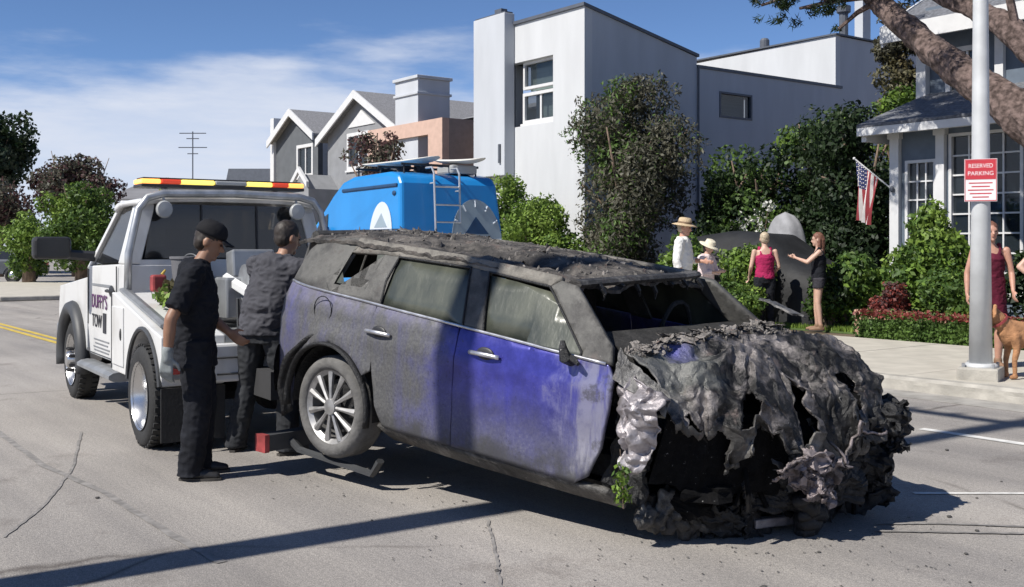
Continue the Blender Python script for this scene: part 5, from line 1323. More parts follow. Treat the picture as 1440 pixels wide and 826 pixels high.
# lower cab
skewprism([(1.08, .62), (1.32, .62), (1.32, 1.36), (1.08, 1.36)], -HWc, HWc, 'cab_back_corner', TW, TR)
for s in (1, -1):
    d = skewprism([(1.325, .50), (2.42, .50), (2.52, .75), (2.52, 1.22), (2.50, 1.33), (1.325, 1.36)], s * (HWc - .09), s * HWc, 'door', TW, TR)
    m = MB(); m.tube([(1.42, s * (HWc + .005), 1.12), (1.48, s * (HWc + .03), 1.12), (1.62, s * (HWc + .03), 1.12), (1.66, s * (HWc + .005), 1.12)], .014, 6); m.ball((1.54, s * HWc, 1.12), (.09, .012, .05), 12, 8); m.build('handle', BLACKP, d)
    # side glass: raked front edge
    g_ = MB(); yy = s * (HWc - .03)
    q = [(1.36, 1.375), (2.40, 1.345), (2.30, 1.42), (1.86, 1.82), (1.80, 1.85), (1.36, 1.86)]
    g_.add([(x, tumble(yy, z), z) for x, z in q] + [(x, tumble(yy - s * .012, z), z) for x, z in q], [tuple(range(6)), tuple(range(11, 5, -1))] + [(i, i + 6, (i + 1) % 6 + 6, (i + 1) % 6) for i in range(6)])
    g_.build('side_glass', TGLASS, d)
    skewprism([(2.44, 1.335), (2.60, 1.30), (1.86, 1.94), (1.80, 1.90)], s * (HWc - .07), s * HWc, 'windscreen_pillar', TW, TR)
    skewprism([(1.08, 1.363), (1.34, 1.363), (1.34, 1.90), (1.14, 1.90), (1.10, 1.82)], s * (HWc - .14), s * HWc, 'cab_pillar', TW, TR)
    # front wing with big dark arch flare
    w = [(2.53, .55), (2.62, .42)] + arc(WBASE, .40, .47, 180, 0, 14) + [(3.92, .50), (3.98, .85), (3.90, 1.10), (2.53, 1.22)]
    skewprism(w, s * (HWc - .16), s * (HWc + .01), 'front_wing', TW, TR)
    m = MB(); pts = arc(WBASE, .40, .50, 192, -12, 22)
    m.tube([(x, s * (HWc + .035), z) for x, z in pts], [(.075, .075)] * 23, 8, ref=(0, s, 0)); m.build('arch_flare', TDARK, TR, smooth=True)
    m = MB(); m.grid(lambda u, w_: (WBASE + .46 * cos(pi * u), s * (.55 + .44 * w_), .40 + .46 * sin(pi * u)), 16, 2); m.build('wheel_well', TINT, TR, fixn=False)
    # headlamp
    m = MB(); m.box((3.955, s * .74, .98), (.10, .34, .26)); m.build('headlamp', CLRL, TR, bevel=.03)
    # mirror
    m = MB(); m.box((2.42, s * 1.36, 1.50), (.14, .36, .21)); mr_ = m.build('mirror', BLACKP, TR, bevel=.04)
    m = MB(); m.tube([(2.40, s * .95, 1.42), (2.41, s * 1.22, 1.44)], [.05, .045], 6); m.build('mirror_arm', BLACKP, mr_)
    m = MB(); m.box((2.346, s * 1.36, 1.50), (.008, .30, .16)); m.build('mirror_glass', pm('dark_mirror', (.02, .022, .025), .15), mr_)
    # step
    m = MB(); m.tube([(1.15, s * 1.0, .40), (2.5, s * 1.0, .40)], [(.045, .11)] * 2, 10, ref=(0, 0, 1)); m.build('running_board', TGREY, TR)
    m = MB(); m.lathe([(0, -.3), (.16, -.3), (.17, -.27), (.17, .27), (.16, .3), (0, .3)], (.72, s * .80, .42), 'x', 16); m.build('fuel_tank', TGREY, TR)
m = MB(); m.bb(1.082, 1.16, -HWc + .142, HWc - .142, .62, 1.40); m.build('cab_back_panel', TW, TR)
# roof
def roofc(u, w):
    x = 1.06 + .86 * u; v = 2 * w - 1; e = abs(v) ** 4; f = (2 * abs(u - .45)) ** 6
    return (x, v * .875, 1.965 - .05 * e - .02 * f - .03 * max(0, u - .6))
m = MB(); m.grid(roofc, 14, 20); o = m.build('cab_roof', TW, TR, smooth=True, fixn=False); o.modifiers.new('t', 'SOLIDIFY').thickness = .05
m = MB(); m.add([(2.585, -.86, 1.31), (2.585, .86, 1.31), (1.90, .74, 1.90), (1.90, -.74, 1.90)], [(0, 1, 2, 3)]); o = m.build('windscreen', TGLASS, TR); o.modifiers.new('t', 'SOLIDIFY').thickness = .01
# rear window with slider frame
m = MB(); m.add([(1.10, -.80, 1.41), (1.10, .80, 1.41), (1.13, .72, 1.88), (1.13, -.72, 1.88)], [(0, 1, 2, 3)]); o = m.build('rear_window', TGLASS, TR); o.modifiers.new('t', 'SOLIDIFY').thickness = .01
m = MB()
for y in (-.27, .27): m = MB(); m.tube([(1.095, y, 1.41), (1.125, y, 1.88)], .012, 6); m.build('rear_window_bar', BLACKP, TR)
# interior: bench, wheel, headliner
m = MB(); m.bb(1.25, 1.75, -.8, .8, .75, 1.0); m.box((1.28, 0, 1.2), (.16, 1.6, .6), (0, -.15, 0)); m.bb(2.35, 2.55, -.85, .85, .9, 1.30)
for y in (-.42, .42): m.box((1.24, y, 1.58), (.1, .26, .18))
m.tube([(2.15, .45 + .18 * cos(a), 1.25 + .17 * sin(a)) for a in np.linspace(0, 2 * pi, 18)], .015, 6, False); m.bb(1.2, 2.5, -.88, .88, .55, .6); m.build('cab_interior', TINT, TR)
# bonnet and front
m = MB(); m.hexa([(2.53, -.83, .9), (3.90, -.83, .9), (3.90, .83, .9), (2.53, .83, .9)], [(2.53, -.83, 1.30), (3.86, -.78, 1.16), (3.86, .78, 1.16), (2.53, .83, 1.30)]); m.build('bonnet', TW, TR, bevel=.04)
m = MB(); m.bb(3.88, 3.97, -.56, .56, .72, 1.12); m.build('grille', TGREY, TR, bevel=.02)
m = MB(); m.bb(3.9, 4.12, -1.0, 1.0, .46, .70); m.build('front_bumper', TGREY, TR, bevel=.03)
m = MB(); m.bb(-1.0, 3.8, -.42, -.30, .42, .62); m.bb(-1.0, 3.8, .30, .42, .42, .62); m.tube([(WBASE, -.8, .38), (WBASE, .8, .38)], .06, 8); m.tube([(0, -.9, .38), (0, .9, .38)], .07, 8); m.ball((0, 0, .38), (.2, .2, .18), 12, 8); m.build('chassis', TINT, TR)
# wheels: dished steel with hand holes
def truck_wheel(x, y, face, dual):
    R = .385; W = .24; rr = .245
    t = MB(); w = W / 2
    t.lathe([(rr, -w * .85), (R - .06, -w), (R - .02, -w * .85), (R, -w * .6), (R, w * .6), (R - .02, w * .85), (R - .06, w), (rr, w * .85)], (0, 0, 0), 'y', 40, closed=True)
    for k in range(40):
        a = 2 * pi * k / 40
        for sy in (-.45, .45): t.box((R * cos(a) * 1.002, sy * w * 1.2, R * sin(a) * 1.002), (.014, w * .5, .035), (0, -a, 0))
    wh = t.build('wheel', RUB, TR, smooth=True, autos=40); wh.location = (x, y, R)
    f = face; dish = -f * .07 if dual else f * .06
    r = MB(); r.lathe([(rr, -w * .8), (rr * .94, -w * .5), (rr * .92, w * .5), (rr, w * .8), (rr * 1.05, w * .98 if f > 0 else w * .8), (rr * .86, w * .4), (rr * .86, -w * .4), (rr * 1.05, -w * .98 if f < 0 else -w * .8)], (0, 0, 0), 'y', 36, closed=True)
    r.lathe([(rr * .9, 0), (rr * .80, dish * .8), (rr * .42, dish), (rr * .40, dish + f * .03), (0, dish + f * .03)], (0, 0, 0), 'y', 36)
    if dual: r.lathe([(.075, dish), (.075, dish + f * .10), (.05, dish + f * .12), (0, dish + f * .12)], (0, 0, 0), 'y', 20)
    else: r.lathe([(.09, dish), (.09, dish + f * .07), (.07, dish + f * .10), (0, dish + f * .10)], (0, 0, 0), 'y', 20)
    r.build('rim', TALU, wh, smooth=True, autos=35)
    h = MB()
    for k in range(8): a = 2 * pi * k / 8; h.ball((rr * .66 * cos(a), dish * .93 + f * .003, rr * .66 * sin(a)), (.030, .006, .030), 10, 6)
    h.build('hand_hole', RUB, wh)['kind'] = 'stuff'
    n_ = MB()
    for k in range(8): a = 2 * pi * (k + .5) / 8; n_.lathe([(.016, 0), (.016, f * .05), (.01, f * .065), (0, f * .065)], (.115 * cos(a), dish + f * (.03 if not dual else 0), .115 * sin(a)), 'y', 6)
    n_.build('lug_nut', BLACKP if not dual else TALU, wh)['kind'] = 'stuff'
for s in (1, -1):
    truck_wheel(WBASE, s * .93, s, False)
    truck_wheel(0, s * 1.02, s, True); truck_wheel(0, s * .74, -s, True)
# wrecker body: side boxes with arch, stepped down to the tail
def body_top(x): return .90 + .24 * max(0, min(1, (x + .25) / 1.25))
for s in (1, -1):
    p = [(1.05, .48), (.60, .48)] + arc(0, .40, .47, 10, 170, 14)[0:] + [(-.55, .50), (-.62, .60), (-.62, .86), (-.30, .90), (.98, 1.13), (1.05, 1.13)]
    p = [(1.05, .48)] + [(.52, .48)] + arc(0, .40, .475, 10, 168, 14) + [(-.485, .50), (-.50, .86), (-.25, .90), (.98, 1.13), (1.05, 1.13)]
    m = MB(); m.prism(p, 'y', s * .60, s * 1.10); b_ = m.build('side_body', TW, TR, bevel=.02)
    m = MB(); pts = arc(0, .40, .49, 8, 168, 18); m.tube([(x, s * 1.105, z) for x, z in pts], [(.02, .02)] * 19, 6, ref=(0, 1, 0)); m.build('arch_rim', TDARK, b_)
    m = MB(); m.tube([(1.02, s * 1.0, 1.15), (-.28, s * 1.0, .925)], [(.02, .05)] * 2, 6); m.tube([(1.02, s * .66, 1.15), (-.28, s * .66, .925)], [(.02, .03)] * 2, 6); m.build('rail', TGREY, b_)
    m = MB(); m.bb(.62, 1.0, *sorted((s * 1.10, s * 1.113)), .54, 1.02); tb = m.build('toolbox_door', TW, b_, bevel=.006)
    m = MB(); m.ball((.68, s * 1.116, .80), (.02, .01, .05), 8, 6); m.build('latch', BLACKP, tb)
    # lamp cluster and mud flap at the tail
    m = MB(); m.bb(-.60, -.503, *sorted((s * .78, s * 1.09)), .56, .78); lc = m.build('lamp_box', TGREY, TR, bevel=.01)
    m = MB(); m.bb(-.625, -.602, *sorted((s * .82, s * 1.06)), .60, .72); m.build('tail_lamp', RLENS, lc, bevel=.008)
    m = MB(); m.bb(-.50, -.485, *sorted((s * .60, s * 1.10)), .10, .49); m.build('mud_flap', RUB, TR)
m = MB(); m.bb(-.50, 1.05, -.598, .598, .80, .86); m.build('deck', TGREY, TR)
m = MB(); m.bb(-.60, -.503, -.775, .775, .52, .80); m.build('tail_beam', TW, TR, bevel=.02)
# headache rack: bright tube arch behind the cab
m = MB(); arch = [(.98, .98, 1.15), (.99, .97, 1.45), (1.00, .88, 1.83), (1.00, .80, 1.93), (1.0, .66, 1.965), (1.0, 0, 1.98), (1.0, -.66, 1.965), (1.0, -.80, 1.93), (1.0, -.88, 1.83), (.99, -.97, 1.45), (.98, -.98, 1.15)]
m.tube(arch, .035, 10); m.tube([(1.0, -.93, 1.55), (1.0, -.93, 1.56)], .02, 6); hr = m.build('headache_rack', STEELB, TR, smooth=True)
for y in (.66, -.62):
    m = MB(); m.lathe([(0, .0), (.065, .004), (.075, .02), (.075, .05), (.0, .06)][::-1], (.93, y, 1.83), 'x', 22); m.tube([(.97, y, 1.88), (1.0, y, 1.95)], .012, 5); m.build('work_lamp', CLRL, hr, autos=30)
# light bar on the roof
m = MB(); m.bb(1.20, 1.50, -.80, .80, 2.03, 2.06); m.bb(1.24, 1.46, -.78, .78, 2.103, 2.118); lb = m.build('light_bar', BLACKP, TR, bevel=.01)
m = MB(); m.tube([(1.35, -.55, 1.93), (1.35, -.55, 2.04)], .03, 6); m.build('bracket', TGREY, lb); m = MB(); m.tube([(1.35, .55, 1.93), (1.35, .55, 2.04)], .03, 6); m.build('bracket', TGREY, lb)
segs = [(.80, .62, AMB2, 'lit orange end lamp'), (.615, .43, REDL, 'red lamp'), (.425, .11, AMB, 'lit amber lamp'), (.105, -.21, CLRL, None), (-.215, -.47, AMB, 'lit amber lamp'), (-.475, -.64, REDL, 'red lamp'), (-.645, -.80, AMB2, 'lit orange end lamp')]
for a_, b2, mt, l in segs:
    m = MB(); m.bb(1.205, 1.495, b2, a_, 2.062, 2.103); o = m.build('lamp', mt, lb, bevel=.012)
    if l: o['label'] = l
# wrecker mast, boom, winch, cables
m = MB(); m.box((.45, 0, 1.05), (.5, .7, .42)); m.box((.55, 0, 1.36), (.18, .4, .24), (0, .15, 0)); m.build('mast', TGREY, TR, bevel=.02)
m = MB()
for s in (1, -1): m.tube([(.35, s * .30, 1.25), (-.25, s * .16, 1.06), (-.66, s * .10, 1.02)], [(.05, .04)] * 3, 6)
m.tube([(-.66, -.12, 1.02), (-.66, .12, 1.02)], .05, 8); m.tube([(-.1, -.32, 1.12), (.1, .1, .92), (.25, .34, .9)], .035, 6); m.build('boom', TW, TR)
m = MB(); m.lathe([(.06, -.22), (.15, -.22), (.15, -.20), (.08, -.19), (.08, .19), (.15, .20), (.15, .22), (.06, .22)], (.12, 0, 1.22), 'y', 18); m.build('winch_drum', STEELB, TR)
m = MB(); m.tube([(-.1, .05, 1.24), (-.66, .08, 1.09), (-.72, .1, .85), (-.74, .12, .58)], .008, 6)
for k in range(16): m.box((-.62 - .004 * k, .34 - .02 * k, .90 - .022 * k), (.02, .012, .035), (.8 * (k % 2), .3, k))
m.build('cable_and_chain', TDARK, TR)
# stinger and cross bar under the lifted wheels (the bar stands across the car, so it is turned a little)
ca = .2143 + radians(180 - 176.1)
def car2truck(x, y, z):
    a = x * cos(.086) + z * sin(.086); zz = -x * sin(.086) + z * cos(.086) + .172
    wx = -6.299 + a * cos(.2143) - y * sin(.2143); wy = 3.952 + a * sin(.2143) + y * cos(.2143)
    dx, dy = wx + 8.05, wy - 3.61; r = radians(-176.1)
    return Vector((dx * cos(r) - dy * sin(r), (dx * sin(r) + dy * cos(r)) / .93, zz))
c0 = car2truck(-.50, 0, .0); 
m = MB(); m.tube([(-.50, 0, .56), (-.70, 0, .40), tuple(c0 + Vector((.25, 0, .05))), tuple(c0)], [(.06, .07)] * 4, 4, ref=(0, 0, 1)); m.build('stinger', TDARK, TR)
m = MB(); m.tube([car2truck(-.50, -.98, .01), car2truck(-.50, .98, .01)], [(.075, .075)] * 2, 4, ref=(.7, 0, .7)); cb = m.build('cross_bar', TDARK, TR)
for s in (-1, 1):
    m = MB(); e0 = car2truck(-.50, s * .985, .01); e1 = car2truck(-.50, s * 1.02, .01); m.tube([e0, e1], .082, 4, ref=(.7, 0, .7)); m.build('bar_end', REDP, cb)
    m = MB(); m.tube([car2truck(-.50, s * .80, .03), car2truck(-.36, s * .80, -.035), car2truck(.36, s * .80, -.035), car2truck(.42, s * .80, .06)], [(.022, .035)] * 4, 6, ref=(0, 0, 1)); m.build('wheel_cradle', TDARK, cb)
# lettering on the doors
for s in (1, -1):
    rt = (-1, 0, 0) if s > 0 else (1, 0, 0); yv = s * (HWc + .004)
    dpar = TR
    textmesh('door_lettering', "DUFFY'S", .18, TXT, dpar, frame_m((2.02, yv, 1.0), rt, (0, 0, 1)), sx=.98)
    textmesh('door_lettering', 'TOW', .17, TXT2, dpar, frame_m((2.12, yv, .82), rt, (0, 0, 1)))
    m = MB(); m.box((1.80, yv, .82), (.12, .004, .18)); m.build('door_emblem', TXT2, dpar)
    m = MB()
    for k, (w_, z_) in enumerate([(.62, .655), (.52, .62), (.66, .585), (.6, .555)]): m.box((1.93, yv, z_), (w_, .003, .012))
    m.build('door_small_print', TGREY, dpar)
    m = MB(); m.box((1.94, yv - s * .002, 1.16), (.8, .004, .02)); m.build('door_stripe', TGREY, dpar)
# loose gear on the deck
BUCK = thing('grey_bucket', 'dented grey bucket standing on the tow truck deck behind the cab', 'bucket', (-8.72, 3.15, 1.14))
m = MB(); m.lathe([(0, 0), (.115, 0), (.14, .27), (.15, .27), (.15, .29), (.13, .285), (.11, .02), (0, .02)], (0, 0, 0), 'z', 24); m.build('bucket_body', pm('dull_grey_plastic', (.14, .14, .15), .6, var=.15), BUCK, smooth=True, autos=40)
m = MB(); m.tube([(.145 * cos(a), 0.02, .275 + .12 * sin(a) * .3) for a in np.linspace(0, pi, 12)], .005, 5); m.build('bucket_handle', STEELB, BUCK)
GC = thing('red_can', 'small red fuel can beside the grey bucket', 'fuel can', (-8.78, 2.92, 1.14)); m = MB(); m.box((0, 0, .07), (.09, .12, .14)); m.build('can_body', REDP, GC, bevel=.02); m = MB(); m.tube([(0, .03, .14), (0, .06, .18)], [.014, .008], 7); m.build('spout', YEL, GC)
SPR = thing('plant_clippings', 'green plant clippings heaped on the tow truck side rail', 'plants', (-8.45, 2.95, 1.02)); m = MB(); m.tube([(-.2, 0, .02), (0, .03, .06), (.22, 0, .03)], .008, 5); m.build('stem', BARK, SPR); leaves('foliage', [((0, 0, .08), (.22, .16, .07)), ((.18, .05, .06), (.15, .12, .06)), ((-.15, 0, .12), (.1, .1, .1))], 420, .07, [L_LIME, L_MID, L_DRY], SPR, shell=.1)
HB = thing('hanging_sprig', 'leafy sprig hanging behind the man in the grey shirt', 'plant', (-7.22, 3.30, .55)); m = MB(); m.tube([(0, 0, .32), (.02, .02, .18), (.05, .02, 0)], .005, 5); m.build('stem', BARK, HB); leaves('foliage', [((0, 0, .22), (.09, .08, .08)), ((.04, .02, .08), (.06, .06, .08))], 120, .06, [L_LIME, L_MID], HB, shell=.1)

m = MB(); m.box((.72, .30, 1.0), (.34, .46, .26)); m.build('deck_toolbox', TDARK, TR, bevel=.02)
for k, (x, y, z, r) in enumerate([(.05, .42, .90, .13), (.05, .42, .93, .12), (-.12, -.40, .90, .14), (-.12, -.40, .935, .13)]):
    m = MB(); m.tube([(x + r * cos(a), y + r * sin(a), z + .006 * sin(3 * a)) for a in np.linspace(0, 2 * pi, 26)], .016, 6, False); m.build('hose_coil', RUB, TR, smooth=True)
m = MB(); m.tube([(-.3, .2, .88), (-.32, .25, 1.05), (-.30, .12, 1.2), (-.1, .1, 1.25)], .014, 6); m.tube([(-.35, -.2, .88), (-.45, -.15, 1.0), (-.50, -.1, .9), (-.56, -.05, .7)], .014, 6); m.build('hydraulic_hose', RUB, TR)
m = MB(); m.tube([(-.40, .36, .86), (-.42, .38, 1.2)], .02, 6); m.tube([(-.36, .44, .86), (-.40, .46, 1.12)], .015, 6); m.build('control_lever', TDARK, TR)
m = MB(); m.box((-.35, .30, .92), (.16, .22, .12)); m.build('valve_block', REDP, TR, bevel=.01)
m = MB()
for z in (.70, .58): m.tube([(-.607, -.7, z), (-.607, .7, z)], .008, 5)
m.build('tail_seam', TDARK, TR)
for s in (1, -1):
    m = MB(); m.tube([(1.33, s * .994, .52), (1.33, s * .994, 1.34)], .006, 4); m.tube([(1.33, s * .994, .52), (2.41, s * .994, .52)], .005, 4); m.tube([(2.50, s * .994, .78), (2.50, s * .994, 1.3)], .006, 4); m.build('door_gap', TDARK, TR)
    m = MB(); m.tube([(1.04, s * 1.104, .5), (1.04, s * 1.104, 1.12)], .006, 4); m.build('panel_gap', TDARK, TR)

# ================================================================ blue van
VB = pm('van_blue_paint', (.015, .22, .56), .35, var=.06, scale=2, coat=.3)
VBD = pm('van_dark_blue_trim', (.012, .05, .12), .5)
VAN = thing('blue_van', 'bright blue high-roof camper van parked at the kerb behind the burned car', 'van', (-13.35, 8.90, 0), radians(180)); VAN.scale = (1, 1, 1.07)
# local x forward (street -x), y left (towards camera side), rear face x = 0
VW = .96
def vy(y, z): return y * (1 - .10 * max(0, z - 1.0) / 1.45)
prof = [(.0, .45), (-.02, 1.0), (.05, 1.7), (.13, 2.30), (.22, 2.42), (.5, 2.47), (1.6, 2.45), (1.95, 2.38), (2.25, 2.20), (3.05, 1.60), (3.45, 1.22), (3.95, 1.08), (4.15, .85), (4.15, .45)]
n = len(prof)
m = MB(); vs = [(x, vy(VW, z), z) for x, z in prof] + [(x, vy(-VW, z), z) for x, z in prof]
m.add(vs, [tuple(range(n)), tuple(range(2 * n - 1, n - 1, -1))] + [(i, i + n, (i + 1) % n + n, (i + 1) % n) for i in range(n)])
m.build('body', VB, VAN, bevel=.06, bseg=3)
for s in (1, -1):
    m = MB(); m.tube([(.20, s * (vy(VW, 2.27) + .012), 2.27), (1.9, s * (vy(VW, 2.25) + .012), 2.25)], [(.025, .012)] * 2, 6); m.build('roof_seam', VBD, VAN)
    m = MB(); m.tube([(.05, s * (vy(VW, 1.66) + .006), 1.66), (2.6, s * (vy(VW, 1.66) + .006), 1.66)], .008, 5); m.build('side_crease', VBD, VAN)
    m = MB(); q = [(2.35, 1.40), (3.05, 1.40), (2.55, 1.86), (2.36, 1.92)]; m.add([(x, s * (vy(VW, z) + .004), z) for x, z in q], [(0, 1, 2, 3)]); o = m.build('side_window', TGLASS, VAN); o.modifiers.new('t', 'SOLIDIFY').thickness = .006
    m = MB(); m.ball((.28, s * (vy(VW, 2.18) + .01), 2.16), (.05, .02, .035), 10, 7); m.build('marker_lamp', VBD, VAN)
    for x in (.75, 3.2):
        t = MB(); t.lathe([(.2, -.1), (.31, -.11), (.33, -.07), (.33, .07), (.31, .11), (.2, .1)], (x, s * .84, .33), 'y', 28, closed=True); wv = t.build('wheel', RUB, VAN, smooth=True)
        t = MB(); t.lathe([(.2, .0), (.19, s * .06), (.08, s * .09), (0, s * .09)], (x, s * .84, .33), 'y', 20); t.build('hubcap', TALU, wv, smooth=True)
    m = MB(); m.tube([(2.30, s * (vy(VW, 1.5) + .05), 1.36), (2.29, s * (vy(VW, 1.5) + .05), 1.72)], [(.05, .02)] * 2, 6); m.build('door_gap', VBD, VAN)
# arched white decals with a grey peak, on the side and on the rear
DW = pm('decal_white', (.55, .60, .66), .5, var=.03); DG = pm('decal_grey', (.26, .33, .38), .5, var=.05)
def arch_poly(w, h, n=16): return [(-w, 0)] + [(w * cos(pi - pi * i / n), h * .15 + h * .85 * sin(pi * i / n)) for i in range(n + 1)] + [(w, 0)]
def decal(name, mat, poly, fn, off):
    m = MB(); vs = [fn(a, b, off) for a, b in poly] + [fn(a, b, off - .006) for a, b in poly]; k = len(poly)
    m.add(vs, [tuple(range(k)), tuple(range(2 * k - 1, k - 1, -1))] + [(i, i + k, (i + 1) % k + k, (i + 1) % k) for i in range(k)]); return m.build(name, mat, VAN)
sidef = lambda a, b, o: (.62 + a, vy(VW, 1.45 + b) + .008 + o, 1.45 + b)
decal('side_decal', DW, arch_poly(.34, .60), sidef, .002); decal('decal_peak', DG, [(-.19, .24), (.19, .24), (.0, .44)], sidef, .006)
def rearf(a, b, o):
    z = 1.40 + b; x = -.02 + .07 * max(0, z - 1.0) / .7 if z < 1.7 else .05 + .08 * (z - 1.7) / .6
    return (x - .012 - o, -.42 + a, z)
decal('rear_decal', DG, arch_poly(.46, .70), rearf, .002)
for k in range(5): pass
m = MB()
for i in range(7):
    a = pi * i / 6; q = rearf(.36 * cos(a), .12 + .52 * sin(a) * .9, .01); q2 = rearf(.445 * cos(a), .12 + .60 * sin(a) * .93, .01)
    m.tube([q, q2], .012, 5)
m.build('decal_rays', DW, VAN)['kind'] = 'stuff'
decal('rear_decal_peak', VBD, [(-.22, .2), (.22, .2), (0, .45)], rearf, .006)
# ladder
m = MB()
for y in (.40, -.05):
    m.tube([(.18, y, 2.52), (.02, y, 2.52), (-.04, y, 2.44), (-.09, y, 1.6), (-.13, y, 1.1)] if y > 0 else [(.18, y, 2.52), (.02, y, 2.52), (-.04, y, 2.44), (-.07, y, 1.75)], .016, 7)
for z in (2.25, 2.0, 1.76): m.tube([(-.05 - (2.4 - z) * .05, .40, z), (-.05 - (2.4 - z) * .05, -.05, z)], .013, 7)
for y, z in ((.40, 2.3), (-.05, 2.2), (.4, 1.5)): m.tube([(-.06, y, z), (.06, y, z)], .012, 6)
m.build('ladder', pm('ladder_alloy', (.55, .57, .58), .4, .6), VAN)
# roof rack and things tied on it
m = MB()
for x in (.4, 1.1, 1.8):
    m.tube([(x, -.7, 2.58), (x, .7, 2.58)], .018, 6); m.tube([(x, -.65, 2.44), (x, -.65, 2.58)], .015, 5); m.tube([(x, .65, 2.42), (x, .65, 2.58)], .015, 5)
m.build('roof_rack', BLACKP, VAN)
m = MB(); m.bb(.3, .75, -.62, -.15, 2.47, 2.60); m.build('roof_vent', CLRL, VAN, bevel=.03)
def board(label, loc, L, W_, mat, rz):
    t = MB()
    def fn(u, w):
        x = (u - .5) * L; hw = W_ / 2 * max(0.0, 1 - abs(2 * u - 1) ** 2.6) ** .6; a = 2 * pi * w
        return (x, hw * cos(a), .035 * sin(a) * (1 - abs(2 * u - 1) ** 4) + .10 * abs(2 * u - 1) ** 3 * .5)
    t.grid(fn, 24, 14); o = t.build('surfboard', mat, None, smooth=True, fixn=False); o.location = loc; o.rotation_euler = (0, 0, rz)
    return tag(o, label, 'surfboard')
SBM = pm('board_white', (.66, .64, .58), .35, var=.06)
board('long off-white surfboard tied on the blue van roof', (-14.5, 8.62, 2.83), 2.1, .52, SBM, .05)
board('short white board lying at the back of the van roof', (-13.77, 9.25, 2.84), .9, .4, SBM, .6)
m = MB(); g = random.Random(3)
for k in range(9): m.ball((g.uniform(-.5, .5), g.uniform(-.18, .18), g.uniform(.05, .16)), (g.uniform(.08, .2), .12, g.uniform(.06, .12)), 8, 6)
RB = tag(m.build('roof_bundle', pm('dark_tarp', (.05, .055, .06), .8, var=.4)), 'dark tarp bundle strapped to the van roof under the boards', 'bundle'); RB.location = (-14.95, 9.02, 2.66)
# ================================================================ people and the dog
SKIN = {k: pm('skin_' + k, c, .5, var=.06, scale=12, sss=.08) for k, c in dict(tan=(.36, .20, .13), brown=(.27, .145, .09), pale=(.52, .33, .25), ruddy=(.46, .25, .18)).items()}
def cloth(name, c, var=.18, bump=.35, rough=.85): return pm(name, c, rough, var=var, scale=7, bump=bump, bscale=16, spec=.2)
HAIRD = pm('dark_hair', (.025, .018, .014), .6, var=.3, scale=40); HAIRB = pm('grey_blond_hair', (.42, .34, .24), .6, var=.2, scale=40); HAIRR = pm('brown_hair', (.16, .07, .045), .6, var=.25, scale=40)
EYEM = pm('eye_dark', (.02, .015, .012), .3); LIPM = pm('lip', (.30, .10, .08), .5)
SHOE = pm('black_leather', (.018, .017, .017), .45, var=.2); SOLE = pm('shoe_sole', (.05, .045, .04), .8); SHOEW = pm('white_shoe', (.6, .6, .58), .7); SANDAL = pm('tan_sandal', (.22, .13, .08), .7)

def remeshed(mb, name, mats, parent, voxel, it=6, fold=0.0, fs=9.0, fstretch=(1, 1, 1), cut=None):
    me = mb.mesh(name, mats); tmp = bpy.data.objects.new('tmp', me); COL.objects.link(tmp)
    a = tmp.modifiers.new('r', 'REMESH'); a.mode = 'VOXEL'; a.voxel_size = voxel; a.use_smooth_shade = True
    b = tmp.modifiers.new('s', 'SMOOTH'); b.factor = .5; b.iterations = it
    dg = bpy.context.evaluated_depsgraph_get(); out = bpy.data.meshes.new_from_object(tmp.evaluated_get(dg)); out.name = name
    bpy.data.objects.remove(tmp); bpy.data.meshes.remove(me)
    out.materials.clear()
    for m in (mats if isinstance(mats, (list, tuple)) else [mats]): out.materials.append(m)
    if fold or cut:
        n = len(out.vertices); co = np.empty(n * 3, np.float32); no = np.empty(n * 3, np.float32)
        out.vertices.foreach_get('co', co); out.vertices.foreach_get('normal', no); co = co.reshape(-1, 3); no = no.reshape(-1, 3)
        if fold:
            k = np.array([noise.noise((c[0] * fs * fstretch[0], c[1] * fs * fstretch[1], c[2] * fs * fstretch[2])) + .5 * (1 - abs(noise.noise((c[0] * fs * 2.2 * fstretch[0] + 3, c[1] * fs * 2.2 * fstretch[1], c[2] * fs * 2.2 * fstretch[2])) * 3)) for c in co.tolist()], np.float32)
            co += no * (k * fold)[:, None]
        out.vertices.foreach_set('co', co.ravel()); out.update()
    out.polygons.foreach_set('use_smooth', [True] * len(out.polygons))
    o = bpy.data.objects.new(name, out); return link(o, parent)

def hand(m, wrist, d, t, curl=.35, s=1.0, grip=False):
    """palm and five fingers: d = along the hand, t = towards the thumb side"""
    w = Vector(wrist); d = Vector(d).normalized(); t = Vector(t); t = (t - d * t.dot(d)).normalized(); n = d.cross(t)
    for k in range(4):
        off = t * (.028 - .0185 * k) * s
        m.cap(w + off * .6 + d * .012 * s, w + off + d * .085 * s, .016 * s, .0125 * s, 8)
        L = (.042, .047, .044, .035)[k] * s; r = .0088 * s; b = w + off * 1.08 + d * .088 * s; a = curl * (1 + .15 * k)
        for j in range(3):
            dd = (d * cos(a) - n * sin(a)).normalized(); e = b + dd * L * (.95, .62, .5)[j]; m.cap(b, e, r, r * .92, 7); b = e; a += curl * (1.0 if not grip else 1.6); r *= .93
    b = w + t * .022 * s + d * .02 * s; e = b + (t * .75 + d * .55 - n * .25).normalized() * .042 * s; m.cap(b, e, .0145 * s, .011 * s, 8)
    m.cap(e, e + (t * .25 + d * .85 - n * .4).normalized() * .035 * s, .0108 * s, .0092 * s, 8)

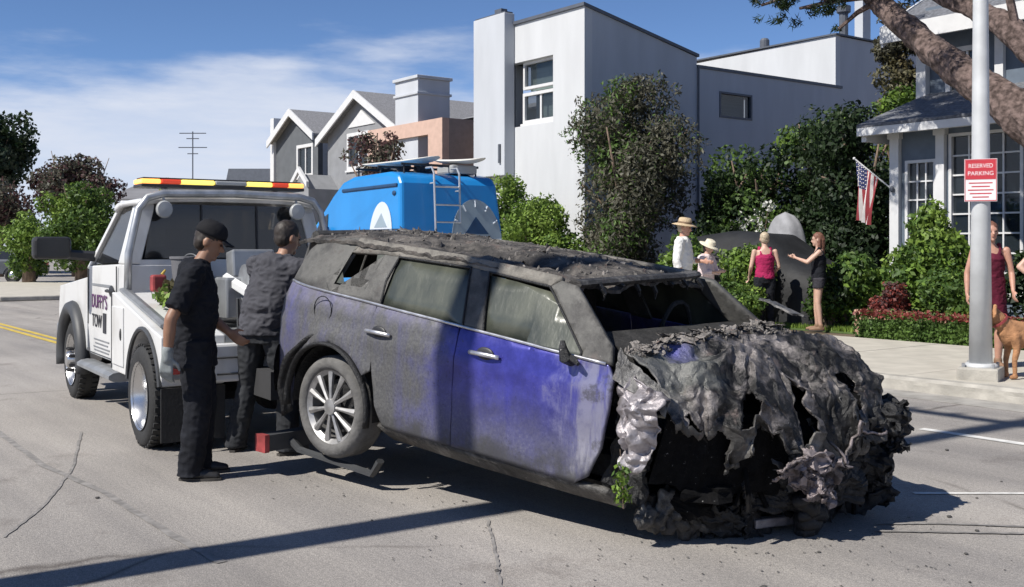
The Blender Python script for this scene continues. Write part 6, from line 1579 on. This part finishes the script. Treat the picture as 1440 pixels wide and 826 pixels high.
def person(name, label, loc, rz, sc, J, o, vox=.011, group=None):
    """J: joints in a 1.75 m frame facing +y; o: outfit"""
    P = thing(name, label, 'person', loc, rz, group); P.scale = (sc, sc, sc)
    D = dict(pel=(0, 0, .95), waist=(0, 0, 1.10), chest=(0, 0, 1.30), neck=(0, -.01, 1.465), head=(0, .025, 1.625), sL=(-.185, 0, 1.415), sR=(.185, 0, 1.415), eL=(-.235, -.03, 1.13), eR=(.235, -.03, 1.13), wL=(-.235, .06, .885), wR=(.235, .06, .885),
             hL=(-.09, 0, .92), hR=(.09, 0, .92), kL=(-.10, .02, .50), kR=(.10, .02, .50), aL=(-.10, -.03, .085), aR=(.10, -.03, .085), fL=.0, fR=.0, hy=0.0, hp=0.0, tL=(0, 1, 0), tR=(0, 1, 0), curl=.35, wm=1.0)
    D.update(J); V = {k: Vector(v) for k, v in D.items() if isinstance(v, tuple)}
    wm = D['wm']; female = o.get('f', False)
    lat = (V['sR'] - V['sL']).normalized(); lath = (V['hR'] - V['hL']).normalized()
    hw = (.150, .125, .150, .155, .06) if female else (.150, .140, .168, .168, .065)
    sp = [V['pel'] - Vector((0, 0, .10)), V['pel'], V['waist'], V['chest'], (V['sL'] + V['sR']) / 2 + Vector((0, -.005, .0)), V['neck'] + Vector((0, 0, .01))]
    sk = .93 if 'top' in o else 1.0
    rad = [(.135 * wm, .10 * wm), (hw[0] * wm, .108 * wm), (hw[1] * wm, .092 * wm), (hw[2] * wm, .112 * wm), (hw[3] * wm * sk, .082 * wm * sk), (.062, .06)]
    m = MB(); m.tube(sp, rad, 18, ref=lat)
    m.cap(V['neck'] - Vector((0, 0, .04)), V['head'] - Vector((0, .015, .07)), .058, .052, 12)
    Rh = Euler((D['hp'], 0, D['hy'])).to_matrix(); h = V['head']
    m.ball(h + Rh @ Vector((0, -.012, .022)), (.076, .095, .098), 18, 14, rot=Rh); m.ball(h + Rh @ Vector((0, .022, -.035)), (.058, .066, .082), 16, 12, rot=Rh)
    m.cap(h + Rh @ Vector((0, .088, .0)), h + Rh @ Vector((0, .107, -.028)), .011, .015, 8); m.ball(h + Rh @ Vector((0, .074, -.098)), (.026, .02, .018), 8, 6, rot=Rh); m.ball(h + Rh @ Vector((0, .082, -.060)), (.024, .012, .012), 8, 6, rot=Rh)
    m.cap(h + Rh @ Vector((-.04, .078, .024)), h + Rh @ Vector((.04, .078, .024)), .012, .012, 8)
    for s in (-1, 1): m.ball(h + Rh @ Vector((s * .080, -.012, -.012)), (.011, .024, .034), 8, 8, rot=Rh)
    for s, S_, E_, W_, t_ in ((-1, 'sL', 'eL', 'wL', 'tL'), (1, 'sR', 'eR', 'wR', 'tR')):
        m.cap(V[S_] - Vector((0, 0, .012)), V[E_], (.058 if not female else .048) * (.8 if 'top' in o and not o['top'].get('tank') else 1), .042 if not female else .036, 12); m.cap(V[E_], V[E_].lerp(V[W_], .35), .042 if not female else .037, .042 if not female else .036, 12); m.cap(V[E_].lerp(V[W_], .35), V[W_], .042 if not female else .036, .028 if not female else .024, 12)
        if not o.get('nohands'): hand(m, V[W_], V.get('d' + W_, V[W_] - V[E_]), V[t_], D['curl'], 1.0 if not female else .9)
    for s, H_, K_, A_ in ((-1, 'hL', 'kL', 'aL'), (1, 'hR', 'kR', 'aR')):
        m.cap(V[H_], V[K_], .085 * wm, .058, 12); m.cap(V[K_], V[K_].lerp(V[A_], .3), .056, .058, 12); m.cap(V[K_].lerp(V[A_], .3), V[A_], .058, .036, 12)
        fa = D['f' + H_[1]]; fd = Vector((sin(fa), cos(fa), 0)); a = V[A_]
        if o.get('bare_feet'): m.cap(a - fd * .02 - Vector((0, 0, .045)), a + fd * .13 - Vector((0, 0, .06)), .035, .022, 10)
    remeshed(m, 'body', SKIN[o['skin']], P, vox)
    # eyes and mouth
    for s in (-1, 1):
        e = MB(); e.ball(h + Rh @ Vector((s * .031, .083, .004)), (.012, .007, .007), 8, 6, rot=Rh); e.build('eye', EYEM, P, smooth=True)
    e = MB(); e.ball(h + Rh @ Vector((0, .090, -.058)), (.022, .006, .005), 8, 5, rot=Rh); e.build('mouth', LIPM, P, smooth=True)
    # shoes
    if 'shoe' in o:
        for s, A_ in ((-1, 'aL'), (1, 'aR')):
            fa = D['f' + A_[1]]; fd = Vector((sin(fa), cos(fa), 0)); a = V[A_]; g0 = a.z - .085; b = Vector((a.x, a.y, g0))
            k = MB(); k.cap(a + Vector((0, 0, .01)), b - fd * .01 + Vector((0, 0, .055)), .050, .046, 12); k.cap(b - fd * .03 + Vector((0, 0, .045)), b + fd * .10 + Vector((0, 0, .038)), .042, .040, 12); k.cap(b + fd * .10 + Vector((0, 0, .038)), b + fd * .175 + Vector((0, 0, .03)), .042, .028, 12)
            sh = remeshed(k, 'shoe', o['shoe'], P, .008, 4)
            k = MB(); q = Vector((-fd.y, fd.x, 0)); k.add([tuple(b + fd * (-.075 + .285 * u) + q * (s2 * .045 * (1 - abs(2 * u - 1) ** 3 * .55)) + Vector((0, 0, z))) for z in (0.001, .018) for s2 in (-1, 1) for u in np.linspace(0, 1, 9)], [])
            k.f = [(i, i + 1, 9 + i + 1, 9 + i) for i in range(8)] + [(18 + i, 27 + i, 28 + i, 19 + i) for i in range(8)] + [(i, 18 + i, 19 + i, i + 1) for i in range(8)] + [(9 + i, 10 + i, 28 + i, 27 + i) for i in range(8)] + [(0, 9, 27, 18), (8, 26, 35, 17)]; k.m = [0] * len(k.f)
            k.build('sole', SOLE, sh)
    # lower garment
    if 'legs' in o:
        L = o['legs']; frac = L.get('len', 1.0); r0, r1, r2 = L.get('r', (.100, .074, .066)); m = MB()
        m.tube([V['pel'] + Vector((0, 0, L.get('top', .10))), V['pel'], V['pel'] - Vector((0, 0, .11))], [(.145 * wm, .11 * wm), (.163 * wm, .122 * wm), (.155 * wm, .115 * wm)], 18, ref=lath)
        for H_, K_, A_ in (('hL', 'kL', 'aL'), ('hR', 'kR', 'aR')):
            if frac >= 1: m.tube([V[H_] + Vector((0, 0, .02)), V[H_].lerp(V[K_], .5), V[K_], V[K_].lerp(V[A_], .55), V[A_] + Vector((0, 0, -.02)), V[A_] + Vector((0, .0, -.055))], [r0 * wm, (r0 + r1) / 2 * wm, r1, (r1 + r2) / 2, r2, r2 * 1.06], 14)
            else: m.tube([V[H_] + Vector((0, 0, .02)), V[H_].lerp(V[K_], frac)], [r0 * wm, r0 * .93 * wm], 14)
        remeshed(m, L['name'], L['mat'], P, vox, 3, .008, 7, (1, 1, 1.3))
    # upper garment
    if 'top' in o:
        T = o['top']; gr = T.get('g', .018); m = MB(); hem = V['pel'] + Vector((0, 0, T.get('hem', -.06)))
        rr = [(hw[0] * wm + gr + T.get('flare', .006), .108 * wm + gr + T.get('flare', .006)), (hw[0] * wm + gr, .108 * wm + gr), (hw[1] * wm + gr + T.get('loose', .012), .092 * wm + gr + T.get('loose', .012)), (hw[2] * wm + gr, .112 * wm + gr), (hw[3] * wm + gr * .5, .082 * wm + gr * .8)]
        pts = [hem, V['pel'] + Vector((0, 0, max(.04, T.get('hem', -.06) + .06))), V['waist'], V['chest'], sp[4] + Vector((0, 0, .026))]
        if T.get('dress'):
            pts = [V['pel'] - Vector((0, 0, T['dress'])), V['pel'] - Vector((0, 0, .2))] + [V['pel'] + Vector((0, 0, .04)), V['waist'], V['chest'], sp[4] + Vector((0, 0, .0))]; rr = [(.20, .17), (.185, .15)] + rr[1:]
        if T.get('tank'):
            pts = pts[:-1] + [V['chest'].lerp(sp[4], .55)]; rr = rr[:-1] + [(.135, .10)]
            m.tube(pts, rr, 18, ref=lat)
            for s in (-1, 1): m.tube([V['chest'].lerp(sp[4], .5) + lat * s * .085 + Vector((0, .07, 0)), sp[4] + lat * s * .10 + Vector((0, .01, .062)), V['chest'].lerp(sp[4], .45) + lat * s * .08 - Vector((0, .08, 0))], [.028] * 3, 8)
        else:
            pts = pts + [V['neck'] + Vector((0, 0, .004)), V['neck'] + Vector((0, 0, .028))]; rr = rr + [(.100, .088), (.080, .076)]
            m.tube(pts, rr, 18, ref=lat)
        sl = T.get('sleeve', .75)
        if sl > 0:
            for S_, E_, W_ in (('sL', 'eL', 'wL'), ('sR', 'eR', 'wR')):
                a0 = V[S_] + (V['chest'] - V[S_]) * .12; m.cap(V[S_] - Vector((0, 0, .012)), V['neck'] - Vector((0, 0, .045)), .078, .068, 12)
                if sl <= 1: m.tube([a0, V[S_], V[S_].lerp(V[E_], sl * .6), V[S_].lerp(V[E_], sl)], [.07, .080, .074, .070 + T.get('sl_fl', .006)], 12)
                else: m.tube([a0, V[S_], V[S_].lerp(V[E_], .6), V[E_], V[E_].lerp(V[W_], .5), V[E_].lerp(V[W_], sl - 1)], [.07, .080, .070, .062, .053, .046], 12)
        remeshed(m, T['name'], T['mat'], P, vox, 3, T.get('fold', .009), 7.5, (1, 1, 1.6))
    # hair, hats
    if 'hair' in o:
        k = MB(); k.ball(h + Rh @ Vector((0, -.022, .036)), (.083, .098, .094), 16, 12, rot=Rh)
        if o['hair'][1] == 'long':
            k.cap(h + Rh @ Vector((0, -.07, 0)), h + Vector((0, -.08, -.26)), .07, .05, 10); k.cap(h + Rh @ Vector((-.06, -.03, 0)), h + Vector((-.07, -.03, -.24)), .035, .03, 8); k.cap(h + Rh @ Vector((.06, -.03, 0)), h + Vector((.07, -.03, -.24)), .035, .03, 8)
        elif o['hair'][1] == 'bob': k.ball(h + Rh @ Vector((0, -.045, -.01)), (.086, .07, .10), 14, 10, rot=Rh)
        else: k.ball(h + Rh @ Vector((0, -.045, -.012)), (.076, .062, .075), 14, 10, rot=Rh)
        remeshed(k, 'hair', o['hair'][0], P, .010, 3, .004, 40)
    hat = o.get('hat')
    if hat:
        M = Matrix.Translation(h) @ Euler((D['hp'], 0, D['hy'])).to_matrix().to_4x4()
        if hat[0] == 'cap':
            k = MB(); k.lathe([(.094, .038), (.095, .06), (.090, .095), (.072, .128), (.04, .146), (0, .150)], (0, -.012, 0), 'z', 24)
            k.v = [(x, y * 1.17, z) for x, y, z in k.v]; o1 = k.build('cap', hat[1], P, smooth=True); o1.data.transform(M)
            k = MB(); k.grid(lambda u, w: ((u - .5) * .165, .085 + w * .085 * (1 - (2 * u - 1) ** 2 * .55), .052 - .018 * (2 * u - 1) ** 2 - .018 * w), 12, 5); b_ = k.build('cap_peak', hat[1], P, smooth=True, fixn=False); b_.data.transform(M); b_.modifiers.new('t', 'SOLIDIFY').thickness = .006
        else:
            br = hat[2]; k = MB(); k.lathe([(.085, .05), (br * .7, .045), (br, .028), (br, .036), (br * .7, .055), (.094, .062), (.092, .10), (.084, .14), (.06, .152), (0, .145)], (0, -.005, 0), 'z', 28)
            k.v = [(x, y * 1.1, z + .01 * noise.noise((x * 9, y * 9, 1))) for x, y, z in k.v]; o1 = k.build('hat', hat[1], P, smooth=True); o1.data.transform(M)
            if len(hat) > 3:
                k = MB(); k.lathe([(.096, .06), (.097, .065), (.096, .088), (.094, .09)], (0, -.005, 0), 'z', 28); k.v = [(x, y * 1.1, z) for x, y, z in k.v]; b_ = k.build('hat_band', hat[3], P, smooth=True); b_.data.transform(M)
    return P

BLK = cloth('black_cotton', (.010, .011, .015)); BLKT = cloth('black_work_trousers', (.012, .013, .017), .3); GRS = cloth('charcoal_grey_shirt', (.062, .062, .072), .15)
DKT = cloth('dark_grey_trousers', (.03, .032, .036), .25); CAPM = cloth('black_cap_cloth', (.012, .012, .014)); WSH = cloth('white_shirt', (.72, .71, .68), .05); PKW = cloth('pale_pink_shirt', (.66, .55, .55), .06)
JEAN = cloth('faded_denim', (.20, .26, .36), .2); PINK = cloth('raspberry_top', (.34, .02, .085), .12); BLKS = cloth('dark_shorts', (.04, .038, .045), .3); MAR = cloth('maroon_dress', (.10, .012, .028), .2)
GLV = pm('grey_glove', (.22, .24, .24), .8, var=.2, scale=20); STRAW = pm('straw', (.50, .38, .24), .8, var=.2, scale=60, bump=.4, bscale=90); STRW2 = pm('pale_straw', (.68, .62, .48), .8, var=.12, scale=60, bump=.4, bscale=90); BAND = pm('hat_ribbon', (.20, .13, .08), .8)

man1 = person('person', 'man in black T-shirt, black trousers and black cap looking down beside the tow truck', (-6.84, 2.52, 0), radians(-22), .955,
    dict(pel=(0, -.01, .96), waist=(0, 0, 1.10), chest=(0, .0, 1.30), neck=(0, .015, 1.47), head=(.0, .095, 1.615), hp=-.42, hy=-.1, eR=(.27, -.15, 1.10), wR=(.26, -.17, .86), eL=(-.22, .05, 1.12), wL=(-.14, .22, .98), kL=(-.10, .05, .50), aL=(-.12, .02, .085), kR=(.11, .02, .50), aR=(.10, -.03, .085), fR=.25, fL=-.1, tR=(.3, 1, 0), tL=(0, 0, 1), wm=1.04, curl=.45),
    dict(skin='brown', shoe=SHOE, legs=dict(name='trousers', mat=BLKT, r=(.112, .090, .086), top=.06), top=dict(name='t_shirt', mat=BLK, hem=-.20, sleeve=.80, g=.024, flare=.02, loose=.035, sl_fl=.014, fold=.012), hair=(HAIRD, 'short'), hat=('cap', CAPM)), vox=.0085)
# glove on the hanging hand
m = MB(); m.cap((.262, -.168, .90), (.26, -.172, .84), .040, .036, 12); hand(m, (.26, -.17, .86), (-.01, -.02, -.24), (.3, 1, 0), .45, 1.22); remeshed(m, 'glove', GLV, man1, .0075, 4)
man2 = person('person', 'man in charcoal grey shirt with back turned, working at the tail of the burned car', (-7.36, 3.20, 0), radians(28), .985,
    dict(pel=(.03, -.02, .93), waist=(.06, -.0, 1.08), chest=(.10, .05, 1.28), neck=(.13, .08, 1.45), head=(.15, .13, 1.60), hp=-.25, hy=-.35, sL=(-.09, .06, 1.40), sR=(.30, .05, 1.385), eL=(-.15, .22, 1.14), wL=(-.02, .42, 1.05), eR=(.42, .20, 1.20), wR=(.46, .42, 1.10), tL=(0, 0, 1), tR=(0, 0, 1), hL=(-.07, 0, .91), hR=(.12, 0, .91), kL=(-.15, .04, .50), aL=(-.22, -.02, .085), kR=(.20, .07, .50), aR=(.22, .02, .085), fL=-.35, fR=.3, wm=1.06),
    dict(skin='tan', shoe=SHOE, legs=dict(name='trousers', mat=DKT, r=(.108, .084, .078), top=.06), top=dict(name='shirt', mat=GRS, hem=-.05, sleeve=1.25, g=.024, flare=.012, loose=.035, fold=.013), hair=(HAIRD, 'short')), vox=.0085)
person('person', 'man in white shirt and straw hat standing on the pavement behind the burned car', (-11.6, 11.95, .14), radians(-60), 1.03,
    dict(eL=(-.24, .06, 1.14), wL=(-.12, .28, 1.12), tL=(0, 0, 1), hp=-.15), dict(skin='ruddy', shoe=SHOEW, legs=dict(name='trousers', mat=JEAN), top=dict(name='shirt', mat=WSH, hem=-.12, sleeve=1.3, g=.026, flare=.02, loose=.03), hair=(HAIRB, 'short'), hat=('brim', STRAW, .175, BAND)), vox=.012)
person('person', 'woman in pale pink shirt and white sun hat looking at her hands', (-11.8, 12.68, .14), radians(-75), .85,
    dict(eL=(-.22, .10, 1.14), wL=(-.06, .28, 1.16), eR=(.22, .10, 1.14), wR=(.06, .28, 1.16), tL=(0, 0, 1), tR=(0, 0, 1), hp=-.45, head=(0, .06, 1.61)), dict(skin='pale', f=True, shoe=SHOEW, legs=dict(name='trousers', mat=WSH), top=dict(name='shirt', mat=PKW, hem=-.18, sleeve=1.35, g=.028, flare=.03, loose=.03), hair=(HAIRD, 'bob'), hat=('brim', STRW2, .185)), vox=.012)
p3 = person('person', 'woman in raspberry tank top and black trousers with her back turned', (-11.95, 14.28, .10), radians(55), .955,
    dict(eL=(-.25, -.02, 1.13), wL=(-.24, .14, .95), eR=(.25, -.01, 1.13), wR=(.20, .18, 1.0), wm=1.06), dict(skin='pale', f=True, shoe=SHOE, legs=dict(name='trousers', mat=BLKT, r=(.105, .08, .075)), top=dict(name='tank_top', mat=PINK, hem=-.03, tank=True, sleeve=0, g=.016), hair=(HAIRB, 'short')), vox=.012)
m = MB(); m.tube([(-.165, .0, .92), (-.175, .02, .5), (-.165, -.02, .1)], [(.012, .006)] * 3, 6); m.build('trouser_stripe', WSH, p3)
person('person', 'woman in black sleeveless top and dark shorts with long brown hair, arms held forward', (-11.10, 14.62, .13), radians(130), .93,
    dict(eL=(-.22, .20, 1.22), wL=(-.04, .40, 1.30), eR=(.22, .20, 1.22), wR=(.05, .40, 1.30), tL=(0, 0, 1), tR=(0, 0, 1), hp=-.1, kR=(.10, .03, .5), aR=(.12, .02, .085)), dict(skin='pale', f=True, shoe=SANDAL, legs=dict(name='shorts', mat=BLKS, len=.38, r=(.105, .1, .1)), top=dict(name='sleeveless_top', mat=BLK, hem=-.06, tank=True, sleeve=0, g=.02), hair=(HAIRR, 'long')), vox=.012)
woman5 = person('person', 'woman in maroon dress standing behind the lamp post with the dog', (-6.43, 11.55, .14), radians(228), .95,
    dict(eL=(-.24, .02, 1.13), wL=(-.20, .18, .92), eR=(.26, -.02, 1.13), wR=(.28, .05, .88)), dict(skin='ruddy', f=True, shoe=SANDAL, top=dict(name='dress', mat=MAR, dress=.32, tank=True, sleeve=0, g=.02), hair=(HAIRR, 'bob')), vox=.012)
person('person', 'bystander in white top with one hand on hip beside the dog', (-5.84, 11.80, .14), radians(228), .96,
    dict(eR=(.37, -.02, 1.20), wR=(.19, .10, 1.02), tR=(0, 1, 0), eL=(-.24, .0, 1.13)), dict(skin='pale', f=True, shoe=SHOEW, legs=dict(name='trousers', mat=JEAN), top=dict(name='shirt', mat=WSH, hem=-.06, sleeve=.35, g=.02), hair=(HAIRD, 'bob')), vox=.013)

# ---- dog
FUR = pm('tan_fur', (.36, .18, .085), .85, var=.2, scale=14, bump=.4, bscale=60); FURP = pm('pale_fur', (.55, .36, .22), .85)
DG_ = thing('dog', 'tan short-haired dog standing on the pavement beside the lamp post', 'dog', (-5.66, 11.02, .14), radians(238)); DG_.scale = (1.05, 1.05, 1.05)
# local +x is forward
m = MB(); m.tube([(-.34, 0, .45), (-.25, 0, .455), (-.05, 0, .44), (.12, 0, .43), (.27, 0, .46), (.33, 0, .50)], [(.09, .075), (.115, .095), (.10, .088), (.135, .105), (.13, .10), (.08, .07)], 16, ref=(0, 0, 1))
m.cap((.28, 0, .50), (.42, 0, .64), .085, .07, 12); m.ball((.47, 0, .67), (.085, .075, .075), 14, 10); m.cap((.51, 0, .655), (.60, 0, .635), .048, .036, 10); m.ball((.635, 0, .645), (.014, .016, .013), 8, 6)
for s in (-1, 1):
    m.cap((.44, s * .06, .72), (.45, s * .09, .65), .026, .018, 8); m.cap((.45, s * .09, .65), (.46, s * .085, .61), .02, .012, 8)
    m.cap((.24, s * .075, .42), (.22, s * .08, .30), .055, .038, 10); m.cap((.22, s * .08, .30), (.245, s * .08, .18), .036, .026, 10); m.cap((.245, s * .08, .18), (.24, s * .08, .05), .025, .021, 10); m.cap((.235, s * .08, .028), (.275, s * .08, .022), .027, .023, 10)
    m.cap((-.27, s * .07, .43), (-.20, s * .085, .30), .078, .052, 10); m.cap((-.20, s * .085, .30), (-.31, s * .085, .185), .044, .027, 10); m.cap((-.31, s * .085, .185), (-.285, s * .085, .05), .024, .021, 10); m.cap((-.285, s * .085, .028), (-.245, s * .085, .022), .027, .023, 10)
m.cap((-.36, 0, .50), (-.47, 0, .42), .032, .022, 8); m.cap((-.47, 0, .42), (-.55, 0, .36), .022, .012, 8)
remeshed(m, 'body', FUR, DG_, .009, 5, .003, 25)
for s in (-1, 1):
    e = MB(); e.ball((.535, s * .042, .695), (.008, .010, .009), 8, 6); e.build('eye', EYEM, DG_, smooth=True)
e = MB(); e.ball((.637, 0, .646), (.016, .019, .015), 8, 6); e.build('nose', EYEM, DG_, smooth=True)
e = MB(); e.lathe([(.086, -.012), (.092, -.012), (.092, .012), (.086, .012)], (0, 0, 0), 'z', 18, closed=True); c_ = e.build('collar', REDP, DG_); c_.location = (.36, 0, .575); c_.rotation_euler = (0, .75, 0)
# ================================================================ street furniture, parked things
GALV = pm('pale_grey_pole_paint', (.56, .57, .57), .5, .15, var=.10, scale=4, bump=.08, bscale=60)
LP = thing('lamp_post', 'pale grey tapered street lamp post on a square concrete base', 'lamp post', (-5.96, 10.52, .14))
m = MB(); m.tube([(0, 0, .10), (0, 0, 1.9), (0, 0, 5.0), (0, 0, 9.0)], [.115, .092, .066, .05], 24); m.build('post', GALV, LP, smooth=True)
m = MB(); m.box((0, 0, .05), (.40, .40, .16), (0, 0, .35)); m.build('base', KERB, LP, bevel=.02)
m = MB(); m.lathe([(.17, 0), (.17, .03), (.14, .05), (.125, .05)], (0, 0, .12), 'z', 24); m.build('collar', GALV, LP, smooth=True)
for k in range(4):
    a = pi / 4 + k * pi / 2 + .35; m = MB(); m.lathe([(.018, 0), (.018, .05), (.0, .055)], (.20 * cos(a), .20 * sin(a), .12), 'z', 8); m.build('anchor_bolt', STEELB, LP)
m = MB(); m.tube([(0, 0, 8.9), (0, -.6, 9.3), (0, -1.6, 9.4)], [.05, .045, .04], 8); m.ball((0, -1.9, 9.38), (.14, .35, .07), 12, 8); m.build('lamp_arm', GALV, LP)
# parking sign strapped to the post, facing the street towards the camera
SG = thing('parking_sign', 'red and white reserved parking sign strapped to the lamp post', 'sign', (-5.96, 10.52, 2.03)); SG.scale = (.86, .86, .86)
to = Vector((5.96, -10.52, 0)).normalized(); rt = Vector((-to.y, to.x, 0))   # to the camera side, and its right-hand
rt = Vector((0, 0, 1)).cross(to) * 1
SW = pm('sign_white', (.74, .72, .72), .5, var=.04); SR = pm('sign_red', (.50, .035, .05), .5, var=.06)
def sbox(x0, x1, z0, z1, t0, t1):
    m = MB(); f = lambda a, t, z: to * t + rt * a + Vector((0, 0, z))
    m.hexa([f(x0, t0, z0), f(x1, t0, z0), f(x1, t1, z0), f(x0, t1, z0)], [f(x0, t0, z1), f(x1, t0, z1), f(x1, t1, z1), f(x0, t1, z1)]); return m
sbox(-.18, .18, -.06, .45, .122, .127).build('plate', SW, SG); sbox(-.165, .165, .205, .435, .128, .1305).build('red_panel', SR, SG)
for (a, b, c, d) in ((-.175, .175, -.055, -.045), (-.175, .175, .437, .445), (-.175, -.168, -.055, .445), (.168, .175, -.055, .445)): sbox(a, b, c, d, .1275, .1295).build('border', SR, SG)
M0 = frame_m(tuple(to * .1315 + Vector((0, 0, .365))), rt, (0, 0, 1)); textmesh('lettering', 'RESERVED', .070, SW, SG, M0, .0006, sx=.86)
textmesh('lettering', 'PARKING', .070, SW, SG, frame_m(tuple(to * .1315 + Vector((0, 0, .275))), rt, (0, 0, 1)), .0006, sx=.98)
m = MB()
for k, w in enumerate((.13, .10, .14, .12, .09)):
    q = sbox(-w, w, .155 - k * .042, .168 - k * .042, .1275, .129); m.add(q.v, q.f)
m.build('small_print', SR, SG)
m = MB(); m.lathe([(.104, -.012), (.123, -.012), (.123, .012), (.104, .012)], (0, 0, .05), 'z', 24, closed=True); m.lathe([(.100, -.012), (.122, -.012), (.122, .012), (.100, .012)], (0, 0, .36), 'z', 24, closed=True); m.build('strap', STEELB, SG)

# wooden utility pole on the near pavement (its shadow falls across road and car)
UP = thing('utility_pole', 'tall wooden utility pole on the near pavement', 'utility pole', (-5.27, -2.0, .14))
WOODP = pm('creosote_wood', (.13, .085, .055), .9, var=.3, stretch=(4, 4, .3), bump=.4)
m = MB(); m.tube([(0, 0, -.1), (0, 0, 6), (0, 0, 12.2)], [.165, .145, .12], 16); m.build('pole', WOODP, UP, smooth=True)
m = MB(); m.box((0, .12, 11.4), (2.4, .1, .12)); m.build('crossarm', WOODP, UP)
for x in (-1.05, -.6, .6, 1.05):
    m = MB(); m.lathe([(.03, 0), (.05, .05), (.03, .1), (.05, .14), (.0, .18)], (x, .12, 11.46), 'z', 10); m.build('insulator', STEELB, UP)

# parked grey car far down the street
def parked_car(name, label, loc, rz, mat, cat='car'):
    t = thing(name, label, cat, loc, rz)
    prof = [(-2.15, .38), (-2.18, .70), (-2.05, .92), (-1.75, .98), (-1.35, 1.42), (-.9, 1.52), (.2, 1.50), (.55, 1.42), (1.15, 1.00), (1.95, .88), (2.15, .70), (2.18, .38)]
    m = MB(); n = len(prof); hw = lambda z: .90 - .20 * max(0, z - .95) / .57
    vs = [(x, hw(z), z) for x, z in prof] + [(x, -hw(z), z) for x, z in prof]
    m.add(vs, [tuple(range(n)), tuple(range(2 * n - 1, n - 1, -1))] + [(i, i + n, (i + 1) % n + n, (i + 1) % n) for i in range(n)]); m.build('body', mat, t, bevel=.06, bseg=3)
    for s in (1, -1):
        for q in ([(-1.30, 1.02), (-.42, 1.02), (-.42, 1.42), (-.95, 1.42), (-1.15, 1.36)], [(-.36, 1.02), (.88, 1.02), (.50, 1.34), (.2, 1.41), (-.36, 1.42)]):
            k = MB(); k.add([(x, s * (hw(z) + .004), z) for x, z in q], [tuple(range(len(q)))]); w_ = k.build('window', TGLASS, t); w_.modifiers.new('t', 'SOLIDIFY').thickness = .006
        for x in (-1.35, 1.35):
            k = MB(); k.lathe([(.2, -.1), (.30, -.11), (.33, -.06), (.33, .06), (.30, .11), (.2, .1)], (x, s * .82, .33), 'y', 24, closed=True); wv = k.build('wheel', RUB, t, smooth=True)
            k = MB(); k.lathe([(.205, 0), (.19, s * .08), (.06, s * .10), (0, s * .10)], (x, s * .82, .33), 'y', 20); k.build('hubcap', TALU, wv, smooth=True)
            k = MB(); k.tube([(a, s * .905, b) for a, b in arc(x, .33, .38, -5, 185, 14)], [(.03, .015)] * 15, 6, ref=(0, s, 0)); k.build('arch_trim', BLACKP, t)
        k = MB(); k.box((2.08, s * .62, .74), (.16, .38, .14)); k.build('headlight', CLRL, t, bevel=.03); k = MB(); k.box((-2.10, s * .68, .80), (.14, .26, .22)); k.build('tail_light', RLENS, t, bevel=.03)
        k = MB(); k.box((.72, s * .98, 1.04), (.12, .16, .11)); k.build('mirror', mat, t, bevel=.03)
    k = MB(); k.add([(.60, -.68, 1.41), (.60, .68, 1.41), (1.13, .84, 1.03), (1.13, -.84, 1.03)], [(0, 1, 2, 3)]); k.v = [(x + .012, y, z + .012) for x, y, z in k.v]; k.build('windscreen', TGLASS, t)
    return t
parked_car('parked_car', 'dark grey hatchback parked at the far end of the street', (-50.5, 9.55, 0), radians(-127), pm('dark_grey_paint', (.075, .085, .10), .3, var=.05, coat=.4))

# car under a dark cover in the driveway
CV = thing('covered_car', 'car hidden under a dark grey fabric cover beside the bystanders', 'covered car', (-13.75, 15.95, .1), 0); CV.scale = (1, 1, .93)
CVM = pm('dark_cover_fabric', (.011, .0115, .013), .7, var=.3, scale=3, bump=.8, bscale=6)
def cover(u, w):
    x = -2.25 + 4.5 * u; a = pi * w; tx = abs(2 * u - 1)
    top = np.interp(x, [-2.25, -2.1, -1.5, -1.0, -.2, .8, 1.3, 2.05, 2.25], [.75, 1.0, 1.35, 1.75, 1.86, 1.78, 1.38, 1.1, .8]); hw = .98 - .12 * tx ** 6
    c, s = cos(a), sin(a); y = -hw * (abs(c) ** .45) * (1 if c > 0 else -1); z = top * (s ** .42 if s > 0 else 0)
    if z > 1.0: y *= 1 - .28 * (z - 1.0)
    z += .025 * noise.noise((x * 2.2, y * 3, 5)) * min(1, z * 2); y += .03 * noise.noise((x * 5, 1, z)) * (1 - min(1, z))
    return (x, y, max(z, .02))
m = MB(); m.grid(cover, 46, 36); m.add([cover(0, w / 20) for w in range(21)], [tuple(range(21))]); m.add([cover(1, w / 20) for w in range(21)], [tuple(range(20, -1, -1))]); m.build('cover', CVM, CV, smooth=True)
for x in (-1.4, 1.4):
    for s in (-1, 1):
        k = MB(); k.lathe([(.0, -.09), (.3, -.1), (.32, -.05), (.32, .05), (.3, .1), (0, .09)], (x, s * .72, .32), 'y', 20); k.build('tyre', RUB, CV)
# pale fabric-covered grill / heater behind it
GR = thing('covered_grill', 'domed pale grey fabric cover over a garden grill in front of the dark trees', 'grill cover', (-13.75, 17.05, .1))
def dome(u, w):
    a = 2 * pi * u; z = 2.12 * w; r = (.42 + .03 * noise.noise((cos(a) * 2, sin(a) * 2, z * 2)) + .02 * sin(6 * a)) * (1 if w < .62 else math.sqrt(max(0, 1 - ((w - .62) / .38) ** 2))) 
    return (r * 1.05 * cos(a), r * .8 * sin(a), z)
m = MB(); m.grid(dome, 36, 26); m.build('cover', pm('pale_grey_cover', (.26, .26, .27), .8, var=.15, bump=.3, bscale=9), GR, smooth=True)
